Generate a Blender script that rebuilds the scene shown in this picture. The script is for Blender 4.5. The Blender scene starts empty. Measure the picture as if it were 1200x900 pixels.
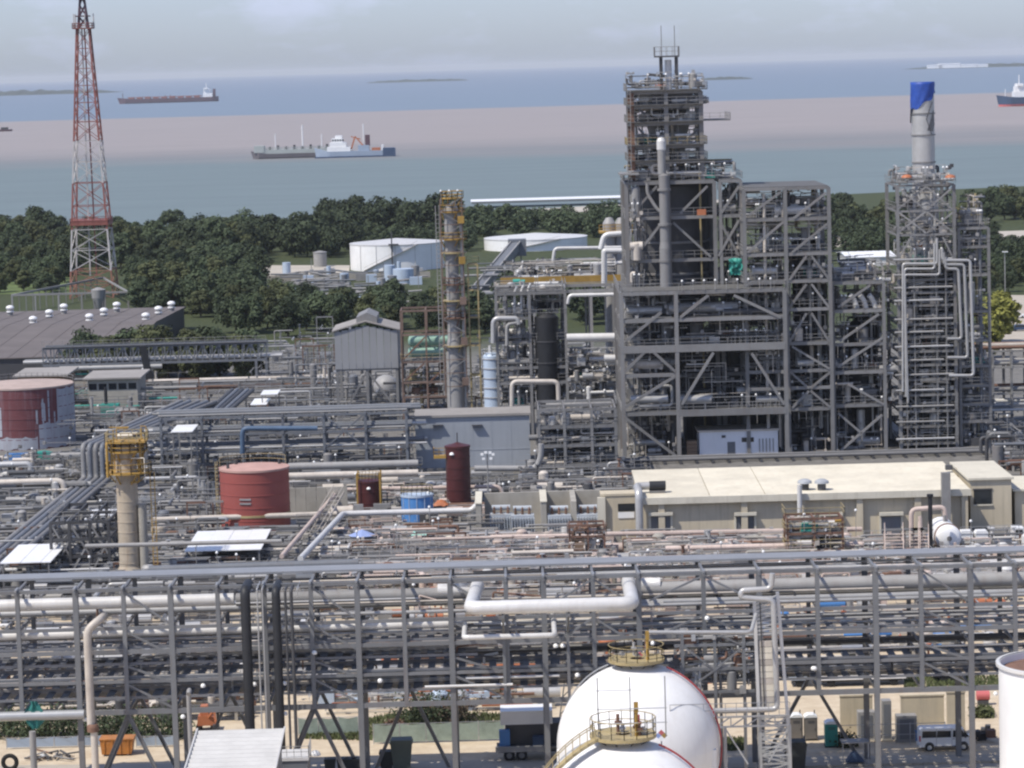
import bpy, math, random
from mathutils import Vector, Matrix
V = Vector
sc = bpy.context.scene
COL = sc.collection
rnd = random.Random(11)
rad = math.radians

# ---------------------------------------------------------------- camera
F, CAM_H, PITCH, ROLL = 3600.0, 61.0, math.atan(373.0 / 3600.0), rad(1.62)
camd = bpy.data.cameras.new('camera')
camd.sensor_width = 36.0
camd.lens = 36.0 * F / 1200.0
camd.clip_start = 1.0
camd.clip_end = 120000.0
cam = bpy.data.objects.new('camera', camd)
COL.objects.link(cam)
CAMROT = Matrix.Rotation(math.pi / 2 - PITCH, 3, 'X') @ Matrix.Rotation(-ROLL, 3, 'Z')
cam.matrix_world = Matrix.Translation((0, 0, CAM_H)) @ CAMROT.to_4x4()
sc.camera = cam

# ---------------------------------------------------------------- sky, sun, exposure
SUN_DIR = V((-0.47, -0.31, 0.83)).normalized()          # towards the sun: high, from the left behind the viewer
elev = math.asin(SUN_DIR.z)
world = bpy.data.worlds.new('World')
sc.world = world
world.use_nodes = True
wn, wl = world.node_tree.nodes, world.node_tree.links
wn.clear()
wo = wn.new('ShaderNodeOutputWorld')
bg = wn.new('ShaderNodeBackground')
bg.inputs['Strength'].default_value = 0.105
sky = wn.new('ShaderNodeTexSky')
sky.sky_type = 'NISHITA'
sky.sun_disc = False
sky.sun_elevation = elev
sky.sun_rotation = math.atan2(SUN_DIR.x, SUN_DIR.y)
sky.altitude = 60
sky.air_density = 1.0
sky.dust_density = 0.7
sky.ozone_density = 3.5
# thin scattered cloud over the whole dome
tc = wn.new('ShaderNodeTexCoord')
mp = wn.new('ShaderNodeMapping')
mp.inputs['Scale'].default_value = (7, 7, 22)
nz = wn.new('ShaderNodeTexNoise')
nz.inputs['Scale'].default_value = 3.0
nz.inputs['Detail'].default_value = 7
nz.inputs['Roughness'].default_value = 0.58
rp = wn.new('ShaderNodeValToRGB')
rp.color_ramp.elements[0].position = 0.52
rp.color_ramp.elements[0].color = (0.32, 0.32, 0.32, 1)
rp.color_ramp.elements[1].position = 0.70
rp.color_ramp.elements[1].color = (0.92, 0.92, 0.92, 1)
mx = wn.new('ShaderNodeMix')
mx.data_type = 'RGBA'
hv = wn.new('ShaderNodeHueSaturation')
hv.inputs['Saturation'].default_value = 0.12
hv.inputs['Value'].default_value = 1.26
wl.new(tc.outputs['Generated'], mp.inputs['Vector'])
wl.new(mp.outputs['Vector'], nz.inputs['Vector'])
wl.new(nz.outputs['Fac'], rp.inputs['Fac'])
wl.new(rp.outputs['Color'], mx.inputs['Factor'])
wl.new(sky.outputs['Color'], mx.inputs['A'])
wl.new(sky.outputs['Color'], hv.inputs['Color'])
wl.new(hv.outputs['Color'], mx.inputs['B'])
tint = wn.new('ShaderNodeMix'); tint.data_type = 'RGBA'; tint.blend_type = 'MULTIPLY'      # humid blue-grey air, the same over the whole dome
tint.inputs['Factor'].default_value = 1.0
tint.inputs['B'].default_value = (0.81, 0.895, 1.165, 1)
wl.new(mx.outputs['Result'], tint.inputs['A'])
wl.new(tint.outputs['Result'], bg.inputs['Color'])
wl.new(bg.outputs['Background'], wo.inputs['Surface'])

sund = bpy.data.lights.new('sun', 'SUN')
sund.energy = 3.9
sund.angle = rad(0.6)
sund.color = (1.0, 0.935, 0.83)
sun = bpy.data.objects.new('sun', sund)
COL.objects.link(sun)
sun.rotation_euler = SUN_DIR.to_track_quat('Z', 'Y').to_euler()
sun.location = (-300, -200, 600)

vs = sc.view_settings
vs.view_transform = 'Standard'
vs.look = 'None'
vs.exposure = 0.27
vs.gamma = 1.0
vs.use_curve_mapping = False
sc.cycles.use_denoising = True
sc.cycles.filter_width = 2.3
sc.cycles.max_bounces = 6
sc.cycles.diffuse_bounces = 3
sc.cycles.volume_bounces = 0

# ---------------------------------------------------------------- where a pixel of the photograph lies
def ray(px, py):
    return CAMROT @ V(((px - 600.0) / F, -(py - 450.0) / F, -1.0))
def W(px, py, Y):
    d = ray(px, py)
    t = Y / d.y
    return V((t * d.x, Y, CAM_H + t * d.z))
def G(px, py, z=0.0):
    d = ray(px, py)
    t = (z - CAM_H) / d.z
    return V((t * d.x, t * d.y, z))
def XZ(px, py, Y):
    w = W(px, py, Y)
    return w.x, w.z
def Zat(px, py, Y): return W(px, py, Y).z
def Xat(px, py, Y): return W(px, py, Y).x

# ---------------------------------------------------------------- materials (colours of the things themselves)
MATS = {}
def mat(name, col, rough=0.6, metal=0.0, var=0.18, scale=0.35, orand=0.12, streak=0.0, streak_col=(0.16, 0.08, 0.045),
        spec=0.35, bump=0.0, bscale=3.0, zs=1.0):
    m = bpy.data.materials.new(name)
    m.use_nodes = True
    nt = m.node_tree
    N, L = nt.nodes, nt.links
    b = N['Principled BSDF']
    b.inputs['Roughness'].default_value = rough
    b.inputs['Metallic'].default_value = metal
    b.inputs['Specular IOR Level'].default_value = spec
    geo = N.new('ShaderNodeNewGeometry')
    mpn = N.new('ShaderNodeMapping')
    mpn.inputs['Scale'].default_value = (1, 1, zs)
    L.new(geo.outputs['Position'], mpn.inputs['Vector'])
    n = N.new('ShaderNodeTexNoise')
    n.inputs['Scale'].default_value = scale
    n.inputs['Detail'].default_value = 5
    n.inputs['Roughness'].default_value = 0.65
    L.new(mpn.outputs['Vector'], n.inputs['Vector'])
    oi = N.new('ShaderNodeObjectInfo')
    # value = 1 + var*(noise-.5)*2 + orand*(random-.5)*2
    a = N.new('ShaderNodeMath'); a.operation = 'MULTIPLY_ADD'
    a.inputs[1].default_value = 4.0 * var
    a.inputs[2].default_value = 1.0 - 2.0 * var - orand
    L.new(n.outputs['Fac'], a.inputs[0])
    c = N.new('ShaderNodeMath'); c.operation = 'MULTIPLY_ADD'
    c.inputs[1].default_value = 2.0 * orand
    L.new(oi.outputs['Random'], c.inputs[0])
    L.new(a.outputs[0], c.inputs[2])
    h = N.new('ShaderNodeHueSaturation')
    h.inputs['Color'].default_value = (*col, 1)
    L.new(c.outputs[0], h.inputs['Value'])
    out = h.outputs['Color']
    if streak > 0:
        mp2 = N.new('ShaderNodeMapping')
        mp2.inputs['Scale'].default_value = (1.6, 1.6, 0.12)
        L.new(geo.outputs['Position'], mp2.inputs['Vector'])
        n2 = N.new('ShaderNodeTexNoise')
        n2.inputs['Scale'].default_value = 1.0
        n2.inputs['Detail'].default_value = 6
        n2.inputs['Roughness'].default_value = 0.7
        L.new(mp2.outputs['Vector'], n2.inputs['Vector'])
        mr = N.new('ShaderNodeMapRange')
        mr.inputs['From Min'].default_value = 0.50
        mr.inputs['From Max'].default_value = 0.72
        mr.inputs['To Max'].default_value = streak
        L.new(n2.outputs['Fac'], mr.inputs['Value'])
        mi = N.new('ShaderNodeMix'); mi.data_type = 'RGBA'
        L.new(mr.outputs['Result'], mi.inputs['Factor'])
        L.new(out, mi.inputs['A'])
        mi.inputs['B'].default_value = (*streak_col, 1)
        out = mi.outputs['Result']
    L.new(out, b.inputs['Base Color'])
    if bump > 0:
        n3 = N.new('ShaderNodeTexNoise')
        n3.inputs['Scale'].default_value = bscale
        n3.inputs['Detail'].default_value = 4
        L.new(geo.outputs['Position'], n3.inputs['Vector'])
        bp = N.new('ShaderNodeBump')
        bp.inputs['Strength'].default_value = bump
        bp.inputs['Distance'].default_value = 0.1
        L.new(n3.outputs['Fac'], bp.inputs['Height'])
        L.new(bp.outputs['Normal'], b.inputs['Normal'])
    MATS[name] = m
    return m

mat('steel', (0.198, 0.196, 0.194), 0.55, 0.0, 0.14, 0.5, 0.14, 0.25)
mat('steel_blue', (0.145, 0.155, 0.172), 0.5, 0.0, 0.14, 0.4, 0.12, 0.15)
mat('steel_pale', (0.275, 0.27, 0.262), 0.5, 0.0, 0.14, 0.5, 0.15, 0.2)
mat('steel_dark', (0.066, 0.066, 0.070), 0.6, 0.0, 0.2, 0.5, 0.2)
mat('black', (0.022, 0.023, 0.026), 0.55, 0.0, 0.2, 0.6, 0.1)
mat('galv', (0.42, 0.43, 0.44), 0.4, 0.25, 0.12, 0.6, 0.12)
mat('clad', (0.43, 0.425, 0.415), 0.38, 0.3, 0.12, 0.6, 0.14, 0.12)
mat('clad_white', (0.62, 0.61, 0.59), 0.4, 0.1, 0.10, 0.5, 0.08, 0.12)
mat('clad_warm', (0.52, 0.47, 0.41), 0.5, 0.05, 0.18, 0.6, 0.15, 0.2)
mat('pink', (0.53, 0.43, 0.375), 0.6, 0.0, 0.15, 0.6, 0.15, 0.25)
mat('yellow', (0.38, 0.235, 0.055), 0.55, 0.0, 0.2, 0.7, 0.1, 0.25)
mat('yellow_pale', (0.36, 0.29, 0.15), 0.55, 0.0, 0.2, 0.7, 0.1, 0.25)
mat('orange', (0.42, 0.15, 0.07), 0.5, 0.0, 0.15, 0.6, 0.06)
mat('skip_orange', (0.42, 0.17, 0.04), 0.5, 0.0, 0.25, 1.2, 0.05, 0.35)
mat('white_paint', (0.80, 0.80, 0.79), 0.35, 0.0, 0.06, 0.3, 0.03, 0.06, (0.35, 0.28, 0.22))
mat('galv_roof', (0.52, 0.51, 0.485), 0.6, 0.0, 0.1, 0.5, 0.03, 0.2, (0.3, 0.28, 0.25))
mat('water_red', (0.28, 0.05, 0.05), 0.5)
mat('cloth_teal', (0.03, 0.16, 0.145), 0.8)
mat('sphere_white', (0.76, 0.755, 0.74), 0.5, 0.0, 0.06, 0.35, 0.0, 0.22, (0.50, 0.45, 0.39))
mat('red_tank', (0.29, 0.078, 0.066), 0.5, 0.0, 0.10, 0.25, 0.0, 0.30, (0.30, 0.09, 0.08), zs=0.15)
mat('red_roof', (0.47, 0.29, 0.245), 0.7, 0.0, 0.15, 0.6, 0.0)
mat('maroon', (0.075, 0.022, 0.022), 0.42, 0.0, 0.15, 0.5, 0.0)
mat('blue_paint', (0.075, 0.22, 0.50), 0.45, 0.0, 0.12, 0.5, 0.0, 0.2, (0.2, 0.3, 0.45))
mat('tarp_blue', (0.028, 0.075, 0.33), 0.5, 0.0, 0.25, 0.9, 0.0)
mat('pale_blue', (0.42, 0.50, 0.60), 0.4, 0.0, 0.10, 0.4, 0.0, 0.2, (0.3, 0.3, 0.3))
mat('pipe_blue', (0.075, 0.12, 0.19), 0.45, 0.0, 0.15, 0.5, 0.1)
mat('green_vessel', (0.26, 0.42, 0.34), 0.5, 0.0, 0.15, 0.5, 0.08, 0.2)
mat('teal', (0.04, 0.29, 0.24), 0.5, 0.0, 0.15, 0.5, 0.06)
mat('teal_pale', (0.28, 0.55, 0.48), 0.6, 0.0, 0.15, 0.5, 0.06)
mat('rust', (0.175, 0.10, 0.07), 0.75, 0.0, 0.30, 0.8, 0.15)
mat('concrete', (0.34, 0.32, 0.28), 0.85, 0.0, 0.2, 0.4, 0.1, 0.25, (0.16, 0.14, 0.12))
mat('concrete_tower', (0.40, 0.34, 0.26), 0.85, 0.0, 0.2, 0.5, 0.0, 0.55, (0.24, 0.13, 0.07))
mat('beige_wall', (0.52, 0.455, 0.34), 0.8, 0.0, 0.12, 0.2, 0.05, 0.35, (0.20, 0.18, 0.14))
mat('cream', (0.64, 0.59, 0.475), 0.75, 0.0, 0.16, 0.22, 0.05, 0.55, (0.50, 0.42, 0.30))
mat('trim', (0.60, 0.56, 0.46), 0.7, 0.0, 0.12, 0.3, 0.03, 0.3, (0.3, 0.26, 0.2))
mat('blue_grey_wall', (0.31, 0.335, 0.37), 0.6, 0.0, 0.08, 0.15, 0.02, 0.2, (0.16, 0.18, 0.2))
mat('roof_grey', (0.30, 0.28, 0.26), 0.7, 0.0, 0.15, 0.3, 0.04)
mat('louvre_grey', (0.27, 0.275, 0.285), 0.7, 0.0, 0.08, 0.2, 0.06)
mat('warehouse_roof', (0.135, 0.118, 0.112), 0.8, 0.0, 0.18, 0.15, 0.04)
mat('brown_wall', (0.22, 0.15, 0.10), 0.8, 0.0, 0.2, 0.3, 0.1)
mat('glass_dark', (0.02, 0.024, 0.028), 0.12, 0.0, 0.1, 0.5, 0.0, spec=0.6)
mat('glass_blue', (0.05, 0.10, 0.14), 0.12, 0.0, 0.1, 0.5, 0.0, spec=0.6)
mat('rubber', (0.018, 0.018, 0.018), 0.85, 0.0, 0.1, 1, 0.0)
mat('grating', (0.115, 0.113, 0.110), 0.7, 0.0, 0.2, 0.7, 0.15)
mat('lamp_white', (0.82, 0.82, 0.80), 0.35, 0.0, 0.05, 0.5, 0.0)
mat('bark', (0.09, 0.07, 0.05), 0.9, 0.0, 0.3, 1.0, 0.2)
mat('leaf', (0.052, 0.070, 0.036), 0.75, 0.0, 0.42, 0.22, 0.34, spec=0.2)
mat('leaf_olive', (0.072, 0.082, 0.036), 0.75, 0.0, 0.35, 0.33, 0.25, spec=0.2)
mat('leaf_yellow', (0.19, 0.19, 0.045), 0.75, 0.0, 0.3, 0.5, 0.15, spec=0.2)
mat('tower_red', (0.27, 0.095, 0.075), 0.6, 0.0, 0.2, 0.4, 0.0)
mat('tower_white', (0.50, 0.47, 0.45), 0.6, 0.0, 0.15, 0.4, 0.0)
mat('hull_maroon', (0.10, 0.055, 0.07), 0.6, 0.0, 0.15, 0.05, 0.0)
mat('hull_blue', (0.04, 0.07, 0.13), 0.6, 0.0, 0.15, 0.1, 0.0)
mat('hull_red', (0.50, 0.13, 0.13), 0.6, 0.0, 0.15, 0.05, 0.0)
mat('hull_dull', (0.13, 0.12, 0.13), 0.6, 0.0, 0.15, 0.1, 0.0)
mat('roof_faded', (0.42, 0.33, 0.29), 0.7, 0.0, 0.15, 0.6, 0.0)
mat('hull_grey', (0.30, 0.36, 0.44), 0.6, 0.0, 0.12, 0.1, 0.0)
mat('hull_green', (0.36, 0.39, 0.37), 0.6, 0.0, 0.15, 0.1, 0.0)
mat('deck_red', (0.26, 0.10, 0.08), 0.7, 0.0, 0.15, 0.1, 0.0)
mat('umbrella_blue', (0.26, 0.33, 0.55), 0.7, 0.0, 0.08, 0.5, 0.0)
mat('canvas', (0.72, 0.66, 0.55), 0.8, 0.0, 0.1, 0.5, 0.0)
mat('net_green', (0.27, 0.33, 0.29), 0.85, 0.0, 0.3, 0.7, 0.05)

# ---------------------------------------------------------------- meshes and objects
UNIT = {}
def new_mesh(name, verts, faces, m, smooth=None):
    me = bpy.data.meshes.new(name)
    me.from_pydata(verts, [], faces)
    me.materials.append(MATS[m])
    if smooth is True:
        me.polygons.foreach_set('use_smooth', [True] * len(faces))
    elif smooth:
        me.polygons.foreach_set('use_smooth', smooth)
    return me
def unit(kind, m):
    k = (kind, m)
    if k in UNIT: return UNIT[k]
    sm = None
    if kind == 'box':
        v = [(x, y, z) for x in (-.5, .5) for y in (-.5, .5) for z in (-.5, .5)]
        f = [(0, 1, 3, 2), (4, 6, 7, 5), (0, 4, 5, 1), (2, 3, 7, 6), (0, 2, 6, 4), (1, 5, 7, 3)]
    elif kind == 'cyl':
        n = 14
        ring = [(math.cos(2 * math.pi * i / n), math.sin(2 * math.pi * i / n)) for i in range(n)]
        v = [(x, y, z) for z in (-.5, .5) for x, y in ring] * 2
        f = [(i, (i + 1) % n, n + (i + 1) % n, n + i) for i in range(n)]
        sm = [True] * n + [False, False]
        f += [tuple(2 * n + n - 1 - i for i in range(n)), tuple(3 * n + i for i in range(n))]
    else:   # H section, flanges in the local xz planes
        a, b, t = .5, .36, .09
        p = [(-a, -a), (a, -a), (a, -b), (t, -b), (t, b), (a, b), (a, a), (-a, a), (-a, b), (-t, b), (-t, -b), (-a, -b)]
        n = 12
        v = [(x, y, z) for z in (-.5, .5) for x, y in p]
        f = [(i, (i + 1) % n, n + (i + 1) % n, n + i) for i in range(n)]
        for o in (0, n):
            for q in ((0, 1, 2, 11), (3, 4, 9, 10), (5, 6, 7, 8)):
                f.append(tuple(o + i for i in (q if o else q[::-1])))
    UNIT[k] = new_mesh(kind + '_' + m, v, f, m, sm)
    return UNIT[k]

MW = {}
def put(name, data, parent=None, M=None):
    o = bpy.data.objects.new(name, data)
    COL.objects.link(o)
    M = M if M is not None else Matrix.Identity(4)
    MW[o.name] = M
    if parent is not None:
        o.parent = parent
        o.matrix_parent_inverse = MW[parent.name].inverted_safe()
    o.matrix_basis = M
    return o
def tag(o, label, cat, group=None, kind=None):
    if label: o['label'] = label
    if cat: o['category'] = cat
    if group: o['group'] = group
    if kind: o['kind'] = kind
    return o
def thing(name, label, cat, loc=(0, 0, 0), group=None):
    return tag(put(name, None, None, Matrix.Translation(V(loc))), label, cat, group)
def frame_of(p, q, up=None):
    p, q = V(p), V(q)
    d = (q - p)
    L = d.length
    z = d / L
    ref = V(up) if up else (V((0, 0, 1)) if abs(z.z) < 0.95 else V((0, 1, 0)))
    x = ref.cross(z)
    if x.length < 1e-6: x = V((1, 0, 0)).cross(z)
    x.normalize()
    y = z.cross(x)
    return p, q, L, x, y, z
def basis(x, y, z, c):
    return Matrix(((x[0], y[0], z[0], c[0]), (x[1], y[1], z[1], c[1]), (x[2], y[2], z[2], c[2]), (0, 0, 0, 1)))
def box(name, parent, m, c, s, rz=0.0):
    M = Matrix.Translation(V(c)) @ Matrix.Rotation(rz, 4, 'Z') @ Matrix.Diagonal((*s, 1))
    return put(name, unit('box', m), parent, M)
def slab(name, parent, m, x0, x1, y0, y1, z0, z1):
    return box(name, parent, m, ((x0 + x1) / 2, (y0 + y1) / 2, (z0 + z1) / 2), (abs(x1 - x0), abs(y1 - y0), abs(z1 - z0)))
def beam(name, parent, m, p, q, w, h=None, kind='box', up=None):
    p, q, L, x, y, z = frame_of(p, q, up)
    h = h or w
    return put(name, unit(kind, m), parent, basis(x * w, y * h, z * L, (p + q) / 2))
def cyl(name, parent, m, p, q, r):
    p, q, L, x, y, z = frame_of(p, q)
    return put(name, unit('cyl', m), parent, basis(x * r, y * r, z * L, (p + q) / 2))

class MB:
    def __init__(s): s.v, s.f, s.s = [], [], []
    def add(s, v, f, sm=False):
        o = len(s.v)
        s.v += [tuple(a) for a in v]
        s.f += [tuple(o + i for i in g) for g in f]
        s.s += [sm] * len(f) if isinstance(sm, bool) else sm
        return s
    def box(s, c, d):
        v = [(c[0] + x * d[0], c[1] + y * d[1], c[2] + z * d[2]) for x in (-.5, .5) for y in (-.5, .5) for z in (-.5, .5)]
        return s.add(v, [(0, 1, 3, 2), (4, 6, 7, 5), (0, 4, 5, 1), (2, 3, 7, 6), (0, 2, 6, 4), (1, 5, 7, 3)])
    def slab(s, x0, x1, y0, y1, z0, z1):
        return s.box(((x0 + x1) / 2, (y0 + y1) / 2, (z0 + z1) / 2), (abs(x1 - x0), abs(y1 - y0), abs(z1 - z0)))
    def bar(s, p, q, w, h=None):
        p, q, L, x, y, z = frame_of(p, q)
        h = h or w
        v = [e + x * (a * w / 2) + y * (b * h / 2) for a in (-1, 1) for b in (-1, 1) for e in (p, q)]
        return s.add(v, [(0, 1, 3, 2), (4, 6, 7, 5), (0, 4, 5, 1), (2, 3, 7, 6), (0, 2, 6, 4), (1, 5, 7, 3)])
    def rod(s, p, q, r, n=8):
        return s.tube([p, q], r, n, 0)
    def tube(s, pts, r, n=8, bend=2.2):
        P = [V(p) for p in pts]
        if bend and len(P) > 2:
            out = [P[0]]
            for i in range(1, len(P) - 1):
                a, b, c = P[i - 1], P[i], P[i + 1]
                u, w = a - b, c - b
                k = min(bend * r, u.length * .45, w.length * .45)
                u.normalize(); w.normalize()
                s0, s1 = b + u * k, b + w * k
                for t in (0, .25, .5, .75, 1):
                    out.append(s0 * (1 - t) ** 2 + b * (2 * t * (1 - t)) + s1 * t ** 2)
            out.append(P[-1])
            P = out
        vs, fs, x = [], [], None
        for i, p in enumerate(P):
            d = (P[min(i + 1, len(P) - 1)] - P[max(i - 1, 0)]).normalized()
            if x is None:
                x = d.cross(V((0, 0, 1)) if abs(d.z) < .9 else V((1, 0, 0)))
            x = (x - d * x.dot(d))
            x.normalize()
            y = d.cross(x)
            for k in range(n):
                a = 2 * math.pi * k / n
                vs.append(p + x * (r * math.cos(a)) + y * (r * math.sin(a)))
        for i in range(len(P) - 1):
            for k in range(n):
                k2 = (k + 1) % n
                fs.append((i * n + k, i * n + k2, (i + 1) * n + k2, (i + 1) * n + k))
        sm = [True] * len(fs)
        o = len(vs)
        vs += vs[:n] + vs[o - n:o]
        fs += [tuple(o + n - 1 - k for k in range(n)), tuple(o + n + k for k in range(n))]
        return s.add(vs, fs, sm + [False, False])
    def lathe(s, c, prof, n=24, axis='z', sharp=True):
        c = V(c)
        for i in range(len(prof) - 1):          # each band has its own vertices, smooth around
            (r0, z0), (r1, z1) = prof[i], prof[i + 1]
            vs = []
            for r, z in ((r0, z0), (r1, z1)):
                for k in range(n):
                    a = 2 * math.pi * k / n
                    x, y = r * math.cos(a), r * math.sin(a)
                    vs.append(c + (V((x, y, z)) if axis == 'z' else V((z, x, y)) if axis == 'x' else V((y, z, x))))
            s.add(vs, [(k, (k + 1) % n, n + (k + 1) % n, n + k) for k in range(n)], True)
        return s
    def dome(s, c, r, h, n=24, m=6, axis='z', sgn=1):
        c = V(c)
        vs, fs = [], []
        for j in range(m + 1):
            t = math.pi / 2 * j / m
            for k in range(n):
                a = 2 * math.pi * k / n
                x, y, z = r * math.cos(t) * math.cos(a), r * math.cos(t) * math.sin(a), sgn * h * math.sin(t)
                vs.append(c + (V((x, y, z)) if axis == 'z' else V((z, x, y)) if axis == 'x' else V((y, z, x))))
        for j in range(m):
            for k in range(n):
                fs.append((j * n + k, j * n + (k + 1) % n, (j + 1) * n + (k + 1) % n, (j + 1) * n + k))
        return s.add(vs, fs, True)
    def prism(s, poly, y0, y1):            # polygon in xz, thick in y
        n = len(poly)
        v = [(x, y0, z) for x, z in poly] + [(x, y1, z) for x, z in poly]
        f = [(i, (i + 1) % n, n + (i + 1) % n, n + i) for i in range(n)] + [tuple(range(n))[::-1], tuple(range(n, 2 * n))]
        return s.add(v, f)
    def build(s, name, m, parent=None, loc=None):
        if loc is not None:
            loc = V(loc)
            s.v = [tuple(V(a) - loc) for a in s.v]
        me = new_mesh(name, s.v, s.f, m, s.s)
        return put(name, me, parent, Matrix.Translation(loc) if loc is not None else None)

def rail(parent, pts, h=1.1, m='steel_pale', step=2.0, t=0.06, name='handrail', mid=True, closed=False):
    b = MB()
    P = [V(p) for p in pts]
    if closed: P.append(P[0])
    for a, c in zip(P, P[1:]):
        L = (c - a).length
        n = max(1, round(L / step))
        for i in range(n + 1):
            q = a.lerp(c, i / n)
            b.bar(q, q + V((0, 0, h)), t)
        for k in ((h, h * .5) if mid else (h,)):
            b.bar(a + V((0, 0, k)), c + V((0, 0, k)), t)
    return b.build(name, m, parent)
def ladder(parent, p, q, w=0.6, m='steel_pale', name='ladder', cage=False):
    p, q = V(p), V(q)
    b = MB()
    for s_ in (-w / 2, w / 2):
        b.bar(p + V((s_, 0, 0)), q + V((s_, 0, 0)), .07)
    n = int((q - p).length / 0.6)
    for i in range(1, n):
        c = p.lerp(q, i / n)
        b.bar(c - V((w / 2, 0, 0)), c + V((w / 2, 0, 0)), .05)
    return b.build(name, m, parent)
def stair(parent, p, q, w=0.9, m='steel_pale', name='stair'):
    """straight flight between two points, stringers, treads and a rail"""
    p, q = V(p), V(q)
    b = MB()
    d = q - p
    side = V((0, 1, 0)) if abs(d.x) > abs(d.y) else V((1, 0, 0))
    for k in (-w / 2, w / 2):
        b.bar(p + side * k, q + side * k, .08, .25)
        b.bar(p + side * k + V((0, 0, 1)), q + side * k + V((0, 0, 1)), .06)
        b.bar(p + side * k, p + side * k + V((0, 0, 1)), .06)
        b.bar(q + side * k, q + side * k + V((0, 0, 1)), .06)
    n = max(2, int(abs(d.z) / .28))
    for i in range(1, n):
        c = p.lerp(q, i / n)
        b.box(c, (.28, w, .05) if abs(d.x) > abs(d.y) else (w, .28, .05))
    return b.build(name, m, parent)
def copy_tree(root, loc, rz=0.0, s=1.0, label=None, group=None):
    """a thing with copies of its parts; the parts keep their place on the copied thing"""
    M = Matrix.Translation(V(loc)) @ Matrix.Rotation(rz, 4, 'Z') @ (Matrix.Diagonal((*s, 1)) if hasattr(s, '__len__') else Matrix.Scale(s, 4))
    r = root.copy(); COL.objects.link(r); r.matrix_basis = M
    if label: r['label'] = label
    if group: r['group'] = group
    for ch in root.children:
        c = ch.copy(); COL.objects.link(c); c.parent = r
        for g in ch.children:
            d = g.copy(); COL.objects.link(d); d.parent = c
    return r
def move_root(root, loc, rz=0.0, s=1.0):
    root.matrix_basis = Matrix.Translation(V(loc)) @ Matrix.Rotation(rz, 4, 'Z') @ (Matrix.Diagonal((*s, 1)) if hasattr(s, '__len__') else Matrix.Scale(s, 4))
def pipe(label, m, pts, r, cat='pipe', group=None, n=10, name='pipe', bend=2.4, flanges=0):
    b = MB().tube(pts, r, n, bend)
    if flanges:
        for a, c in zip(pts, pts[1:]):
            a, c = V(a), V(c)
            L = (c - a).length
            if L < 4: continue
            d = (c - a) / L
            for i in range(1, flanges + 1):
                k = a.lerp(c, i / (flanges + 1))
                b.tube([k - d * .12, k + d * .12], r * 1.22, n, 0)
    return tag(b.build(name, m, None, V(pts[0])), label, cat, group)
# ================================================================ the setting: land, sea, haze
def ground_mat():
    m = bpy.data.materials.new('ground'); m.use_nodes = True
    N, L = m.node_tree.nodes, m.node_tree.links
    b = N['Principled BSDF']; b.inputs['Roughness'].default_value = 0.9; b.inputs['Specular IOR Level'].default_value = 0.2
    geo = N.new('ShaderNodeNewGeometry')
    def noise(s, d=6, r=.62):
        n = N.new('ShaderNodeTexNoise'); n.inputs['Scale'].default_value = s; n.inputs['Detail'].default_value = d
        n.inputs['Roughness'].default_value = r; L.new(geo.outputs['Position'], n.inputs['Vector']); return n.outputs['Fac']
    def ramp(fac, stops):
        r = N.new('ShaderNodeValToRGB'); e = r.color_ramp.elements
        e[0].position, e[0].color = stops[0][0], (*stops[0][1], 1)
        e[1].position, e[1].color = stops[-1][0], (*stops[-1][1], 1)
        for p, c in stops[1:-1]:
            q = e.new(p); q.color = (*c, 1)
        L.new(fac, r.inputs['Fac']); return r.outputs['Color']
    def mixc(f, a, c):
        k = N.new('ShaderNodeMix'); k.data_type = 'RGBA'; L.new(f, k.inputs['Factor']); L.new(a, k.inputs['A']); L.new(c, k.inputs['B']); return k.outputs['Result']
    sep = N.new('ShaderNodeSeparateXYZ'); L.new(geo.outputs['Position'], sep.inputs[0])
    n1, n2 = noise(.05), noise(.6)
    sand = ramp(n2, [(.3, (.46, .37, .26)), (.7, (.60, .51, .38))])
    paving = ramp(n2, [(.3, (.12, .116, .108)), (.7, (.21, .20, .185))])
    scrub = ramp(n2, [(.3, (.035, .05, .022)), (.7, (.07, .08, .035))])
    def stepY(a, c):
        ad = N.new('ShaderNodeMath'); ad.operation = 'MULTIPLY_ADD'; ad.inputs[1].default_value = 40; L.new(n1, ad.inputs[0]); L.new(sep.outputs['Y'], ad.inputs[2])
        mr = N.new('ShaderNodeMapRange'); mr.inputs['From Min'].default_value = a + 20; mr.inputs['From Max'].default_value = c + 20
        L.new(ad.outputs[0], mr.inputs['Value']); return mr.outputs['Result']
    c1 = mixc(stepY(345, 362), sand, paving)
    c2 = mixc(stepY(640, 690), c1, scrub)
    L.new(c2, b.inputs['Base Color'])
    bp = N.new('ShaderNodeBump'); bp.inputs['Strength'].default_value = .5; bp.inputs['Distance'].default_value = .15
    L.new(noise(1.5), bp.inputs['Height']); L.new(bp.outputs['Normal'], b.inputs['Normal'])
    MATS['ground'] = m
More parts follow.
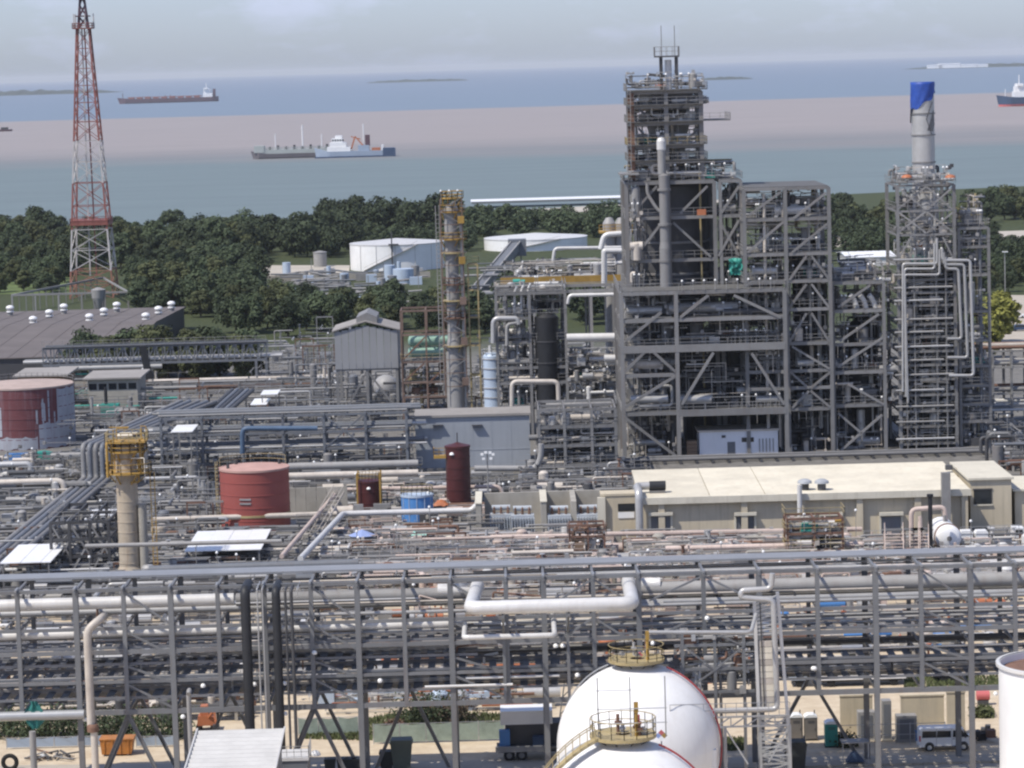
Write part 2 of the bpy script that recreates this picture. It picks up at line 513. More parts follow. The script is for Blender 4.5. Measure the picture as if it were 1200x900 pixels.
def sea_mat():
    m = bpy.data.materials.new('sea'); m.use_nodes = True
    N, L = m.node_tree.nodes, m.node_tree.links
    b = N['Principled BSDF']
    b.inputs['Roughness'].default_value = 0.55
    b.inputs['Specular IOR Level'].default_value = 0.12
    geo = N.new('ShaderNodeNewGeometry')
    sep = N.new('ShaderNodeSeparateXYZ'); L.new(geo.outputs['Position'], sep.inputs[0])
    mp_ = N.new('ShaderNodeMapping'); mp_.inputs['Scale'].default_value = (.0012, .0028, 1); L.new(geo.outputs['Position'], mp_.inputs['Vector'])
    n = N.new('ShaderNodeTexNoise'); n.inputs['Scale'].default_value = 1; n.inputs['Detail'].default_value = 6; L.new(mp_.outputs[0], n.inputs['Vector'])
    # log of the distance offshore, so the silt plume keeps its width in metres
    dv = N.new('ShaderNodeMath'); dv.operation = 'DIVIDE'; dv.inputs[1].default_value = 1000; L.new(sep.outputs['Y'], dv.inputs[0])
    lg = N.new('ShaderNodeMath'); lg.operation = 'LOGARITHM'; lg.inputs[1].default_value = 60; L.new(dv.outputs[0], lg.inputs[0])
    ad = N.new('ShaderNodeMath'); ad.operation = 'MULTIPLY_ADD'; ad.inputs[1].default_value = .09; L.new(n.outputs['Fac'], ad.inputs[0]); 
    sb = N.new('ShaderNodeMath'); sb.operation = 'SUBTRACT'; sb.inputs[1].default_value = .045; L.new(lg.outputs[0], sb.inputs[0]); L.new(sb.outputs[0], ad.inputs[2])
    lo = N.new('ShaderNodeValToRGB')       # soft inner edge of the plume, uses the noisy distance
    e = lo.color_ramp.elements
    near, silt0, silt = (.148, .187, .192), (.205, .200, .198), (.285, .255, .245)
    e[0].position, e[0].color = 0.10, (*near, 1)
    e[1].position, e[1].color = 0.245, (*silt, 1)
    q = e.new(.175); q.color = (*near, 1)
    q = e.new(.205); q.color = (*silt0, 1)
    L.new(ad.outputs[0], lo.inputs['Fac'])
    hi = N.new('ShaderNodeMapRange')       # sharp outer edge at about 4.7 km
    hi.inputs['From Min'].default_value = 4640; hi.inputs['From Max'].default_value = 4760
    ay = N.new('ShaderNodeMath'); ay.operation = 'MULTIPLY_ADD'; ay.inputs[1].default_value = 500; L.new(n.outputs['Fac'], ay.inputs[0])
    sy = N.new('ShaderNodeMath'); sy.operation = 'SUBTRACT'; sy.inputs[1].default_value = 250; L.new(sep.outputs['Y'], sy.inputs[0]); L.new(sy.outputs[0], ay.inputs[2])
    L.new(ay.outputs[0], hi.inputs['Value'])
    deep = N.new('ShaderNodeValToRGB'); e = deep.color_ramp.elements
    e[0].position, e[0].color = .37, (.165, .215, .275, 1)
    e[1].position, e[1].color = .85, (.135, .185, .265, 1)
    L.new(ad.outputs[0], deep.inputs['Fac'])
    k = N.new('ShaderNodeMix'); k.data_type = 'RGBA'; L.new(hi.outputs[0], k.inputs['Factor']); L.new(lo.outputs[0], k.inputs['A']); L.new(deep.outputs[0], k.inputs['B'])
    rp_ = N.new('ShaderNodeTexNoise'); rp_.inputs['Scale'].default_value = 1; rp_.inputs['Detail'].default_value = 7; rp_.inputs['Roughness'].default_value = .7
    mr_ = N.new('ShaderNodeMapping'); mr_.inputs['Scale'].default_value = (.006, .03, 1); L.new(geo.outputs['Position'], mr_.inputs['Vector']); L.new(mr_.outputs[0], rp_.inputs['Vector'])
    va = N.new('ShaderNodeMath'); va.operation = 'MULTIPLY_ADD'; va.inputs[1].default_value = .5; va.inputs[2].default_value = .75; L.new(rp_.outputs['Fac'], va.inputs[0])
    hs = N.new('ShaderNodeHueSaturation'); L.new(va.outputs[0], hs.inputs['Value']); L.new(k.outputs['Result'], hs.inputs['Color'])
    L.new(hs.outputs['Color'], b.inputs['Base Color'])
    w = N.new('ShaderNodeTexNoise'); w.inputs['Scale'].default_value = .09; w.inputs['Detail'].default_value = 5
    mw = N.new('ShaderNodeMapping'); mw.inputs['Scale'].default_value = (.35, 1, 1); L.new(geo.outputs['Position'], mw.inputs['Vector']); L.new(mw.outputs[0], w.inputs['Vector'])
    bp = N.new('ShaderNodeBump'); bp.inputs['Strength'].default_value = .25; bp.inputs['Distance'].default_value = 1.0
    L.new(w.outputs['Fac'], bp.inputs['Height']); L.new(bp.outputs['Normal'], b.inputs['Normal'])
    MATS['sea'] = m
ground_mat(); sea_mat()
SEA_Z = -2.0
MB().add([(-22000, -300, SEA_Z), (22000, -300, SEA_Z), (22000, 60000, SEA_Z), (-22000, 60000, SEA_Z)], [(0, 1, 2, 3)]).build('sea', 'sea')['kind'] = 'structure'
# land: a sheet from behind the viewer to the shore, its edge falling to the water
shore = [(-900, 1120), (-330, 1160), (-230, 1190), (-160, 1235), (-90, 1260), (0, 1300), (70, 1330), (160, 1370), (300, 1420), (900, 1480)]
b = MB()
top = [(x, y, 0) for x, y in shore]; low = [(x, y + 30, -4) for x, y in shore]
base = [(-900, -250, 0), (900, -250, 0)]
vv = top + low + base
n = len(shore)
b.add(vv, [tuple([2 * n] + [2 * n + 1] + list(range(n - 1, -1, -1)))] + [(i, i + 1, n + i + 1, n + i) for i in range(n - 1)])
b.build('ground', 'ground')['kind'] = 'structure'
# pale reclaimed sand and a surf-white shore strip behind the trees
mat('sand_pale', (0.42, 0.385, 0.33), 0.9, 0.0, 0.15, 0.08, 0.0)
mat('grass', (0.10, 0.135, 0.045), 0.9, 0.0, 0.35, 0.25, 0.1, bump=0.5, bscale=2)
mat('asphalt', (0.075, 0.075, 0.078), 0.9, 0.0, 0.15, 0.3, 0.0)
mat('road_pale', (0.40, 0.36, 0.30), 0.9, 0.0, 0.12, 0.3, 0.0)
def sheet(name, m, pts, z, kind='structure'):
    o = MB().add([(p[0], p[1], z) for p in pts], [tuple(range(len(pts)))]).build(name, m)
    o['kind'] = kind
    return o

# far islands, low wooded ridges in the haze
mat('island', (0.05, 0.065, 0.06), 0.9, 0.0, 0.25, 0.004, 0.05)
def island(px0, px1, py, Y, h, label, seed, strip=None):
    r = random.Random(seed)
    a, c = W(px0, py, Y).x, W(px1, py, Y).x
    n = 40
    vs, fs = [], []
    for i in range(n + 1):
        t = i / n
        hh = h * (math.sin(math.pi * t) ** .45) * (.6 + .4 * r.random()) + .5
        x = a + (c - a) * t
        for dy, z in ((-120, SEA_Z), (-60, SEA_Z + hh * .8), (60, SEA_Z + hh), (400, SEA_Z)):
            vs.append((x, Y + dy, z))
    for i in range(n):
        for k in range(3):
            fs.append((i * 4 + k, (i + 1) * 4 + k, (i + 1) * 4 + k + 1, i * 4 + k + 1))
    o = MB().add(vs, fs).build('island', 'island')
    o['kind'] = 'structure'
    return o
island(-60, 132, 110, 12500, 22, '', 1)
island(430, 548, 100, 14500, 13, '', 2)
island(1068, 1290, 76.5, 13000, 16, '', 3)
island(822, 880, 88.5, 9800, 9, '', 4)

# ---------------------------------------------------------------- trees
def make_tree(seed, leafm, h=13.0, spread=6.0, nl=19, per=150, ls=0.50):
    r = random.Random(seed)
    root = put('tree', None)
    tb = MB()
    tb.tube([(0, 0, -.3), (r.uniform(-.3, .3), r.uniform(-.3, .3), h * .25), (r.uniform(-.6, .6), r.uniform(-.6, .6), h * .6)], .32, 7, 0)
    lobes = []
    for i in range(nl):
        a = 2.4 * i + r.uniform(-.4, .4)
        t = (i + .5) / nl
        prof = math.sin(math.pi * (.12 + .80 * t)) ** .7          # crown outline: widest a little below the middle
        d = spread * prof * math.sqrt(r.uniform(.12, 1.0)) * .66
        z = h * (.20 + .66 * t) + r.uniform(-.05, .05) * h
        s = r.uniform(.24, .38) * spread * (.75 + .25 * prof)
        c = V((d * math.cos(a), d * math.sin(a), z))
        lobes.append((c, s))
        if i % 2 == 0:
            tb.tube([(0, 0, h * .18 + .25 * z), (c.x * .5, c.y * .5, c.z * .85), tuple(c)], .10, 5, 0)
    tb.build('trunk', 'bark', root)
    cb = MB()
    for c, s in lobes:
        for k in range(per):
            u = V((r.gauss(0, 1), r.gauss(0, 1), r.gauss(0, 1))).normalized()
            if u.z < -.45 and r.random() < .6: u.z = -u.z
            rr = s * (r.uniform(.6, 1.06) if r.random() < .85 else r.uniform(1.0, 1.28))
            p = c + V((u.x * rr, u.y * rr, u.z * rr * .75))
            nrm = (u + V((r.uniform(-.8, .8), r.uniform(-.8, .8), r.uniform(-.3, .9)))).normalized()
            t1 = nrm.cross(V((r.uniform(-1, 1), r.uniform(-1, 1), r.uniform(-1, 1)))).normalized()
            t2 = nrm.cross(t1)
            q = ls * r.uniform(.55, 1.3)
            cb.add([p - t1 * q, p + t2 * q * .6, p + t1 * q, p - t2 * q * .6], [(0, 1, 2, 3)])
    cb.build('crown', leafm, root)
    return root
TREES = {'leaf': [make_tree(s, 'leaf', 13, sp) for s, sp in ((1, 6.5), (2, 7.2), (3, 5.6), (4, 7.8))],
         'leaf_olive': [make_tree(s, 'leaf_olive', 12, sp) for s, sp in ((5, 6.2), (6, 7.0), (7, 5.0))],
         'leaf_yellow': [make_tree(8, 'leaf_yellow', 9, 4.6, ls=.5)]}
USED = set()
def plant(x, y, kind, s, label, group, z=0.0, r=rnd):
    root = r.choice(TREES[kind])
    rz = r.uniform(0, 6.28)
    sv = (s * r.uniform(.9, 1.15), s * r.uniform(.9, 1.15), s * r.uniform(.85, 1.15))
    if root.name not in USED:
        USED.add(root.name); move_root(root, (x, y, z), rz, sv); o = root
    else:
        o = copy_tree(root, (x, y, z), rz, sv)
    return tag(o, label, 'tree', group)
ORD = 'first second third fourth fifth sixth seventh eighth ninth tenth eleventh twelfth thirteenth fourteenth fifteenth sixteenth seventeenth eighteenth nineteenth twentieth'.split()
def belt(px0, px1, pyA, pyB, n, smin, smax, label, group, seed, olive=.3, avoid=None, jit=0):
    """trees standing on the ground seen between two rows of the photograph"""
    r = random.Random(seed)
    pts, made = [], []
    tries = 0
    while len(pts) < n and tries < n * 60:
        tries += 1
        px = r.uniform(px0, px1)
        t = r.random()
        a = pyA(px) if callable(pyA) else pyA
        c = pyB(px) if callable(pyB) else pyB
        g = G(px, a + (c - a) * t)
        if avoid and avoid(px, a + (c - a) * t): continue
        if any((g.x - q.x) ** 2 + (g.y - q.y) ** 2 < 19 + jit for q in pts): continue
        pts.append(g)
        made.append((px, plant(g.x, g.y, 'leaf_olive' if r.random() < olive else 'leaf', r.uniform(smin, smax), label, group, r=r)))
    if n <= 20:
        made.sort(key=lambda a: a[0])
        for i, (px, o) in enumerate(made):
            o['label'] = (ORD[i] + ' from the left, ' if i < len(made) - 1 else 'last on the right, ') + label
LEAFY = {}
def leafy(seed):
    """a light crown and trunk for woods that read as one mass"""
    if seed not in LEAFY:
        r = random.Random(900 + seed); b = MB(); h, sp = 12.0, r.uniform(5.5, 7.5)
        b.bar((0, 0, -.3), (r.uniform(-.4, .4), r.uniform(-.4, .4), h * .6), .5)
        for i in range(15):
            t = (i + .5) / 15; pr = math.sin(math.pi * (.12 + .8 * t)) ** .7; d = sp * pr * math.sqrt(r.uniform(.12, 1)) * .66; a = 2.4 * i
            c = V((d * math.cos(a), d * math.sin(a), h * (.2 + .66 * t))); s_ = r.uniform(.26, .40) * sp
            for k in range(62):
                u = V((r.gauss(0, 1), r.gauss(0, 1), r.gauss(0, 1))).normalized(); rr = s_ * r.uniform(.6, 1.12); p = c + V((u.x * rr, u.y * rr, u.z * rr * .75))
                n_ = (u + V((r.uniform(-.8, .8), r.uniform(-.8, .8), r.uniform(-.3, .9)))).normalized(); t1 = n_.cross(V((r.uniform(-1, 1), r.uniform(-1, 1), r.uniform(-1, 1)))).normalized(); t2 = n_.cross(t1); q = .72 * r.uniform(.55, 1.3)
                b.add([p - t1 * q, p + t2 * q * .6, p + t1 * q, p - t2 * q * .6], [(0, 1, 2, 3)])
        LEAFY[seed] = b
    return LEAFY[seed]
def wood(px0, px1, pyA, pyB, n, smin, smax, label, seed):
    r = random.Random(seed); pts = []; out = MB(); tries = 0
    while len(pts) < n and tries < n * 60:
        tries += 1; g = G(r.uniform(px0, px1), r.uniform(pyA, pyB))
        if any((g.x - q.x) ** 2 + (g.y - q.y) ** 2 < 17 for q in pts): continue
        pts.append(g); b = leafy(r.randint(0, 5)); s_ = r.uniform(smin, smax); a = r.uniform(0, 6.28); ca, sa = math.cos(a) * s_, math.sin(a) * s_; sz = s_ * r.uniform(.85, 1.15)
        out.add([(g.x + x * ca - y * sa, g.y + x * sa + y * ca, z * sz) for x, y, z in b.v], b.f)
    o = out.build('wood', 'leaf'); o['kind'] = 'stuff'; o['label'] = label
hz = lambda px: 97 - 35 * px / 1200.0
# rows given as (pixel row of the foot of the trees)
belt(-10, 300, lambda x: 283 + .02 * x, lambda x: 340, 98, .7, 1.05, 'dark green tree in the dense wood behind the radio mast', 'wood behind the radio mast', 21,
     avoid=lambda x, y: (x < 90 and y > 305) or (60 < x < 160 and y > 318))
wood(270, 420, 279, 303, 36, .68, 1.0, 'dark wood behind the white storage tank', 22)
wood(380, 545, 262, 277, 52, .72, 1.05, 'dark tree belt along the shore left of the white roofed shed', 23)
wood(400, 560, 281, 297, 30, .5, .72, 'dark trees around the rear of the white storage tanks', 46)
wood(962, 1062, 262, 300, 40, .45, .7, 'dark trees around the pale clearing left of the covered stack', 47)
wood(1118, 1212, 293, 328, 36, .42, .62, 'dark trees between the clearing and the car park', 48)
wood(545, 760, 266, 279, 52, .6, .85, 'lower tree belt along the shore below the white roofed shed', 43)
belt(165, 300, 338, 372, 34, .6, .95, 'dark bushy tree between the vented roof and the tank yard', 'trees before the tank yard', 44)
belt(-5, 80, 322, 345, 18, .5, .75, 'small dark tree left of the mast foot', 'trees left of the mast foot', 45)
belt(960, 1060, 254, 284, 18, .65, .9, 'dark green tree beside the stack with the blue cover', 'trees beside the covered stack', 24)
belt(1125, 1215, 244, 262, 20, .6, .85, 'dark green tree on the rise above the pale clearing', 'trees above the pale clearing', 25)
belt(1120, 1215, 326, 348, 18, .42, .62, 'dark green tree below the pale clearing, beside the car park', 'trees below the pale clearing', 26)
belt(275, 405, 368, 396, 20, .6, .85, 'bushy tree in the clump behind the far pipe bridge', 'clump behind the pipe bridge', 27)
belt(95, 290, 440, 447, 13, .75, .95, 'bushy tree at the end of the grey vented roof', 'trees at the end of the vented roof', 28, olive=.7)
belt(425, 575, 362, 394, 20, .5, .8, 'bushy tree behind the column with yellow platforms', 'clump behind the yellow platform column', 29)
belt(180, 300, 437, 450, 7, .55, .75, 'low bushy tree under the pipe bridge', 'low trees under the pipe bridge', 30, olive=.7)
belt(-5, 90, 298, 322, 18, .55, .8, 'small tree at the edge of the grass by the mast', 'small trees by the mast', 31)
belt(600, 745, 340, 395, 10, .7, 1.0, 'tree seen through the steelwork of the reactor structure', 'trees behind the reactor structure', 33)
belt(1130, 1180, 286, 300, 5, .5, .7, 'small tree on the edge of the pale clearing', 'small trees on the clearing', 34)
for i, (px, py, s) in enumerate(((1166, 402, 1.15), (1174, 385, .9), (1160, 420, .8))):
    g = G(px, py)
    plant(g.x, g.y, 'leaf_yellow', s, ['tall yellow green tree beside the tower with the covered stack', 'yellow green tree behind the tall one at the car park', 'small yellow green tree nearest the lower pipe bridge'][i], 'yellow green trees')

# ---------------------------------------------------------------- haze
hzb = MB()
hzb.slab(-23500, 23500, -450, 61500, -6.0, 106.0)
hm = bpy.data.materials.new('haze'); hm.use_nodes = True
hn = hm.node_tree.nodes; hn.clear()
ho = hn.new('ShaderNodeOutputMaterial'); pv = hn.new('ShaderNodeVolumePrincipled')
pv.inputs['Color'].default_value = (0.92, 0.96, 1.0, 1)
pv.inputs['Density'].default_value = 3.0e-5
pv.inputs['Anisotropy'].default_value = 0.0
hm.node_tree.links.new(pv.outputs[0], ho.inputs['Volume'])
MATS['haze'] = hm
hzo = hzb.build('haze', 'haze')
hzo['kind'] = 'stuff'; hzo['label'] = 'thin pale blue haze over the plant and the sea'
# ================================================================ far side: shore, ships, mast, tank yard
# shore strip
sheet('sand', 'sand_pale', [G(540, 252)[:2], G(760, 247)[:2], (110, 1352), (-30, 1290)], .12)
def shed(name, label, cat, x0, x1, y0, y1, h, wallm, roofm, rise=0.8, ov=0.4, seams=0, group=None, along='x'):
    """a plain shed: four walls, gable or flat roof with an overhang"""
    t = thing(name, label, cat, ((x0 + x1) / 2, (y0 + y1) / 2, 0), group)
    for a in ((x0, x1, y0, y0 + .2), (x0, x1, y1 - .2, y1), (x0, x0 + .2, y0 + .2, y1 - .2), (x1 - .2, x1, y0 + .2, y1 - .2)):
        slab('wall', t, wallm, *a, 0, h)
    b = MB()
    if along == 'x':
        ym = (y0 + y1) / 2
        for ya, yb, za, zb in ((y0 - ov, ym, h, h + rise), (ym, y1 + ov, h + rise, h)):
            b.add([(x0 - ov, ya, za), (x1 + ov, ya, za), (x1 + ov, yb, zb), (x0 - ov, yb, zb), (x0 - ov, ya, za + .18), (x1 + ov, ya, za + .18), (x1 + ov, yb, zb + .18), (x0 - ov, yb, zb + .18)],
                  [(0, 3, 2, 1), (4, 5, 6, 7), (0, 1, 5, 4), (1, 2, 6, 5), (2, 3, 7, 6), (3, 0, 4, 7)])
        rf = b.build('roof', roofm, t)
        if rise > .3:
            for x in (x0 + .01, x1 - .19):
                MB().add([(x, y0, h), (x, y1, h), (x, ym, h + rise), (x + .18, y0, h), (x + .18, y1, h), (x + .18, ym, h + rise)], [(0, 1, 2), (5, 4, 3), (0, 3, 4, 1), (1, 4, 5, 2), (2, 5, 3, 0)]).build('gable', wallm, t)
        for i in range(seams):
            x = x0 + (x1 - x0) * (i + .5) / seams
            s = MB()
            s.bar((x, y0 - ov, h + .2), (x, ym, h + rise + .2), .12, .08); s.bar((x, ym, h + rise + .2), (x, y1 + ov, h + .2), .12, .08)
            s.build('roof_seam', roofm, rf)
    else:
        xm = (x0 + x1) / 2
        for xa, xb, za, zb in ((x0 - ov, xm, h, h + rise), (xm, x1 + ov, h + rise, h)):
            b.add([(xa, y0 - ov, za), (xb, y0 - ov, zb), (xb, y1 + ov, zb), (xa, y1 + ov, za), (xa, y0 - ov, za + .18), (xb, y0 - ov, zb + .18), (xb, y1 + ov, zb + .18), (xa, y1 + ov, za + .18)],
                  [(0, 3, 2, 1), (4, 5, 6, 7), (0, 1, 5, 4), (1, 2, 6, 5), (2, 3, 7, 6), (3, 0, 4, 7)])
        rf = b.build('roof', roofm, t)
        MB().prism([(x0, h), (x1, h), (xm, h + rise)], y0, y0 + .18).build('gable', wallm, t)
    return t
g = G(642, 243)
x0, x1 = Xat(553, 240, 1385), Xat(742, 240, 1385)
shed('shore_shed', 'long low white roofed shed on the shore behind the tree belt', 'shed', x0, x1, 1372, 1392, 1.0, 'sand_pale', 'white_paint', .5, seams=16)
# white harbour buildings on the far island
for i, (px, w, h) in enumerate(((1095, 60, 9), (1112, 90, 12), (1135, 70, 8), (1150, 50, 7))):
    x = Xat(px, 76, 12850)
    t = shed('harbour_shed', ['leftmost white shed on the hazy island', 'tallest white shed on the hazy island', 'third white shed on the hazy island', 'rightmost white shed on the hazy island'][i], 'shed', x - w / 2, x + w / 2, 12830, 12860, h * 1.4, 'white_paint', 'white_paint', 2, 1)
    t.location.z = SEA_Z + 2
    MW[t.name] = Matrix.Translation(t.location)

# ---------------------------------------------------------------- ships
def hull_mesh(L, B, D, T, bow=.12, stern=.05, sheer=1.0, n=28):
    """a ship's hull lying along x, bow at -L/2, waterline at z=0; outline narrows to the bow and the bottom edge"""
    vs, fs = [], []
    for i in range(n + 1):
        t = i / n
        x = -L / 2 + L * t
        w = min(1, (t / bow) ** .6 if t < bow else 1) * (1 if t < 1 - stern else .55 + .45 * ((1 - t) / stern) ** .5)
        zt = D + sheer * (max(0, (.2 - t) / .2) ** 2 + .4 * max(0, (t - .9) / .1) ** 2)
        rake = -L * .018 * max(0, 1 - t / .06)
        for s in (-1, 1):
            vs += [(x, s * B / 2 * w * .86, -T), (x, s * B / 2 * w * .97, D * .25), (x + rake, s * B / 2 * w, zt)]
    for i in range(n):
        a, c = i * 6, (i + 1) * 6
        fs += [(a, c, c + 1, a + 1), (a + 1, c + 1, c + 2, a + 2), (a + 3, a + 4, c + 4, c + 3), (a + 4, a + 5, c + 5, c + 4), (a + 2, c + 2, c + 5, a + 5), (a, a + 3, c + 3, c)]
    e = n * 6
    fs += [(0, 1, 4, 3), (1, 2, 5, 4), (e, e + 3, e + 4, e + 1), (e + 1, e + 4, e + 5, e + 2)]
    return MB().add(vs, fs)
def house(t, x, z, tiers, m='white_paint', name='superstructure'):
    b = MB()
    for (l, w, h, dx) in tiers:
        b.box((x + dx, 0, z + h / 2), (l, w, h)); z += h
    o = b.build(name, m, t)
    return o, z
def place(t, px, py, Y, rz=0.0):
    w = W(px, py, Y)
    move_root(t, (w.x, Y, SEA_Z), rz)
# big tanker
t = thing('tanker', 'long dark maroon tanker with white bridge at its right end', 'ship')
hull_mesh(230, 34, 10.5, 2, .07, .06, 3.5).build('hull', 'hull_maroon', t)
house(t, 92, 10.5, [(22, 30, 9, 0), (15, 28, 9, -2), (10, 36, 3, -4)])
slab('funnel', t, 'hull_maroon', 103, 109, -4, 4, 10.5, 29)
cyl('mast', t, 'white_paint', (88, 0, 31), (88, 0, 42), .7)
cyl('foremast', t, 'hull_maroon', (-106, 0, 12), (-106, 0, 24), .8)
for i in range(9): slab('hatch', t, 'deck_red', -92 + i * 19, -80 + i * 19, -10, 10, 10.4, 13.2 + (i % 3) * 1.0)
MB().bar((-95, 0, 14), (78, 0, 14), 1.6).build('deck_pipe', 'deck_red', t)
for x in (-8, 4): cyl('crane_post', t, 'hull_maroon', (x, 0, 10.5), (x, 0, 18), .8)
place(t, 198, 123.0, 7150)
# bunkering tanker
t = thing('coastal_tanker', 'small green grey tanker lying alongside the blue tug', 'ship')
hull_mesh(70, 13, 3.6, 1, .07, .05, 2.2).build('hull', 'hull_dull', t)
MB().slab(-30, 30, -5.5, 5.5, 3.5, 6.5).build('cargo_trunk', 'hull_green', t)
MB().slab(-33.5, -26, -5.8, 5.8, 4.5, 9.5).build('forecastle', 'hull_green', t)
for i in range(8): cyl('deck_vent', t, 'steel_dark', (-22 + i * 6, -2, 6.4), (-22 + i * 6, -2, 8.6 + (i % 2)), .9)
cyl('mast', t, 'white_paint', (2, 0, 6), (2, 0, 24), .45); cyl('foremast', t, 'white_paint', (-18, 0, 6), (-18, 0, 18), .3); cyl('aft_mast', t, 'white_paint', (16, 0, 6), (16, 0, 17), .3)
rail(t, [(-26, -5.4, 6.5), (28, -5.4, 6.5)], 1.6, 'hull_green', 3, .3)
place(t, 352, 183.5, 2265)
t = thing('supply_ship', 'blue and white supply ship with red crane beside the small green tanker', 'ship')
hull_mesh(58, 12, 4.6, 1, .16, .06, 3.0).build('hull', 'hull_grey', t)
MB().slab(-29.5, 28.6, -6.15, 6.15, -1, .9).build('boot_stripe', 'hull_blue', t)
MB().slab(20, 28.5, -6.1, 6.1, .5, 6.2).build('stern_bulwark', 'hull_blue', t)
o, z = house(t, -12, 4.6, [(17, 11, 3.2, 0), (12, 10, 3.2, -.5), (8, 9, 3.0, -1), (5, 6, 2, 0)])
for i in range(5): slab('window', o, 'glass_dark', -16.6 + i * 1.8, -15.4 + i * 1.8, -4.56, -4.49, 12.0, 13.2)
cyl('mast', t, 'white_paint', (6, 0, 4), (6, 0, 24), .35)
slab('funnel', t, 'hull_maroon', 7.2, 10.6, -2, 2, 8, 16)
b = MB(); b.bar((-3, -2, 6), (0, -2, 15), 1.1); b.bar((0, -2, 15), (6, -2, 8), .9); b.bar((-3, -2, 15), (4, -2, 13), .7)
b.build('crane', 'orange', t)
MB().slab(2, 10, -4, 4, 4.6, 8.6).build('deck_house', 'hull_grey', t)
MB().slab(12, 18, -4, 4, 4.5, 6.6).build('deck_cargo', 'orange', t)
MB().slab(19, 20.4, -4, 4, 4.5, 8.6).build('winch_house', 'white_paint', t)
place(t, 417, 184, 2240)
t = thing('red_hulled_ship', 'ship with a red lower hull and dark upper hull at the picture edge', 'ship')
hull_mesh(120, 20, 10, 1, .10, .05, 3).build('hull', 'hull_red', t)
b = hull_mesh(120.6, 20.5, 10.4, -5.6, .10, .05, 3); b.build('upper_hull', 'hull_blue', t)
house(t, -36, 10, [(14, 17, 7, 0), (11, 15, 6, 0), (7, 20, 3, 0)])
cyl('mast', t, 'white_paint', (-36, 0, 26), (-36, 0, 36), .5); cyl('foremast', t, 'white_paint', (-52, 0, 11), (-52, 0, 20), .4)
place(t, 1231, 124.0, 3560)
t = thing('barge', 'low dark barge at the picture edge beyond the mast', 'ship')
hull_mesh(38, 12, 2.2, .5, .1, .08, .6).build('hull', 'hull_maroon', t)
MB().slab(6, 14, -4, 4, 2, 5).build('cabin', 'steel_dark', t)
place(t, -4, 152.5, 3800)

# ---------------------------------------------------------------- radio mast
mat('tower_rust', (0.30, 0.14, 0.10), 0.7, 0, 0.3, 0.4, 0)
def lattice_mast():
    Y = 857.0
    c = W(111, 349, Y); cx = c.x
    t = thing('radio_mast', 'tall red and white lattice radio mast on four legs', 'mast', (cx, Y, 0))
    def zof(py): return Zat(105, py, Y)
    z0, z1 = 0.0, zof(33)
    half = lambda z: 6.0 + (1.7 - 6.0) * (z - z0) / (z1 - z0)
    cuts = [(z0, zof(316), 'tower_rust'), (zof(316), zof(268), 'tower_white'), (zof(268), zof(214), 'tower_red'), (zof(214), zof(165), 'tower_white'),
            (zof(165), zof(120), 'tower_red'), (zof(120), zof(80), 'tower_red'), (zof(80), z1, 'tower_red')]
    for a, c_, m in cuts:
        npan = 2
        for k in range(npan):
            za, zb = a + (c_ - a) * k / npan, a + (c_ - a) * (k + 1) / npan
            A, B_ = half(za), half(zb)
            for sx, sy in ((-1, -1), (1, -1), (1, 1), (-1, 1)):
                beam('leg', t, m, (cx + sx * A, Y + sy * A, za), (cx + sx * B_, Y + sy * B_, zb), .42)
            co = [(-1, -1), (1, -1), (1, 1), (-1, 1)]
            for i in range(4):
                p, q = co[i], co[(i + 1) % 4]
                P = lambda e, h, z: (cx + e[0] * h, Y + e[1] * h, z)
                beam('brace', t, m, P(p, A, za), P(q, B_, zb), .17)
                beam('brace', t, m, P(q, A, za), P(p, B_, zb), .17)
                beam('strut', t, m, P(p, B_, zb), P(q, B_, zb), .2)
    # cable ladder up the middle
    for dx in (-.9, .9): beam('cable_tray', t, 'tower_white' if dx < 0 else 'tower_red', (cx + dx, Y - .5, 6), (cx + dx * .4, Y - .5, z1), .35)
    for py, s, m in ((261, 1.1, 'tower_red'), (33, 1.6, 'tower_red')):
        z = zof(py); h = half(z) * s
        slab('platform', t, m, cx - h, cx + h, Y - h, Y + h, z - (.5 if py > 100 else .15), z + (.9 if py > 100 else .15))
        rail(t, [(cx - h, Y - h, z), (cx + h, Y - h, z), (cx + h, Y + h, z), (cx - h, Y + h, z)], 1.4, m, 2, .15, closed=True)
    for i in range(5):
        a = i * 1.256
        cyl('antenna', t, 'tower_white', (cx + 2.9 * math.cos(a), Y + 2.9 * math.sin(a), z1), (cx + 2.9 * math.cos(a), Y + 2.9 * math.sin(a), z1 + 4), .16)
    for k in range(4):
        za, zb = z1 + k * 3.2, z1 + (k + 1) * 3.2
        A, B_ = 1.35 - .3 * k, 1.05 - .3 * k
        for sx, sy in ((-1, -1), (1, -1), (1, 1), (-1, 1)):
            beam('leg', t, 'hull_maroon', (cx + sx * A, Y + sy * A, za), (cx + sx * max(B_, .15), Y + sy * max(B_, .15), zb), .42)
            beam('brace', t, 'hull_maroon', (cx + sx * A, Y + sy * A, za), (cx - sx * max(B_, .15), Y + sy * max(B_, .15), zb), .25)
    for z in (z1 + 3.2, z1 + 8): slab('platform', t, 'hull_maroon', cx - 1.9, cx + 1.9, Y - 1.9, Y + 1.9, z, z + .3)
    cyl('spire', t, 'hull_maroon', (cx, Y, z1 + 12), (cx, Y, z1 + 22), .35)
lattice_mast()

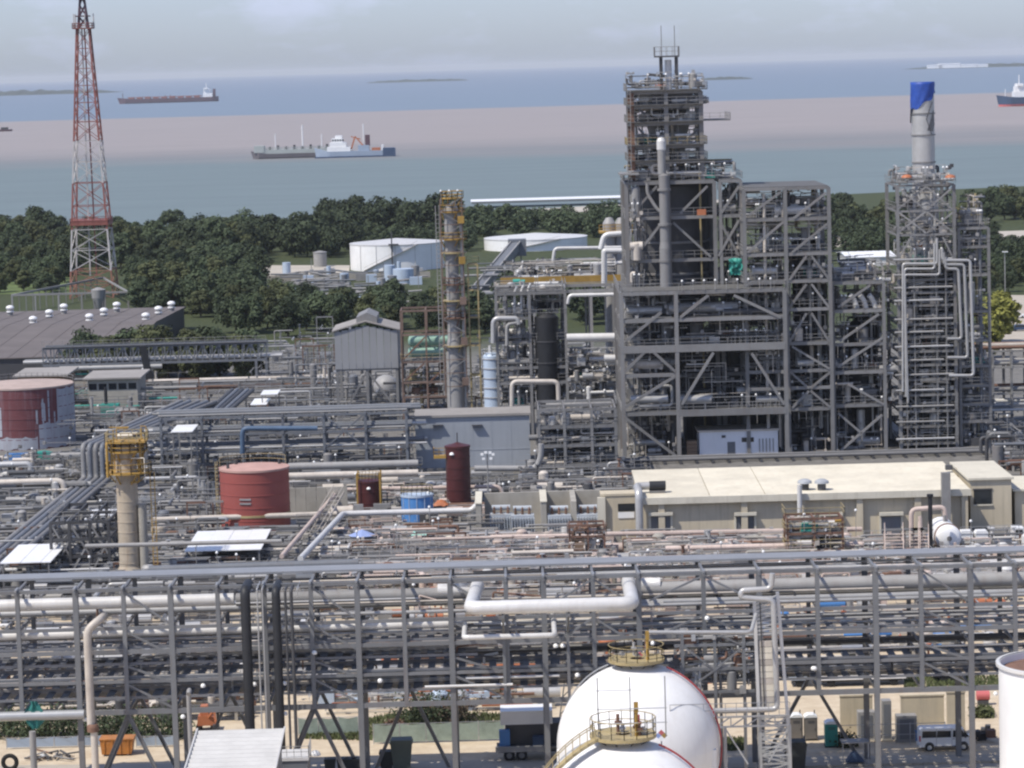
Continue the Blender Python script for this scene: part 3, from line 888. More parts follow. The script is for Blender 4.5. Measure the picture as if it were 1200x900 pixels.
# ---------------------------------------------------------------- vented warehouse
xr = Xat(212, 362, 735)
t = shed('warehouse', 'wide dark grey warehouse roof with white ventilators below the mast', 'warehouse', -190, xr, 618, 742, 5.0, 'steel_dark', 'warehouse_roof', 1.6, seams=22)
VENT = ((12, 363), (39, 376), (58, 368), (75, 361), (105, 373), (122, 366), (137, 359), (171, 372), (186, 364), (201, 358))
order = ['leftmost white roof ventilator on the warehouse', 'front white roof ventilator left of the mast', 'white roof ventilator halfway up the slope left of the mast', 'white roof ventilator high on the slope left of the mast',
         'front white roof ventilator below the mast', 'middle white roof ventilator of the slanting row of three below the mast', 'rear white roof ventilator of the slanting row of three below the mast',
         'front white roof ventilator near the trees', 'middle white roof ventilator near the trees', 'rearmost white roof ventilator near the trees']
for (px, py), lb in zip(VENT, order):
    p = G(px, py + 4, 6.2)
    t = thing('roof_ventilator', lb, 'ventilator', (p.x, p.y, 6.0), 'white ventilators on the warehouse roof')
    cyl('base', t, 'steel_pale', (p.x, p.y, 5.2), (p.x, p.y, 7.0), .65)
    MB().lathe((p.x, p.y, 7.0), [(.5, 0), (.85, .2), (.98, .5), (.8, .85), (.3, 1.05), (0, 1.07)], 14).build('turbine', 'white_paint', t)
    MB().lathe((p.x, p.y, 6.4), [(.66, 0), (.9, .05), (.9, .3), (.66, .35)], 14).build('collar', 'white_paint', t)
# open canopy frame beside the mast
Y = 800
t = thing('gantry_frame', 'open grey steel canopy frame at the foot of the mast', 'frame', (Xat(60, 345, Y), Y, 0))
A, B_, C_ = W(14, 346, Y), W(150, 345, Y), W(112, 322, Y + 45)
zt = A.z
beam('beam', t, 'steel_pale', A, V((B_.x, Y, zt)), .5); beam('beam', t, 'steel_pale', A, V((C_.x, Y + 60, zt)), .5); beam('beam', t, 'steel_pale', V((B_.x, Y, zt)), V((C_.x, Y + 60, zt)), .4)
for i in range(6):
    x = A.x + (B_.x - A.x) * i / 5
    beam('post', t, 'steel_pale', (x, Y, 0), (x, Y, zt), .45)
for i in range(1, 14):
    q = A.lerp(V((C_.x, Y + 60, zt)), i / 14)
    beam('post', t, 'steel', (q.x, q.y, 0), (q.x, q.y, zt), .22)
t = thing('hopper', 'pale conical hopper standing under the mast', 'hopper', W(116, 358, 790))
c = W(116, 358, 790); c.z = 0
MB().lathe(c, [(.8, 1.5), (1.7, 4.5), (1.9, 6.6), (.4, 7.2), (0, 7.2)], 16).build('body', 'steel_pale', t)
for k in range(4): beam('leg', t, 'steel', (c.x + 1.6 * math.cos(k * 1.57 + .8), c.y + 1.6 * math.sin(k * 1.57 + .8), 0), (c.x + 1.6 * math.cos(k * 1.57 + .8), c.y + 1.6 * math.sin(k * 1.57 + .8), 4.5), .25)
# pale low sheds and grass by the wood
sheet('grass', 'grass', [G(-20, 345)[:2], G(85, 345)[:2], G(80, 312)[:2], G(-20, 312)[:2]], .05, 'stuff')['label'] = 'rough grass in front of the wood'
for px0, px1, py, lb in ((25, 48, 318.5, 'small pale shed on the grass, the left one of two'), (52, 90, 319.5, 'long pale shed on the grass behind the mast')):
    g0, g1 = G(px0, py), G(px1, py)
    shed('pale_shed', lb, 'shed', g0.x, g1.x, g0.y, g0.y + 6, 1.8, 'clad_white', 'clad_white', .6)

# ---------------------------------------------------------------- white storage tanks
def storage_tank(name, label, cx, cy, r, h, wallm, roofm, cone=1.0, n=48, courses=0, group=None, railm=None, stairs=True):
    t = thing(name, label, 'tank', (cx, cy, 0), group)
    MB().lathe((cx, cy, 0), [(r, 0), (r, h)], n).build('shell', wallm, t)
    MB().lathe((cx, cy, h), [(r + .1, -.25), (r + .1, .02), (r * .5, cone * .5), (0.02, cone)], n).build('roof', roofm, t)
    for i in range(courses):
        z = h * (i + 1) / (courses + 1)
        MB().lathe((cx, cy, z), [(r, -.06), (r + .05, -.05), (r + .05, .05), (r, .06)], n).build('course_ring', wallm, t)
    if railm:
        pts = [(cx + r * math.cos(a), cy + r * math.sin(a), h) for a in [2 * math.pi * k / 20 for k in range(20)]]
        rail(t, pts, 1.1, railm, 3, .06, closed=True)
    if stairs:
        b = MB()
        K = 16
        P = [(cx + (r + .4) * math.cos(a), cy + (r + .4) * math.sin(a), h * k / K) for k, a in enumerate([-2.3 + 1.2 * k / K for k in range(K + 1)])]
        for a, c_ in zip(P, P[1:]):
            b.bar(a, c_, .7, .18); b.bar(V(a) + V((0, -.3, 1)), V(c_) + V((0, -.3, 1)), .07)
        b.build('stair', railm or 'steel_pale', t)
    return t
c = G(464, 318)
r = (Xat(520, 318, c.y) - Xat(408, 318, c.y)) / 2
T1 = storage_tank('storage_tank', 'large white storage tank with a shallow cone roof behind the trees', c.x, c.y + r, r, Zat(464, 287, c.y), 'white_paint', 'clad_white', 1.3, 56, 0, None, None)
for i in range(5):
    a = -1.57 + (i - 2) * .42
    beam('rib', T1, 'clad_white', (c.x + (r + .05) * math.cos(a), c.y + r + (r + .05) * math.sin(a), 0), (c.x + (r + .05) * math.cos(a), c.y + r + (r + .05) * math.sin(a), Zat(464, 287, c.y)), .18)
beam('gauge_post', T1, 'steel_dark', (c.x - 1, c.y - .6, 0), (c.x - 1, c.y - .6, 12), .4)
slab('landing', T1, 'steel_dark', c.x - 2, c.x + 1, c.y - 1.4, c.y - .2, 8.0, 8.4)
Yt = 1010.0; xa, xb = Xat(567, 290, Yt), Xat(690, 290, Yt)
storage_tank('storage_tank', 'large white storage tank half hidden behind the inclined conveyor', (xa + xb) / 2, Yt + (xb - xa) / 2, (xb - xa) / 2, Zat(628, 281, Yt), 'white_paint', 'clad_white', 1.4, 56)
c = G(375, 313)
storage_tank('grey_tank', 'small grey tank on the sand beside the large white tank', c.x, c.y + 2, 2.1, 4.6, 'steel_pale', 'steel_pale', .5, 20, stairs=False)
sheet('sand', 'sand_pale', [G(303, 325)[:2], G(408, 329)[:2], G(410, 311)[:2], G(306, 311)[:2]], .05)
sheet('pond', 'asphalt', [G(310, 340)[:2], G(405, 338)[:2], G(405, 330)[:2], G(310, 330)[:2]], .07)
sheet('sand', 'sand_pale', [G(1150, 291)[:2], G(1230, 289)[:2], G(1230, 269)[:2], G(1150, 272)[:2]], .05)
sheet('sand', 'sand_pale', [G(968, 290)[:2], G(1002, 289)[:2], G(1000, 268)[:2], G(972, 270)[:2]], .05)
for a, c_ in ((296, 'pale fence in front of the sand'),):
    p, q = G(300, 331), G(500, 338)
    t = thing('tank_yard_wall', 'long low pale wall along the tank yard', 'wall', p)
    beam('wall', t, 'concrete', p + V((0, 0, .9)), V((q.x, p.y, .9)), 1.8, .3, up=(0, 1, 0))
# blue-grey pump yard between the tank and the trees
r_ = random.Random(5)
t = thing('pump_yard', 'blue grey pump and pipe yard in front of the white storage tank', 'pump yard', G(430, 350))
for i in range(150):
    px, py = r_.uniform(330, 500), r_.uniform(322, 372)
    if px > 470 and py > 340: continue
    p = G(px, py)
    k = r_.random()
    if k < .45:
        L = r_.uniform(3, 12)
        cyl('pipe', t, r_.choice(['steel_blue', 'steel_pale', 'steel']), (p.x - L / 2, p.y, .8 + r_.random() * 2), (p.x + L / 2, p.y, 1 + r_.random() * 1.5), r_.uniform(.15, .35))
    elif k < .7:
        box('cabinet', t, r_.choice(['steel_blue', 'clad', 'steel_pale', 'pale_blue']), (p.x, p.y, 1.1), (r_.uniform(1, 4), 2, 2.2))
    elif k < .88:
        cyl('drum', t, r_.choice(['steel_blue', 'pale_blue', 'steel_pale']), (p.x, p.y, 0), (p.x, p.y, r_.uniform(2, 4.5)), r_.uniform(.6, 1.4))
    else:
        beam('post', t, 'steel', (p.x, p.y, 0), (p.x, p.y, r_.uniform(4, 8)), .2)
for px, py, rr, h, m in ((457, 331, 1.6, 5.0, 'pale_blue'), (473, 332, 3.0, 4.2, 'pale_blue'), (487, 330, 1.2, 4.6, 'steel_pale')):
    p = G(px, py); cyl('drum', t, m, (p.x, p.y, 0), (p.x, p.y, h), rr)
# inclined conveyor
t = thing('conveyor', 'blue grey inclined conveyor gallery rising towards the white tank', 'conveyor', G(580, 352))
p, q = W(556, 347, 800), W(606, 287, 850)
MB().bar(p, q, 2.2, 2.4).build('gallery', 'steel_blue', t)
for k in (-1.3, 1.3):
    beam('chord', t, 'steel_pale', p + V((k, 0, 1.4)), q + V((k, 0, 1.4)), .35)
for i in range(7):
    c = p.lerp(q, i / 6)
    beam('leg', t, 'steel_blue', (c.x - 1.2, c.y, 0), (c.x - .9, c.y, c.z), .35); beam('leg', t, 'steel_blue', (c.x + 1.2, c.y, 0), (c.x + .9, c.y, c.z), .35)
    if i < 6:
        c2 = p.lerp(q, (i + 1) / 6)
        beam('brace', t, 'steel_blue', (c.x - 1, c.y, c.z - 4), (c2.x + 1, c2.y, c2.z - 1.5), .25)
slab('head_house', t, 'steel_blue', q.x - 2.5, q.x + 2.5, q.y - 2, q.y + 3, q.z - 3, q.z + 1.6)
# blue-grey process block behind, between the conveyor and the yellow deck
t = thing('far_pipe_block', 'blue grey low pipework block below the inclined conveyor', 'pipework', G(570, 350))
for i in range(60):
    px, py = r_.uniform(552, 640), r_.uniform(308, 362)
    p = W(px, py, r_.uniform(780, 850))
    if p.z < .5: continue
    if r_.random() < .6:
        L = r_.uniform(4, 14); cyl('pipe', t, r_.choice(['steel_blue', 'steel_pale', 'steel', 'clad']), (p.x - L / 2, p.y, p.z), (p.x + L / 2, p.y, p.z), r_.uniform(.15, .4))
    else:
        beam('post', t, r_.choice(['steel_blue', 'steel']), (p.x, p.y, 0), (p.x, p.y, p.z), .35)
# white roofed building and car park beside the covered stack
a, c = G(993, 312), G(1052, 312)
shed('white_shed', 'white roofed shed between the steel frames and the covered stack', 'shed', a.x, c.x, a.y, a.y + 26, 2.4, 'clad_white', 'white_paint', .8, seams=6)
sheet('car_park', 'road_pale', [G(1172, 412)[:2], G(1240, 412)[:2], G(1240, 346)[:2], G(1180, 346)[:2]], .05)
for i, (px, py, m, lb) in enumerate(((1191, 373, 'white_paint', 'white parked car at the near end of the car park'), (1196, 388, 'hull_blue', 'dark parked car at the picture edge'), (1186, 360, 'clad', 'silver parked car at the far end of the car park'))):
    g = G(px, py)
    t = thing('parked_car', lb, 'car', g, 'cars in the car park')
    b = MB().prism([(g.x - 2.1, .35), (g.x + 2.1, .35), (g.x + 2.1, .85), (g.x + 1.2, .95), (g.x + .7, 1.45), (g.x - 1.1, 1.45), (g.x - 1.8, .95), (g.x - 2.1, .85)], g.y - .85, g.y + .85)
    b.build('body', m, t)
    MB().prism([(g.x + 1.1, .98), (g.x + .66, 1.40), (g.x - 1.0, 1.40), (g.x - 1.6, .98)], g.y - .87, g.y + .87).build('window', 'glass_dark', t)
    for dx in (-1.3, 1.3):
        for dy in (-.75, .75): cyl('wheel', t, 'rubber', (g.x + dx, g.y + dy - .1, .33), (g.x + dx, g.y + dy + .1, .33), .33)
g = G(1178, 346)
t = thing('lamp_post', 'tall lamp post at the car park beside the yellow green tree', 'lamp post', g)
cyl('pole', t, 'steel_pale', g, g + V((0, 0, 11)), .12); box('lamp_head', t, 'lamp_white', g + V((0, -.5, 11)), (1.4, .5, .2))
# ================================================================ steel frames and clutter
def steel_frame(t, xs, ys, zs, m='steel', cw=.5, bw=.4, floors=(), rails=(), kind='hsec', back=True, fm='grating', rm='steel_pale', skip=()):
    """columns on a grid, beams at every level both ways, grating floors and handrails at the chosen levels"""
    for x in xs:
        for y in ys:
            beam('column', t, m, (x, y, 0), (x, y, zs[-1]), cw, cw, kind)
    for j, z in enumerate(zs):
        for y in ys:
            for i in range(len(xs) - 1):
                if (j, i) in skip: continue
                beam('beam', t, m, (xs[i], y, z), (xs[i + 1], y, z), bw * .8, bw * 1.25)
        for x in xs:
            for k in range(len(ys) - 1):
                beam('cross_beam', t, m, (x, ys[k], z - .03), (x, ys[k + 1], z - .03), bw * .7, bw * 1.1)
        if j in floors:
            slab('floor', t, fm, xs[0] + .1, xs[-1] - .1, ys[0] + .1, ys[-1] - .1, z + bw * .62 + .01, z + bw * .62 + .09)
        if j in rails:
            e = .25
            zz = z + bw * .62 + .09
            rail(t, [(xs[0] - e, ys[-1], zz), (xs[0] - e, ys[0] - e, zz), (xs[-1] + e, ys[0] - e, zz), (xs[-1] + e, ys[-1], zz)], 1.1, rm, 1.8, .055)
def braces(t, Y, segs, m='steel', w=.42):
    for a, b_, c, d in segs:
        beam('brace', t, m, W(a, b_, Y), W(c, d, Y), w, w * .9)
def lamp(t, x, y, z, h=2.2):
    c = cyl('lamp_pole', t, 'steel_pale', (x, y, z), (x, y, z + h), .05)
    MB().lathe((x, y, z + h), [(.0, -.04), (.17, 0), (.18, .12), (.10, .26), (0, .28)], 8).build('lamp_head', 'lamp_white', c)
FINE = 1.0
PM = ['steel', 'steel', 'steel_pale', 'clad', 'clad', 'steel_dark', 'clad_warm']
def rpipe(t, r, x0, x1, y0, y1, z0, z1, rmin=.06, rmax=.28, mats=PM, name='pipe', horiz=.6):
    """one orthogonal pipe wandering inside a volume"""
    p = V((r.uniform(x0, x1), r.uniform(y0, y1), r.uniform(z0, z1)))
    pts = [p.copy()]
    ax = 0 if r.random() < horiz else 2
    for k in range(r.randint(2, 5)):
        lo, hi = ((x0, x1), (y0, y1), (z0, z1))[ax]
        p[ax] = min(hi, max(lo, p[ax] + r.choice((-1, 1)) * r.uniform(.15, .7) * (hi - lo)))
        if (p - pts[-1]).length > .5: pts.append(p.copy())
        ax = r.choice([a for a in (0, 1, 2, 2, 0) if a != ax])
    if len(pts) < 2: return
    rr = rmin + (rmax - rmin) * r.random() ** 1.8
    MB().tube(pts, rr, 7, 2.4).build(name, r.choice(mats), t)
def fine(t, seed, x0, x1, y0, y1, z0, z1, n=40, mats=('steel', 'steel_pale', 'steel_dark', 'clad')):
    """small-bore lines, conduits and stanchions too fine to pick apart, one joined part per finish"""
    r = random.Random(seed)
    bs = {m: MB() for m in mats}
    for i in range(n):
        m = r.choice(mats); b = bs[m]
        p = V((r.uniform(x0, x1), y0 + (y1 - y0) * r.random() ** 1.6, r.uniform(z0, z1)))
        ax = r.choice((0, 0, 0, 2, 2, 1))
        w = r.uniform(.05, .13)
        for k in range(r.randint(1, 3)):
            q = p.copy(); lo, hi = ((x0, x1), (y0, y1), (z0, z1))[ax]
            q[ax] = min(hi, max(lo, p[ax] + r.choice((-1, 1)) * r.uniform(.12, .5) * (hi - lo)))
            if (q - p).length > .3: b.bar(p, q, w)
            if r.random() < .35: b.box(q, (r.uniform(.2, .55),) * 3)
            p = q; ax = r.choice([a for a in (0, 0, 1, 2, 2) if a != ax])
    for m, b in bs.items():
        if b.v:
            o = b.build('small_pipework', m, t); o['kind'] = 'stuff'
def fill(t, seed, x0, x1, y0, y1, levels, per=6, pipes=8, lamps=2, mats=PM, rmax=.28, big=1.0, vpipes=3):
    """equipment standing on each deck, with pipes between the decks"""
    r = random.Random(seed)
    for z, zn in zip(levels, levels[1:]):
        h = zn - z
        for i in range(per):
            x, y = r.uniform(x0 + 1, x1 - 1), y0 + (y1 - y0) * r.random() ** 1.4
            k = r.random()
            m = r.choice(mats)
            if k < .30:
                L = r.uniform(1.5, min(6, x1 - x0)) * big; rr = min(r.uniform(.3, .75) * big, h * .22)
                zc = z + .35 + rr + r.random() * max(.1, h * .5 - 2 * rr)
                d = cyl('drum', t, m, (x - L / 2, y, zc), (x + L / 2, y, zc), rr)
                for s in (-.3, .3): slab('saddle', d, 'steel', x + s * L - .15, x + s * L + .15, y - rr * .6, y + rr * .6, z + .2, zc - rr * .5)
            elif k < .55:
                rr = r.uniform(.25, .8) * big; hh = min(r.uniform(.4, .9) * h, 7)
                MB().lathe((x, y, z), [(rr, .2), (rr, hh), (rr * .7, hh + rr * .3), (0, hh + rr * .42)], 12).build('vessel', m, t)
            elif k < .72:
                s = (r.uniform(.6, 1.8), r.uniform(.6, 1.4), min(r.uniform(.8, 2.0), h * .6))
                box('cabinet', t, m, (x, y, z + s[2] / 2 + .2), s)
            elif k < .9:
                b = MB(); zz = z + r.uniform(.5, max(.6, h * .6))
                b.rod((x - .5, y, zz), (x + .5, y, zz), .12, 6); b.rod((x, y, zz), (x, y, zz + .7), .06, 6)
                b.lathe((x, y, zz + .7), [(.02, -.03), (.3, -.03), (.3, .03), (.02, .03)], 8); b.box((x - .5, y, zz), (.1, .45, .45)); b.box((x + .5, y, zz), (.1, .45, .45))
                b.build('valve', r.choice(['orange', 'steel', 'clad', 'steel_pale', 'rust']), t)
            else:
                b = MB(); b.slab(x - 1.2, x + 1.2, y - .5, y + .5, z + .2, z + .45); b.rod((x - 1, y, z + .9), (x + .2, y, z + .9), .4, 9); b.rod((x + .3, y, z + .9), (x + 1, y, z + .9), .28, 9)
                b.build('pump', r.choice(['steel_pale', 'steel_blue', 'teal', 'clad']), t)
        for i in range(pipes): rpipe(t, r, x0, x1, y0, y1, z + .4, zn - .2, .06, rmax, mats)
        fine(t, seed * 31 + int(z * 10), x0, x1, y0 - .3, y1, z + .2, zn - .1, int((x1 - x0) * h * .55 * FINE) + 12, tuple(dict.fromkeys(['steel', 'steel_pale', 'steel_dark'] + list(mats)))[:6])
        for i in range(lamps):
            lamp(t, r.uniform(x0 + .5, x1 - .5), y0 - .2, z + .3, 2.0)
    for i in range(vpipes):
        x, y = r.uniform(x0, x1), r.uniform(y0, y1)
        cyl('riser', t, r.choice(mats), (x, y, r.uniform(0, 3)), (x, y, levels[-1] - r.random() * 3), r.uniform(.1, rmax))

# ---------------------------------------------------------------- S1: the main lower frame
Y1 = 471.0
def xs_(pxs, py, Y): return [Xat(p, py, Y) for p in pxs]
def zs_(pys, px, Y): return [Zat(px, p, Y) for p in pys]
t = thing('process_structure', 'broad grey steel frame with big diagonals around the blue white shed', 'steel frame', (Xat(795, 538, Y1), Y1, 0))
xs = xs_((730, 794, 921), 440, Y1)
zs = zs_((537, 484, 439, 408, 375, 343), 794, Y1)
steel_frame(t, xs, [Y1, Y1 + 12, Y1 + 24], zs, 'steel', .62, .45, floors=(1, 3, 4, 5), rails=(1, 3, 5), skip=((2, 1),))
slab('girder', t, 'steel', xs[0], xs[2], Y1 - .35, Y1 - .2, zs[3] - .6, zs[3] + .55)
slab('girder', t, 'steel', xs[1], xs[2], Y1 - .35, Y1 - .2, zs[1] - .55, zs[1] + .5)
braces(t, Y1 - .1, ((733, 477, 791, 441), (732, 489, 793, 535), (732, 436, 757, 411), (764, 411, 792, 436), (733, 400, 775, 366),
                    (799, 474, 836, 413), (881, 414, 919, 474), (797, 372, 830, 346), (860, 346, 915, 372)), 'steel', .46)
fill(t, 101, xs[0] + .6, xs[1] - .4, Y1 + 1.2, Y1 + 22, zs, 6, 10, 1)
fill(t, 102, xs[1] + .6, xs[2] - .4, Y1 + 1.2, Y1 + 22, [zs[1], zs[3], zs[4], zs[5]], 10, 16, 4, big=1.4)
MB().tube([(xs[1] - 1, Y1 + 3, zs[4] + 1.6), (xs[2] - 7, Y1 + 3, zs[4] + 1.6)], .85, 12, 0).build('main_duct', 'clad', t)
MB().tube([(xs[0] + 1, Y1 + 4, zs[4] + 1.3), (xs[1] - 2, Y1 + 4, zs[4] + 1.3)], .7, 12, 0).build('main_duct', 'clad', t)
r = random.Random(7)
for i in range(9):
    x = xs[1] + 1 + i * 1.7; lamp(t, x, Y1 - .3, zs[5] + .3, 1.4)
# black box added inside the frame to make its bays dark
xa, xb = Xat(800, 450, Y1 + 14), Xat(880, 450, Y1 + 14)
t2 = thing('dark_filler', 'black box added deep inside the broad steel frame to darken it', 'dark_filler', (xa, Y1 + 16, 0))
slab('casing', t2, 'black', xa, xb, Y1 + 13, Y1 + 23, 5.2, zs[3] - 1)
for i in range(6): slab('buckstay', t2, 'steel_dark', xa - .1, xb + .1, Y1 + 12.75, Y1 + 12.98, 6 + i * 1.7, 6.25 + i * 1.7)
for x in (xa + 1, (xa + xb) / 2, xb - 1): slab('leg', t2, 'steel_dark', x - .4, x + .4, Y1 + 17, Y1 + 18, 0, 5.2)
# blue-white shed
xa, xb = Xat(820, 530, Y1 + 2), Xat(912, 530, Y1 + 2)
zt_ = Zat(866, 505, Y1 + 2)
t2 = thing('control_shed', 'small pale blue shed with two dark windows under the steel frame', 'shed', ((xa + xb) / 2, Y1 + 5, 0))
mat('shed_white', (0.72, 0.74, 0.78), .6, 0, .05, .3, 0, .1, (.4, .42, .45))
slab('wall', t2, 'shed_white', xa, xb, Y1 + 2, Y1 + 8, 0, zt_)
slab('roof', t2, 'clad_warm', xa - .3, xb + .3, Y1 + 1.7, Y1 + 8.3, zt_ + .002, zt_ + .22)
for px in (872, 880.5):
    x = Xat(px, 515, Y1 + 2); slab('window', t2, 'glass_dark', x - .38, x + .38, Y1 + 1.93, Y1 + 2.02, zt_ - 1.75, zt_ - 1.05)
x = Xat(857, 523, Y1 + 2); slab('door', t2, 'steel_blue', x - .6, x + .6, Y1 + 1.93, Y1 + 2.02, .15, 2.0)
x = Xat(848, 510, Y1 + 2); slab('vent', t2, 'steel_dark', x - .3, x + .3, Y1 + 1.9, Y1 + 2.02, zt_ - 1.0, zt_ - .6)
for i in range(5): x = Xat(890 + i * 4, 520, Y1 + 2); cyl('conduit', t2, 'steel', (x, Y1 + 1.9, .3), (x, Y1 + 1.9, 2.4), .07)
for px in (822, 845, 866, 888, 910): x = Xat(px, 520, Y1 + 2); slab('panel_joint', t2, 'shed_white', x - .05, x + .05, Y1 + 1.95, Y1 + 2.01, 0, zt_ - .02)
x = Xat(812, 525, Y1 + 2); t2 = thing('timber_crate', 'brown crate at the left end of the pale blue shed', 'crate', (x, Y1 + 3, 0)); 
for i in range(4): slab('plank', t2, 'brown_wall', x - .9, x + .7, Y1 + 2.4, Y1 + 4, .1 + i * .55, .58 + i * .55)

# ---------------------------------------------------------------- main tower
Y2 = 481.0
t = thing('reactor_tower', 'tallest dark steel tower carrying the reactor and aerials', 'process tower', (Xat(787, 338, Y2), Y2, 0))
xs = xs_((735, 784, 838), 270, Y2); zl = zs_((440, 400, 338, 305, 255, 214), 787, Y2)
steel_frame(t, xs, [Y2, Y2 + 9, Y2 + 17], zl, 'steel', .6, .42, floors=(2, 5), rails=(2, 3, 4, 5))
xw = Xat(868, 214, Y2); xl = Xat(726, 205, Y2)
steel_frame(t, [xs[2] + .9, xw], [Y2, Y2 + 17], zl, 'steel', .5, .4, floors=(3, 4, 5), rails=(3, 4, 5))
braces(t, Y2 - .1, ((797, 250, 829, 218), (789, 261, 833, 301), (745, 300, 778, 258), (845, 250, 866, 218), (842, 300, 866, 258), (845, 262, 866, 300), (741, 250, 770, 218)), 'steel', .4)
slab('deck', t, 'steel_pale', xl, xs[0] + 2, Y2 - 1.5, Y2 + 6, Zat(735, 205, Y2), Zat(735, 203, Y2))
xu = xs_((741, 781, 822), 150, Y2 + 2); zu = [zl[5]] + zs_((190, 172, 145, 125, 108), 780, Y2 + 2)
for x in xu:
    for y in (Y2 + 2, Y2 + 13): beam('column', t, 'steel' if x != xu[0] else 'rust', (x, y, zu[0]), (x, y, zu[-1]), .65, .65, 'hsec')
for j, z in enumerate(zu[1:]):
    for y in (Y2 + 2, Y2 + 13): beam('beam', t, 'steel', (xu[0], y, z), (xu[2], y, z), .4, .5)
    for x in xu: beam('cross_beam', t, 'steel', (x, Y2 + 2, z - .05), (x, Y2 + 13, z - .05), .35, .45)
    e = {2: 4.5, 4: 1.0}.get(j, .8)
    slab('floor', t, 'grating', xu[0] - .8, xu[2] + e, Y2 + 1, Y2 + 13.5, z + .28, z + .40)
    rail(t, [(xu[0] - .8, Y2 + 13, z + .4), (xu[0] - .8, Y2 + 1, z + .4), (xu[2] + e, Y2 + 1, z + .4), (xu[2] + e, Y2 + 13, z + .4)], 1.1, 'steel_pale' if j != 1 else 'yellow_pale', 1.6, .055)
slab('casing_panel', t, 'steel_dark', xu[0] + 3.2, xu[2] - 1.2, Y2 + 2.6, Y2 + 2.8, zu[4] - .1, zu[5] - .2)
slab('casing_panel', t, 'steel', xu[0] + 4.2, xu[2] - 1.8, Y2 + 2.3, Y2 + 2.5, zu[3] + 2.2, zu[4] - .4)
braces(t, Y2 + 2, ((812, 112, 795, 128), (765, 140, 748, 128), (800, 168, 820, 150), (748, 150, 765, 170)), 'steel_dark', .4)
fill(t, 201, xu[0] + .5, xu[2] - .4, Y2 + 2.6, Y2 + 12, zu, 9, 16, 3, PM + ['clad_white', 'clad_warm', 'steel_dark'], .35, 1.1)
fill(t, 202, xu[0] - 1, xu[2] + 5, Y2 + 1.5, Y2 + 11, [zu[0] + .3, zu[1]], 12, 16, 6, PM + ['clad_white', 'clad', 'yellow_pale'], .35)
fill(t, 203, xs[0] + .3, xs[0] + 2.5, Y2 - .6, Y2 + 5, zl[1:], 3, 7, 2)
fill(t, 204, xs[2] + .8, xw - .3, Y2 + .5, Y2 + 14, zl[1:], 5, 7, 2)
fill(t, 206, xu[0] - .5, xu[2] + .5, Y2 + 1.8, Y2 + 12, [zu[5] + .4, zu[5] + 3.2], 8, 10, 5)
# top portal with the bright vent stack
xp0, xp1 = Xat(775, 90, Y2 + 5), Xat(793, 90, Y2 + 5); zt_ = Zat(784, 67, Y2 + 5)
for x in (xp0, xp1):
    for y in (Y2 + 4, Y2 + 6.4): beam('column', t, 'steel_dark', (x, y, zu[5]), (x, y, zt_), .4, .4, 'hsec')
slab('platform', t, 'steel_dark', xp0 - 1, xp1 + .4, Y2 + 3.4, Y2 + 7, zt_, zt_ + .25)
rail(t, [(xp0 - 1, Y2 + 3.4, zt_ + .25), (xp1 + .4, Y2 + 3.4, zt_ + .25), (xp1 + .4, Y2 + 7, zt_ + .25), (xp0 - 1, Y2 + 7, zt_ + .25)], 1.4, 'steel_pale', 1, .06, closed=True)
for px in (775, 790.5): x = Xat(px, 50, Y2 + 5); cyl('aerial', t, 'steel', (x, Y2 + 5, zt_), (x, Y2 + 5, Zat(px, 30, Y2 + 5)), .06)
cyl('vent_stack', t, 'clad_white', ((xp0 + xp1) / 2 - .1, Y2 + 5, zu[5] - 2), ((xp0 + xp1) / 2 - .1, Y2 + 5, zt_ - .4), .55)
ladder(t, (Xat(736.5, 150, Y2), Y2 - .4, zl[5]), (Xat(736.5, 100, Y2), Y2 - .4, zu[5] + 1), .5)
# vessels held by the tower
cx = Xat(788, 270, Y2 + 9)
t2 = thing('regenerator', 'huge dark grey cylindrical vessel inside the tallest tower', 'vessel', (cx, Y2 + 9, 0))
b = MB(); b.lathe((cx, Y2 + 8.6, 0), [(1.2, 13), (4, 18), (5.7, 21), (5.7, zl[5] - .8), (4.6, zl[5] + .6)], 36); b.build('shell', 'steel_dark', t2)
for z in (23, 27.5, 32.5, 37): MB().lathe((cx, Y2 + 8.6, z), [(5.7, -.2), (5.85, -.15), (5.85, .15), (5.7, .2)], 36).build('stiffener', 'steel', t2)
for k in range(4): a = .78 + k * 1.57; slab('support_leg', t2, 'steel_dark', cx + 4 * math.cos(a) - .4, cx + 4 * math.cos(a) + .4, Y2 + 8.6 + 4 * math.sin(a) - .4, Y2 + 8.6 + 4 * math.sin(a) + .4, 0, 18)
cx = Xat(783, 150, Y2 + 8)
t2 = thing('disengager', 'grey reactor vessel inside the top of the tallest tower', 'vessel', (cx, Y2 + 8, zu[0]))
MB().lathe((cx, Y2 + 8, 0), [(2.6, zu[0] + .6), (2.6, zu[2]), (3.5, zu[3]), (3.5, zu[5] - 2.2), (2.4, zu[5] - .9), (.5, zu[5] - .4)], 30).build('shell', 'steel', t2)
cx = Xat(779, 260, Y2 - 1)
t2 = thing('standpipe', 'thick pale grey vertical pipe on the face of the tallest tower', 'pipe', (cx, Y2 - 1, 20))
MB().lathe((cx, Y2 - 1.2, 0), [(.95, zl[1]), (.95, zl[3] + 2), (.8, zl[3] + 3), (.8, zl[5] + 1.2), (0, zl[5] + 1.6)], 18).build('shell', 'steel', t2)
for z in (zl[3], zl[4] - 1, zl[5] - 1): MB().lathe((cx, Y2 - 1.2, z), [(.7, -.2), (1.08, -.18), (1.08, .18), (.7, .2)], 18).build('flange', 'steel', t2)
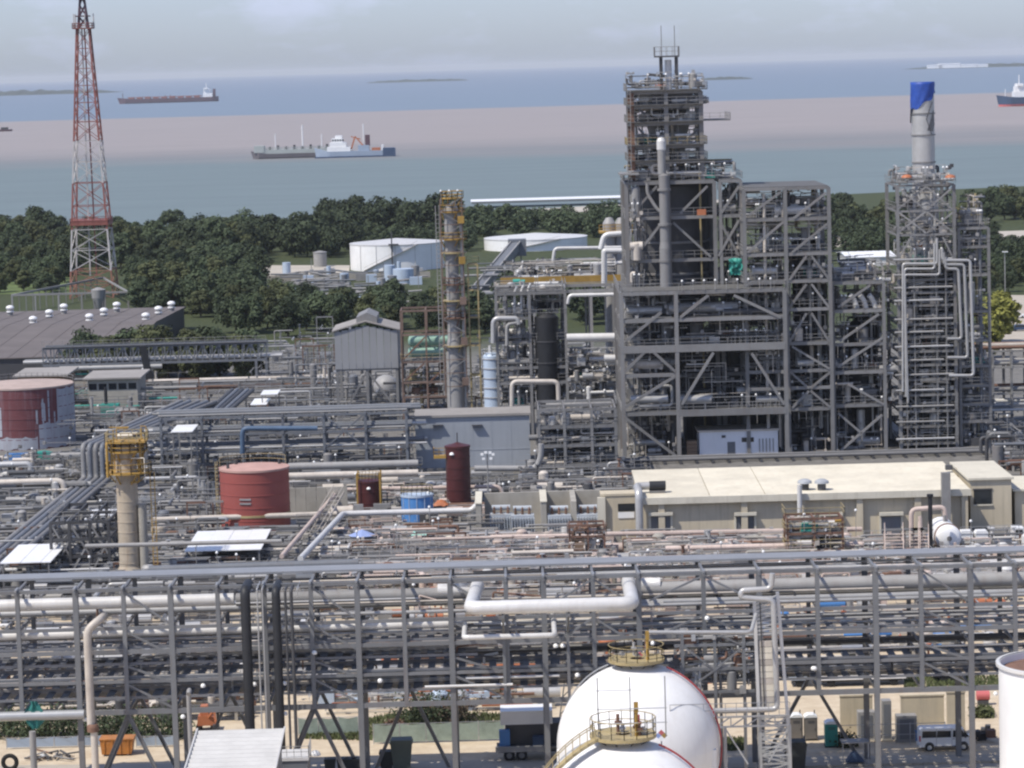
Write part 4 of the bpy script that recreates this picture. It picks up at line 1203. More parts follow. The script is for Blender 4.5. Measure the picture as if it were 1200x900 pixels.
MB().tube([(cx, Y2 - 1.2, zl[5] - 5), (cx - 1.2, Y2 - 1.0, zl[5] - 4), (cx - 2.6, Y2 - .8, zl[5] - 1.6), (cx - 2.6, Y2 - .8, zl[5])], .28, 8, 3).build('branch', 'steel_pale', t2)
x = Xat(774, 165, Y2 + 1); z = Zat(775, 172, Y2 - .8)
t2 = thing('separator', 'slim white cyclone vessel high on the tallest tower', 'vessel', (x, Y2 - .8, z))
MB().lathe((x, Y2 - .8, z), [(.62, -.6), (.72, -.4), (.72, .9), (.5, 1.35), (0, 1.5)], 18).build('shell', 'clad_white', t2); MB().lathe((x, Y2 - .8, z), [(.45, -4.6), (.62, -4.2), (.62, -.6)], 18).build('cone', 'steel_pale', t2)
x = Xat(822, 248, Y2 - .6); z = Zat(822, 248, Y2)
t2 = thing('warning_board', 'small red board on the face of the tallest tower', 'sign', (x, Y2 - .7, z)); slab('board', t2, 'orange', x - .7, x + .7, Y2 - .8, Y2 - .7, z - .5, z + .4)
t2 = thing('tarpaulin', 'teal tarpaulin bundle hanging beside the tallest tower', 'tarpaulin', W(862, 313, Y2))
r = random.Random(3); c = W(862, 312, Y2 - 1); b = MB()
n = 9
vs = [(c.x + (i / n - .5) * 2.2 + r.uniform(-.15, .15), c.y + r.uniform(-.5, .5), c.z + (j / n - .5) * 2.6 - .3 * abs(i / n - .5)) for j in range(n + 1) for i in range(n + 1)]
b.add(vs, [(j * (n + 1) + i, j * (n + 1) + i + 1, (j + 1) * (n + 1) + i + 1, (j + 1) * (n + 1) + i) for j in range(n) for i in range(n)], True); b.build('sheet', 'teal', t2)

# ---------------------------------------------------------------- S2: middle frames
Y3 = 473.0
t = thing('exchanger_frame', 'tall square topped steel frame with chevron braces right of the tallest tower', 'steel frame', (Xat(920, 538, Y3), Y3, 0))
xs = xs_((875, 923, 974), 400, Y3); zs = zs_((533, 480, 455, 435, 403, 363, 330, 298, 257, 221), 922, Y3)
steel_frame(t, xs, [Y3, Y3 + 10, Y3 + 20], zs, 'steel', .58, .4, floors=(1, 4, 6, 7, 8, 9), rails=(1, 3, 4, 5, 6, 7, 8))
bx = []
for a, b_ in ((300, 328), (333, 361), (367, 401)): bx += [(925, b_, 945, a), (951, a, 972, b_)]
bx += [(926, 436, 948, 455), (950, 455, 973, 436), (928, 478, 948, 458), (950, 458, 974, 478), (876, 296, 918, 260), (930, 256, 968, 226), (878, 252, 915, 225), (928, 406, 972, 432), (928, 296, 970, 262)]
braces(t, Y3 - .1, bx, 'steel', .38)
fill(t, 301, xs[0] + .5, xs[2] - .5, Y3 + .8, Y3 + 18, [zs[7], zs[8], zs[9]], 14, 20, 4, PM + ['clad_white', 'yellow_pale', 'clad_white'], .35)
fill(t, 302, xs[0] + .5, xs[1] - .5, Y3 + .8, Y3 + 18, [zs[3], zs[4], zs[5], zs[6], zs[7]], 6, 9, 2)
fill(t, 303, xs[1] + .5, xs[2] - .5, Y3 + .8, Y3 + 18, zs[:8], 5, 7, 1)
t2 = thing('coke_drum', 'dark vertical drum inside the chevron braced frame', 'vessel', (Xat(948, 350, Y3 + 9), Y3 + 9, 0))
cx = Xat(948, 350, Y3 + 9); MB().lathe((cx, Y3 + 9, 0), [(1.0, 3), (2.6, 6), (2.6, 32), (1.0, 33.5)], 24).build('shell', 'black', t2); slab('skirt', t2, 'steel_dark', cx - 1.5, cx + 1.5, Y3 + 7.5, Y3 + 10.5, 0, 4.2)
t = thing('compressor_frame', 'lower steel frame with long diagonals left of the covered stack', 'steel frame', (Xat(1005, 538, Y3), Y3, 0))
xs = xs_((978, 1038), 450, Y3); zs = zs_((534, 476, 437, 404, 365, 332), 1005, Y3)
steel_frame(t, xs, [Y3 + 1, Y3 + 11, Y3 + 21], zs, 'steel', .52, .4, floors=(1, 2, 4, 5), rails=(1, 2, 4, 5))
braces(t, Y3 + .9, ((982, 430, 1034, 396), (994, 450, 1036, 474), (983, 530, 1034, 486), (982, 484, 1010, 508), (982, 360, 1020, 334), (984, 400, 1030, 368)), 'steel', .38)
fill(t, 311, xs[0] + .5, xs[1] - .5, Y3 + 1.8, Y3 + 19, zs, 7, 9, 2)
fill(t, 312, xs[0] + .5, xs[1] + .5, Y3 + 2, Y3 + 19, [zs[5] + .4, zs[5] + 4], 9, 12, 3, PM + ['clad_white'])
t2 = thing('quench_drum', 'dark drum inside the lower steel frame left of the covered stack', 'vessel', (Xat(1012, 440, Y3 + 8), Y3 + 8, 0))
cx = Xat(1012, 440, Y3 + 8); MB().lathe((cx, Y3 + 8, 0), [(1.5, 0), (1.5, 4), (2.3, 6), (2.3, 19), (.6, 20.6)], 24).build('shell', 'black', t2)
for i, px in enumerate((1000, 1011, 1022)):
    p = W(px, 352, Y3 + 2); t2 = thing('exhaust_duct', ['white capped short duct, left of three on the lower frame', 'white capped short duct, middle of three on the lower frame', 'white capped short duct, right of three on the lower frame'][i], 'duct', p, 'white capped ducts')
    MB().tube([p + V((.7, 0, -2.0)), p + V((.2, 0, 0)), p + V((-.5, -.4, .9))], .42, 10, 2).build('duct', 'clad_white', t2)
# dark sheets added behind the frames, standing in for interior shade
for px0, px1, py, lb in ((735, 795, 380, 'dark sheet added for shade behind the left bay of the broad frame'), (926, 1040, 405, 'dark sheet added for shade behind the chevron braced frame'), (800, 922, 420, 'dark sheet added for shade behind the right bay of the broad frame'), (1122, 1160, 420, 'dark sheet added for shade behind the right bay of the slender tower')):
    xa, xb = Xat(px0, 480, Y1 + 26), Xat(px1, 480, Y1 + 26)
    t2 = thing('dark_backing', lb, 'wall', ((xa + xb) / 2, Y1 + 26, 0))
    zt_ = Zat((px0 + px1) / 2, py, Y1 + 26)
    n = int((xb - xa) / 2.4)
    for i in range(n):
        a = xa + (xb - xa) * i / n
        slab('panel', t2, 'steel_dark', a + .04, a + (xb - xa) / n - .04, Y1 + 26, Y1 + 26.15, .2, zt_)

# ---------------------------------------------------------------- S3: heater tower with the covered stack
Y4 = 474.0
t = thing('heater_tower', 'slender many decked steel tower below the covered stack', 'process tower', (Xat(1085, 540, Y4), Y4, 0))
xs = xs_((1054, 1120), 400, Y4); pys = [540, 520, 500, 482, 463, 445, 428, 412, 395, 380, 358, 343, 328, 310, 275, 247, 217]
zs = zs_(pys, 1085, Y4)
steel_frame(t, xs, [Y4, Y4 + 13], zs, 'steel', .5, .26, floors=range(1, 14), rails=range(1, 17), fm='grating')
braces(t, Y4 - .1, ((1051, 246, 1085, 219), (1085, 246, 1051, 219), (1086, 246, 1117, 219), (1117, 246, 1086, 219), (1052, 273, 1085, 248), (1085, 273, 1052, 248), (1086, 273, 1118, 248), (1118, 273, 1086, 248),
                    (1052, 305, 1068, 278), (1118, 305, 1105, 278)), 'steel_pale', .26)
for px in (1062, 1072, 1098, 1109):
    beam('stanchion', t, 'steel', (Xat(px, 430, Y4), Y4 - .5, 0), (Xat(px, 430, Y4), Y4 - .5, zs[13]), .16)
for i, z in enumerate(zs[1:14]):
    MB().tube([(xs[0] - .8, Y4 - .7, z + .9), (xs[1] - (2 if i % 2 else .5), Y4 - .7, z + .9)], .17, 7, 0).build('header_pipe', 'steel_pale' if i % 3 else 'clad', t)
    if i < 12:
        x0_, x1_ = (xs[0] + .8, xs[0] + 3.4) if i % 2 else (xs[0] + 3.4, xs[0] + .8)
        stair(t, (x0_, Y4 + 1.0, z + .3), (x1_, Y4 + 1.0, zs[i + 2] + .3), .8, 'steel')
xr_ = xs_((1126, 1161), 400, Y4); zr = zs_((528, 495, 475, 453, 430, 400, 366, 323, 290, 268), 1140, Y4)
steel_frame(t, xr_, [Y4 + 1, Y4 + 13], zr, 'steel', .45, .3, floors=range(1, 10), rails=range(1, 10))
fill(t, 401, xr_[0] + .4, xr_[1] - .4, Y4 + 1.5, Y4 + 12, zr, 4, 5, 1)
fill(t, 402, xs[0] + .6, xs[1] - .5, Y4 + .4, Y4 + 5, zs[:14], 2, 4, 0)
fill(t, 403, xs[0] + .6, xs[1] - .5, Y4 + .6, Y4 + 10, [zs[13], zs[14]], 10, 14, 3, ['clad_white', 'clad', 'clad_white', 'steel_pale', 'clad_warm'], .4)
fill(t, 404, xs[0] + .6, xs[1] - .5, Y4 + .6, Y4 + 10, [zs[14], zs[15], zs[16]], 4, 6, 2)
fill(t, 405, xs[0] - .2, xs[1] + .3, Y4 + .1, Y4 + 10, [zs[16] + .3, zs[16] + 3], 10, 10, 5)
fill(t, 406, xr_[0] + .4, xr_[1] - .4, Y4 + 1.5, Y4 + 12, [zr[9] + .3, zr[9] + 5], 10, 10, 4, PM + ['yellow_pale', 'steel_blue'])
fill(t, 407, xs[0] - 3.5, xs[0] - .5, Y4 + .5, Y4 + 8, zs[3:14:2], 2, 4, 1)
for px, s in ((1062, 1), (1113, 1)):
    c = W(px, 208, Y4); MB().dome((c.x, c.y - .6, c.z), .85, .5, 12, 4).build('buoy', 'orange', t)
t2 = thing('heater_casing', 'black box added behind the slender tower decks to darken them', 'heater', (Xat(1085, 540, Y4 + 9), Y4 + 9, 0))
slab('casing', t2, 'black', Xat(1060, 430, Y4 + 6), Xat(1116, 430, Y4 + 6), Y4 + 4, Y4 + 12, .3, zs[13] - .4)  # black block added behind the decks, its colour supplies the interior darkness
for z in zs[1:13]: slab('stiffener', t2, 'steel_dark', Xat(1059, 430, Y4 + 6), Xat(1117, 430, Y4 + 6), Y4 + 3.8, Y4 + 3.98, z - .7, z - .4)
cx, cy = Xat(1082, 170, Y4 + 7), Y4 + 7
zb, zt_ = zs[13], Zat(1080, 97, cy)
t2 = thing('exhaust_stack', 'pale grey cylindrical stack under a blue tarpaulin', 'stack', (cx, cy, zb))
MB().lathe((cx, cy, 0), [(2.3, zb), (2.3, zs[15]), (1.78, zs[16]), (1.78, zt_)], 32).build('shell', 'clad', t2)
for py in (133, 158, 190): MB().lathe((cx, cy, Zat(1080, py, cy)), [(1.76, -.12), (1.92, -.1), (1.92, .1), (1.76, .12)], 32).build('ring', 'steel', t2)
MB().tube([(cx + 1.2, cy - 1.4, zt_ - 8.2), (cx + .3, cy - 1.8, zt_ - 5.6), (cx + 1.3, cy - 1.5, zt_ - 3.0)], .06, 5, 0).build('rope', 'steel_dark', t2)
MB().add([(cx + 1.85 * math.cos(a), cy + 1.85 * math.sin(a), zt_ - z) for a, z in ((-1.35, 7.4), (-.75, 7.6), (-.35, 6.5), (-.6, 4.2), (-.95, 5.6))], [(0, 1, 2, 3, 4)]).build('patch', 'steel', t2)
# blue tarpaulin: wraps the rim, its lower hem hangs to the left
t2 = thing('stack_cover', 'bright blue tarpaulin tied over the stack top', 'tarpaulin', (cx, cy, zt_))
r = random.Random(9); b = MB(); n, mm = 40, 8
vs = [(cx + 1.2 * math.cos(2 * math.pi * i / n) * .9, cy + 1.2 * math.sin(2 * math.pi * i / n) * .9, zt_ + .06) for i in range(n)]
for j in range(mm + 1):
    for i in range(n):
        a = 2 * math.pi * i / n
        drop = 2.9 + 1.3 * math.cos(a - 3.5) + .25 * math.sin(5 * a) + (.9 if abs(a - 3.35) < .14 else 0)
        rr = 1.86 + .10 * math.sin(7 * a + j) * j / mm + r.uniform(0, .05)
        vs.append((cx + rr * math.cos(a), cy + rr * math.sin(a), zt_ + .14 - drop * j / mm))
fs = [(j * n + i, j * n + (i + 1) % n, (j + 1) * n + (i + 1) % n, (j + 1) * n + i) for j in range(mm + 1) for i in range(n)] + [tuple(range(n))[::-1]]
b.add(vs, fs, True); b.build('sheet', 'tarp_blue', t2)
MB().tube([(cx - 1.9, cy - .5, zt_ - 4.0), (cx - 2.0, cy - .5, zt_ - 6.2)], .12, 5, 0).build('tail', 'steel_dark', t2)
for i, (px0, pxc, pyt, pyb, px_) in enumerate(((1104, 1137, 305, 440, 1112), (1106, 1130, 310, 419, 1110), (1108, 1123, 315, 397, 1110))):
    pipe(['outermost pale bent pipe on the right face of the slender tower', 'middle pale bent pipe on the right face of the slender tower', 'innermost pale bent pipe on the right face of the slender tower'][i], 'clad',
         [W(px0, pyt - 14, Y4 - 1), W(px0, pyt, Y4 - 1), W(pxc, pyt, Y4 - 1), W(pxc + 4, pyb, Y4 - 1), W(px_, pyb, Y4 - 1)], .24, group='bent pipes on the slender tower')
for i, (px0, pxc, pyt) in enumerate(((1098, 1058, 309), (1095, 1060, 315), (1101, 1060, 322))):
    pipe(['upper pale pipe bending to the left face of the slender tower', 'middle pale pipe bending to the left face of the slender tower', 'lower pale pipe bending to the left face of the slender tower'][i], 'clad',
         [W(px0, pyt - 30, Y4 - 1), W(px0, pyt, Y4 - 1), W(pxc, pyt, Y4 - 1), W(pxc + 2 * i, pyt + 150, Y4 - 1)], .19, group='left hand bent pipes on the slender tower')
# plinth strip in front of all these frames
t = thing('sleeper_rack', 'long low pipe track on sleepers along the foot of the steel frames', 'pipe track', (Xat(900, 545, Y1 - 5), Y1 - 5, 0))
xa, xb = Xat(722, 545, Y1 - 5), Xat(1190, 545, Y1 - 5)
for i in range(4): cyl('pipe', t, ['steel_dark', 'steel', 'steel_dark', 'steel'][i], (xa, Y1 - 7 + i * 1.0, .55 + .05 * i), (xb, Y1 - 7 + i * 1.0, .55 + .05 * i), .16 + .05 * (i % 2))
for i in range(26): x = xa + (xb - xa) * i / 25; slab('sleeper', t, 'steel_dark', x - .2, x + .2, Y1 - 8, Y1 - 3.2, 0, .36)
# ================================================================ middle ground
def zone(name, label, cat, px0, px1, py0, py1, seed, n=60, mats=PM, hmax=4.0, rmax=.22, long=9.0, portals=4, rails=3, railm='steel_pale', lamps=4):
    """a patch of low welded pipework on the ground seen between two rows of the photograph"""
    r = random.Random(seed)
    c = G((px0 + px1) / 2, (py0 + py1) / 2)
    t = thing(name, label, cat, c)
    def pt():
        return G(r.uniform(px0, px1), r.uniform(py0, py1))
    xl, xh = min(G(px0, py0).x, G(px0, py1).x), max(G(px1, py0).x, G(px1, py1).x)
    for i in range(n):
        p = pt(); k = r.random(); m = r.choice(mats)
        if k < .34:
            L = r.uniform(2, long); z = r.uniform(.4, hmax * .8)
            x0_, x1_ = max(xl, p.x - L / 2), min(xh, p.x + L / 2)
            if x1_ - x0_ < 1: continue
            pts = [(x0_, p.y, z), (x1_, p.y, z)]
            if r.random() < .6: pts = [(x0_, p.y, r.uniform(0, z))] + pts
            if r.random() < .6: pts = pts + [(x1_, p.y, r.uniform(0, z))]
            MB().tube(pts, r.uniform(.07, rmax), 7, 2.2).build('pipe', m, t)
        elif k < .46:
            L = r.uniform(2, 7); z = r.uniform(.4, hmax * .7)
            cyl('pipe', t, m, (p.x, p.y - L / 2, z), (p.x, p.y + L / 2, z), r.uniform(.07, rmax))
        elif k < .58:
            h = r.uniform(1.0, hmax)
            b = MB(); b.rod((p.x, p.y, 0), (p.x, p.y, h), r.uniform(.08, rmax), 7); b.box((p.x, p.y, h * .6), (.55, .55, .16)); b.box((p.x, p.y, h * .6 + .3), (.55, .55, .16))
            b.lathe((p.x, p.y, h), [(.02, -.04), (.35, -.04), (.35, .04), (.02, .04)], 9)
            b.build('valve', m, t)
        elif k < .70:
            rr = r.uniform(.35, .9); h = r.uniform(1.2, hmax * .8)
            MB().lathe((p.x, p.y, 0), [(rr, 0), (rr, h), (rr * .6, h + rr * .35), (0, h + rr * .4)], 12).build('drum', m, t)
        elif k < .80:
            rr = r.uniform(.35, .7); L = r.uniform(2, 4)
            d = cyl('drum', t, m, (p.x - L / 2, p.y, rr + .7), (p.x + L / 2, p.y, rr + .7), rr)
            for s in (-.3, .3): slab('saddle', d, 'concrete', p.x + s * L - .15, p.x + s * L + .15, p.y - rr * .7, p.y + rr * .7, 0, rr * .6 + .6)
        elif k < .92:
            s = (r.uniform(.7, 2.4), r.uniform(.6, 1.5), r.uniform(.8, 2.2))
            box('cabinet', t, r.choice(mats + ['concrete', 'steel_pale']), (p.x, p.y, s[2] / 2), s)
        else:
            slab('plinth', t, 'concrete', p.x - 1.4, p.x + 1.4, p.y - .8, p.y + .8, 0, .5)
            b = MB(); b.rod((p.x - 1, p.y, 1), (p.x + .2, p.y, 1), .42, 9); b.rod((p.x + .35, p.y, 1), (p.x + 1, p.y, 1), .3, 9); b.rod((p.x + .8, p.y, 1), (p.x + .8, p.y, 2), .12, 7)
            b.build('pump', r.choice(mats), t)
    for i in range(portals):
        p = pt(); w, h = r.uniform(2, 5), r.uniform(2, hmax)
        b = MB(); b.bar(p, p + V((0, 0, h)), .2); b.bar(p + V((w, 0, 0)), p + V((w, 0, h)), .2); b.bar(p + V((-.1, 0, h)), p + V((w + .1, 0, h)), .2, .26)
        b.build('portal', r.choice(['steel', 'steel_pale', 'rust']), t)
    for i in range(rails):
        p = pt(); w = r.uniform(4, 10); z = r.choice([.05, 1.5, 2.4])
        if z > 1: slab('walkway', t, 'grating', p.x, p.x + w, p.y, p.y + 1, z - .1, z)
        for xx in ((p.x + .3, p.x + w - .3) if z > 1 else ()): beam('post', t, 'steel', (xx, p.y + .5, 0), (xx, p.y + .5, z - .1), .18)
        rail(t, [(p.x, p.y, z), (p.x + w, p.y, z)], 1.1, railm, 1.5, .06)
    for i in range(lamps):
        p = pt(); lamp(t, p.x, p.y, 0, r.uniform(3, 5))
    for k in range(5):
        yy = G((px0 + px1) / 2, py0 + (py1 - py0) * (k + .5) / 5).y
        sl = abs(G((px0 + px1) / 2, py0 + (py1 - py0) * k / 5).y - G((px0 + px1) / 2, py0 + (py1 - py0) * (k + 1) / 5).y) / 2
        fine(t, seed * 7 + k, G(px0, (py0 + py1) / 2).x, G(px1, (py0 + py1) / 2).x, yy - sl, yy + sl, .15, hmax * .75, int(n * .32), tuple(dict.fromkeys(mats))[:5])
    return t

# ---------------------------------------------------------------- long beige building
Yb, Yr = 388.0, 412.0
t = thing('beige_building', 'long beige building with a bright cream roof', 'building', (Xat(945, 640, Yb), Yb, 0))
xa, xb = Xat(752, 590, Yb), Xat(1134, 590, Yb); ze = Zat(945, 581, Yb)
slab('front_wall', t, 'beige_wall', xa, xb, Yb, Yb + .3, 0, ze); slab('rear_wall', t, 'beige_wall', xa, xb, Yr - .3, Yr, 0, ze + .3)
slab('end_wall', t, 'beige_wall', xa, xa + .3, Yb + .3, Yr - .3, 0, ze); slab('end_wall', t, 'beige_wall', xb - .3, xb, Yb + .3, Yr - .3, 0, ze)
px_s = (749, 832, 897, 1137)
for i in range(3):
    a, c = Xat(px_s[i], 581, Yb), Xat(px_s[i + 1], 581, Yb)
    MB().add([(a + .05, Yb - .7, ze + .02), (c - .05, Yb - .7, ze + .02), (c - .05, Yr + .3, ze + .4), (a + .05, Yr + .3, ze + .4), (a + .05, Yb - .7, ze + .32), (c - .05, Yb - .7, ze + .32), (c - .05, Yr + .3, ze + .7), (a + .05, Yr + .3, ze + .7)],
             [(0, 3, 2, 1), (4, 5, 6, 7), (0, 1, 5, 4), (1, 2, 6, 5), (2, 3, 7, 6), (3, 0, 4, 7)]).build('roof_slab', 'cream', t)
    if i: slab('joint_cover', t, 'trim', a - .12, a + .12, Yb - .72, Yb - .3, ze + .3, ze + .42)
slab('fascia', t, 'trim', Xat(749, 581, Yb), Xat(1137, 581, Yb), Yb - .9, Yb - .72, ze - .45, ze + .40)
for px in (775, 872, 940, 1007, 1075, 1130):
    x = Xat(px, 600, Yb); slab('pilaster', t, 'beige_wall', x - .4, x + .4, Yb - .65, Yb, 0, ze - .01)
for px0, px1 in ((760, 788), (860, 886), (960, 987), (1030, 1058)):
    a, c = Xat(px0, 602, Yb), Xat(px1, 602, Yb); z = Zat(px0, 601, Yb)
    d = slab('door', t, 'steel_blue', a + .3, c - .3, Yb - .06, Yb + .02, 0, z - .5)
    slab('lintel', d, 'trim', a, c, Yb - .75, Yb + .01, z - .3, z + .1)
    for x in (a + .13, c - .13): slab('jamb', d, 'trim', x - .13, x + .13, Yb - .2, Yb, 0, z - .3)
for px in (943, 963):
    p = G(px, 572, ze + .6)
    v = cyl('roof_vent', t, 'steel_dark', (p.x, p.y, ze + .3), (p.x, p.y, ze + 1.2), .55); MB().lathe((p.x, p.y, ze + 1.2), [(.5, 0), (.95, .05), (.9, .35), (.4, .6), (0, .62)], 14).build('cowl', 'galv', v)
x = Xat(1108, 600, Yb - 1); slab('flue', t, 'steel_pale', x - .55, x + .55, Yb - 2.0, Yb - 1.0, 0, Zat(1108, 553, Yb - 1))
p = G(1112, 553, ze + .6); box('roof_hatch', t, 'steel_dark', (p.x, p.y, ze + 1.2), (.9, .9, .6))
MB().tube([(Xat(937, 610, Yb - 1.4), Yb - 1.4, 0), (Xat(937, 570, Yb - 1.4), Yb - 1.4, ze + 1.6)], .32, 9, 0).build('downpipe', 'clad_white', t)
x = Xat(770, 567, Yb + 4); t2 = thing('roof_fan', 'dark fan with duct elbow on the end of the cream roof', 'fan', (x, Yb + 4, ze + .4))
cyl('motor', t2, 'black', (x - 1.0, Yb + 4, ze + 1.3), (x + 1.1, Yb + 4, ze + 1.3), .6)
MB().tube([(x - 1, Yb + 4, ze + 1.3), (x - 2.6, Yb + 4, ze + 1.3), (x - 2.6, Yb - 1.2, ze + 1.3), (x - 2.6, Yb - 1.2, .6)], .5, 10, 2).build('duct', 'clad', t2)
slab('base', t2, 'steel', x - 1, x + 1, Yb + 3.4, Yb + 4.6, ze + .42, ze + .7)
# annexes
def block(name, label, px0, px1, pyt, pyb, Y, depth, wallm='beige_wall', roofm='trim', ov=.3):
    a, c = Xat(px0, pyb, Y), Xat(px1, pyb, Y); z = Zat((px0 + px1) / 2, pyt, Y)
    t = thing(name, label, 'building', ((a + c) / 2, Y, 0))
    slab('front_wall', t, wallm, a, c, Y, Y + .25, 0, z); slab('rear_wall', t, wallm, a, c, Y + depth - .25, Y + depth, 0, z)
    slab('end_wall', t, wallm, a, a + .25, Y + .25, Y + depth - .25, 0, z); slab('end_wall', t, wallm, c - .25, c, Y + .25, Y + depth - .25, 0, z)
    slab('roof', t, roofm, a - ov, c + ov, Y - ov, Y + depth + ov, z + .003, z + .28)
    return t, a, c, z
t, a, c, z = block('annex', 'beige annex with one dark window at the right end of the long building', 1138, 1186, 562, 640, Yb + 4, 16)
w = slab('window', t, 'glass_dark', Xat(1141, 580, Yb + 4), Xat(1162, 580, Yb + 4), Yb + 3.9, Yb + 4.02, Zat(1150, 591, Yb + 4), Zat(1150, 574, Yb + 4))
slab('window_frame', w, 'steel_dark', Xat(1140, 580, Yb + 4), Xat(1163, 580, Yb + 4), Yb + 3.86, Yb + 4.01, Zat(1150, 574, Yb + 4), Zat(1150, 572.5, Yb + 4)); slab('sill', w, 'trim', Xat(1140, 580, Yb + 4), Xat(1163, 580, Yb + 4), Yb + 3.8, Yb + 4.01, Zat(1150, 592.5, Yb + 4), Zat(1150, 591, Yb + 4))
t, a, c, z = block('annex', 'small beige annex with a dark window and white board left of the cream roof', 706, 746, 581, 645, Yb + 3, 3.2, 'beige_wall', 'beige_wall', .1)
slab('window', t, 'glass_dark', Xat(724, 590, Yb + 3), Xat(744, 590, Yb + 3), Yb + 2.92, Yb + 3.02, Zat(735, 599, Yb + 3), Zat(735, 590, Yb + 3)); slab('board', t, 'white_paint', Xat(724, 590, Yb + 3), Xat(743, 590, Yb + 3), Yb + 2.9, Yb + 3.02, Zat(735, 607, Yb + 3), Zat(735, 600, Yb + 3))
slab('corner_pier', t, 'trim', a - .5, a + .5, Yb + 2.4, Yb + 3, 0, z - .1)
t, a, c, z = block('low_block', 'plain beige block at the right picture edge beside the annex', 1190, 1230, 575, 640, Yb + 5, 12)
pipe('yellow pipe climbing the wall beside the small beige annex', 'yellow', [W(746, 640, Yb + 1), W(749, 600, Yb + 1), W(751, 585, Yb + 1)], .3)
# ---------------------------------------------------------------- transformer bays
Yw = 398.0
zt_ = Zat(640, 586, Yw)
t = thing('blast_wall', 'brown grey concrete blast walls around the transformer bays', 'wall', (Xat(630, 640, Yw), Yw, 0))
slab('back_wall', t, 'concrete', Xat(568, 600, Yw + 8), Xat(704, 600, Yw + 8), Yw + 8, Yw + 8.5, 0, zt_)
for px in (561, 637, 672): x = Xat(px, 600, Yw); slab('fin_wall', t, 'concrete', x - .35, x + .35, Yw - 3, Yw + 7.99, 0, zt_ + .15)
for px in (561, 637): x = Xat(px, 600, Yw); slab('coping', t, 'trim', x - .45, x + .45, Yw - 3.1, Yw + 8.0, zt_ + .152, zt_ + .3)
mat('transformer_grey', (0.40, 0.43, 0.46), .5, 0, .12, .5, .05, .25)
def transformer(px, py, lb, m='transformer_grey'):
    g = G(px, py); t = thing('transformer', lb, 'transformer', g, 'transformers between the blast walls')
    slab('tank', t, m, g.x - 1.5, g.x + 1.5, g.y, g.y + 2, .3, 2.8); slab('base', t, 'concrete', g.x - 1.9, g.x + 1.9, g.y - .8, g.y + 2.6, 0, .29)
    for i in range(9): slab('radiator_fin', t, m, g.x - 1.45 + i * .36, g.x - 1.33 + i * .36, g.y - .7, g.y - .01, .5, 2.5)
    for i in range(3): MB().lathe((g.x - .9 + i * .9, g.y + 1, 2.8), [(.16, 0), (.22, .2), (.14, .25), (.2, .45), (.12, .5), (.16, .7), (.05, .95), (0, 1)], 10).build('bushing', 'rust', t)
    d = cyl('conservator', t, m, (g.x - 1.2, g.y + 1.7, 3.5), (g.x + 1.2, g.y + 1.7, 3.5), .35); cyl('pipe', d, m, (g.x, g.y + 1.7, 2.7), (g.x, g.y + 1.7, 3.3), .08)
transformer(588, 628, 'brown topped transformer in the left concrete bay'); transformer(613, 629, 'pale transformer beside the left fin wall'); transformer(656, 629, 'pale blue finned transformer between the two fin walls'); transformer(690, 628, 'transformer next to the small beige annex')

# ---------------------------------------------------------------- tanks of the middle ground
def tank(name, label, px, py, rpx, pyt, wallm, roofm, cone, railm=None, courses=3, **k):
    g = G(px, py); r = rpx * g.y / F; z = Zat(px, pyt, g.y + r)
    return storage_tank(name, label, g.x, g.y + r, r, z, wallm, roofm, cone, 40, courses, None, railm, **k), g.x, g.y + r, r, z
t, cx, cy, r, h = tank('red_tank', 'brick red cylindrical tank with a pale pink roof and yellow band', 297, 626, 41.5, 547, 'red_tank', 'red_roof', .35, None, 4, stairs=False)
MB().lathe((cx, cy, h * .27), [(r, -.16), (r + .07, -.15), (r + .07, .15), (r, .16)], 40).build('band', 'yellow_pale', t)
for k in range(2):
    b = MB()
    for i in range(6): a = -1.9 + i * .05; b.box((cx + (r + .04) * math.cos(a), cy + (r + .04) * math.sin(a), h * .55 - k * .55), (.38, .12, .22))
    b.build('lettering_line', 'clad', t)
pts = [(cx + r * math.cos(a), cy + r * math.sin(a), h) for a in [k * .11 + .5 for k in range(24)]]; rail(t, pts, 1.2, 'yellow_pale', .8, .07)
for s in (-.35, .35): beam('ladder_rail', t, 'yellow_pale', (cx - r - .3 + s * .3, cy - 1 + s, 0), (cx - r - .3 + s * .3, cy - 1 + s, h + 1), .12)
for i in range(18): slab('rung', t, 'yellow_pale', cx - r - .42, cx - r - .18, cy - 1.35, cy - .65, .4 + i * .5, .46 + i * .5)
for a, d in ((.5, .8), (2.4, .75), (3.6, .8)): cyl('roof_nozzle', t, 'steel_dark', (cx + d * r * math.cos(a), cy + d * r * math.sin(a), h), (cx + d * r * math.cos(a), cy + d * r * math.sin(a), h + .7), .2)
slab('foundation', t, 'concrete', cx - r - .5, cx + r + .5, cy - r - .5, cy + r + .5, 0, .25)
t, cx, cy, r, h = tank('maroon_tank', 'tall maroon tank in front of the blue grey building', 538, 600, 14.5, 522, 'maroon', 'maroon', .5, None, 5, stairs=False)
MB().tube([(cx, cy, h + .3), (cx, cy, h + 1.8)], .1, 6, 0).build('vent', 'steel_dark', t); slab('side_platform', t, 'yellow', cx - r - 1.6, cx - r + .1, cy - 1, cy + .5, h * .82, h * .86)
rail(t, [(cx - r - .1, cy - 1, h * .86), (cx - r - 1.6, cy - 1, h * .86), (cx - r - 1.6, cy + .5, h * .86)], 1.1, 'yellow', .8, .07)
MB().dome((cx - r * .45, cy - r * .9, h * .88), .35, .35, 10, 4).build('sign_disc', 'lamp_white', t)
t, cx, cy, r, h = tank('maroon_tank', 'short maroon tank inside a yellow railing', 433, 603, 14, 563, 'maroon', 'maroon', .3, 'yellow', 2, stairs=False)
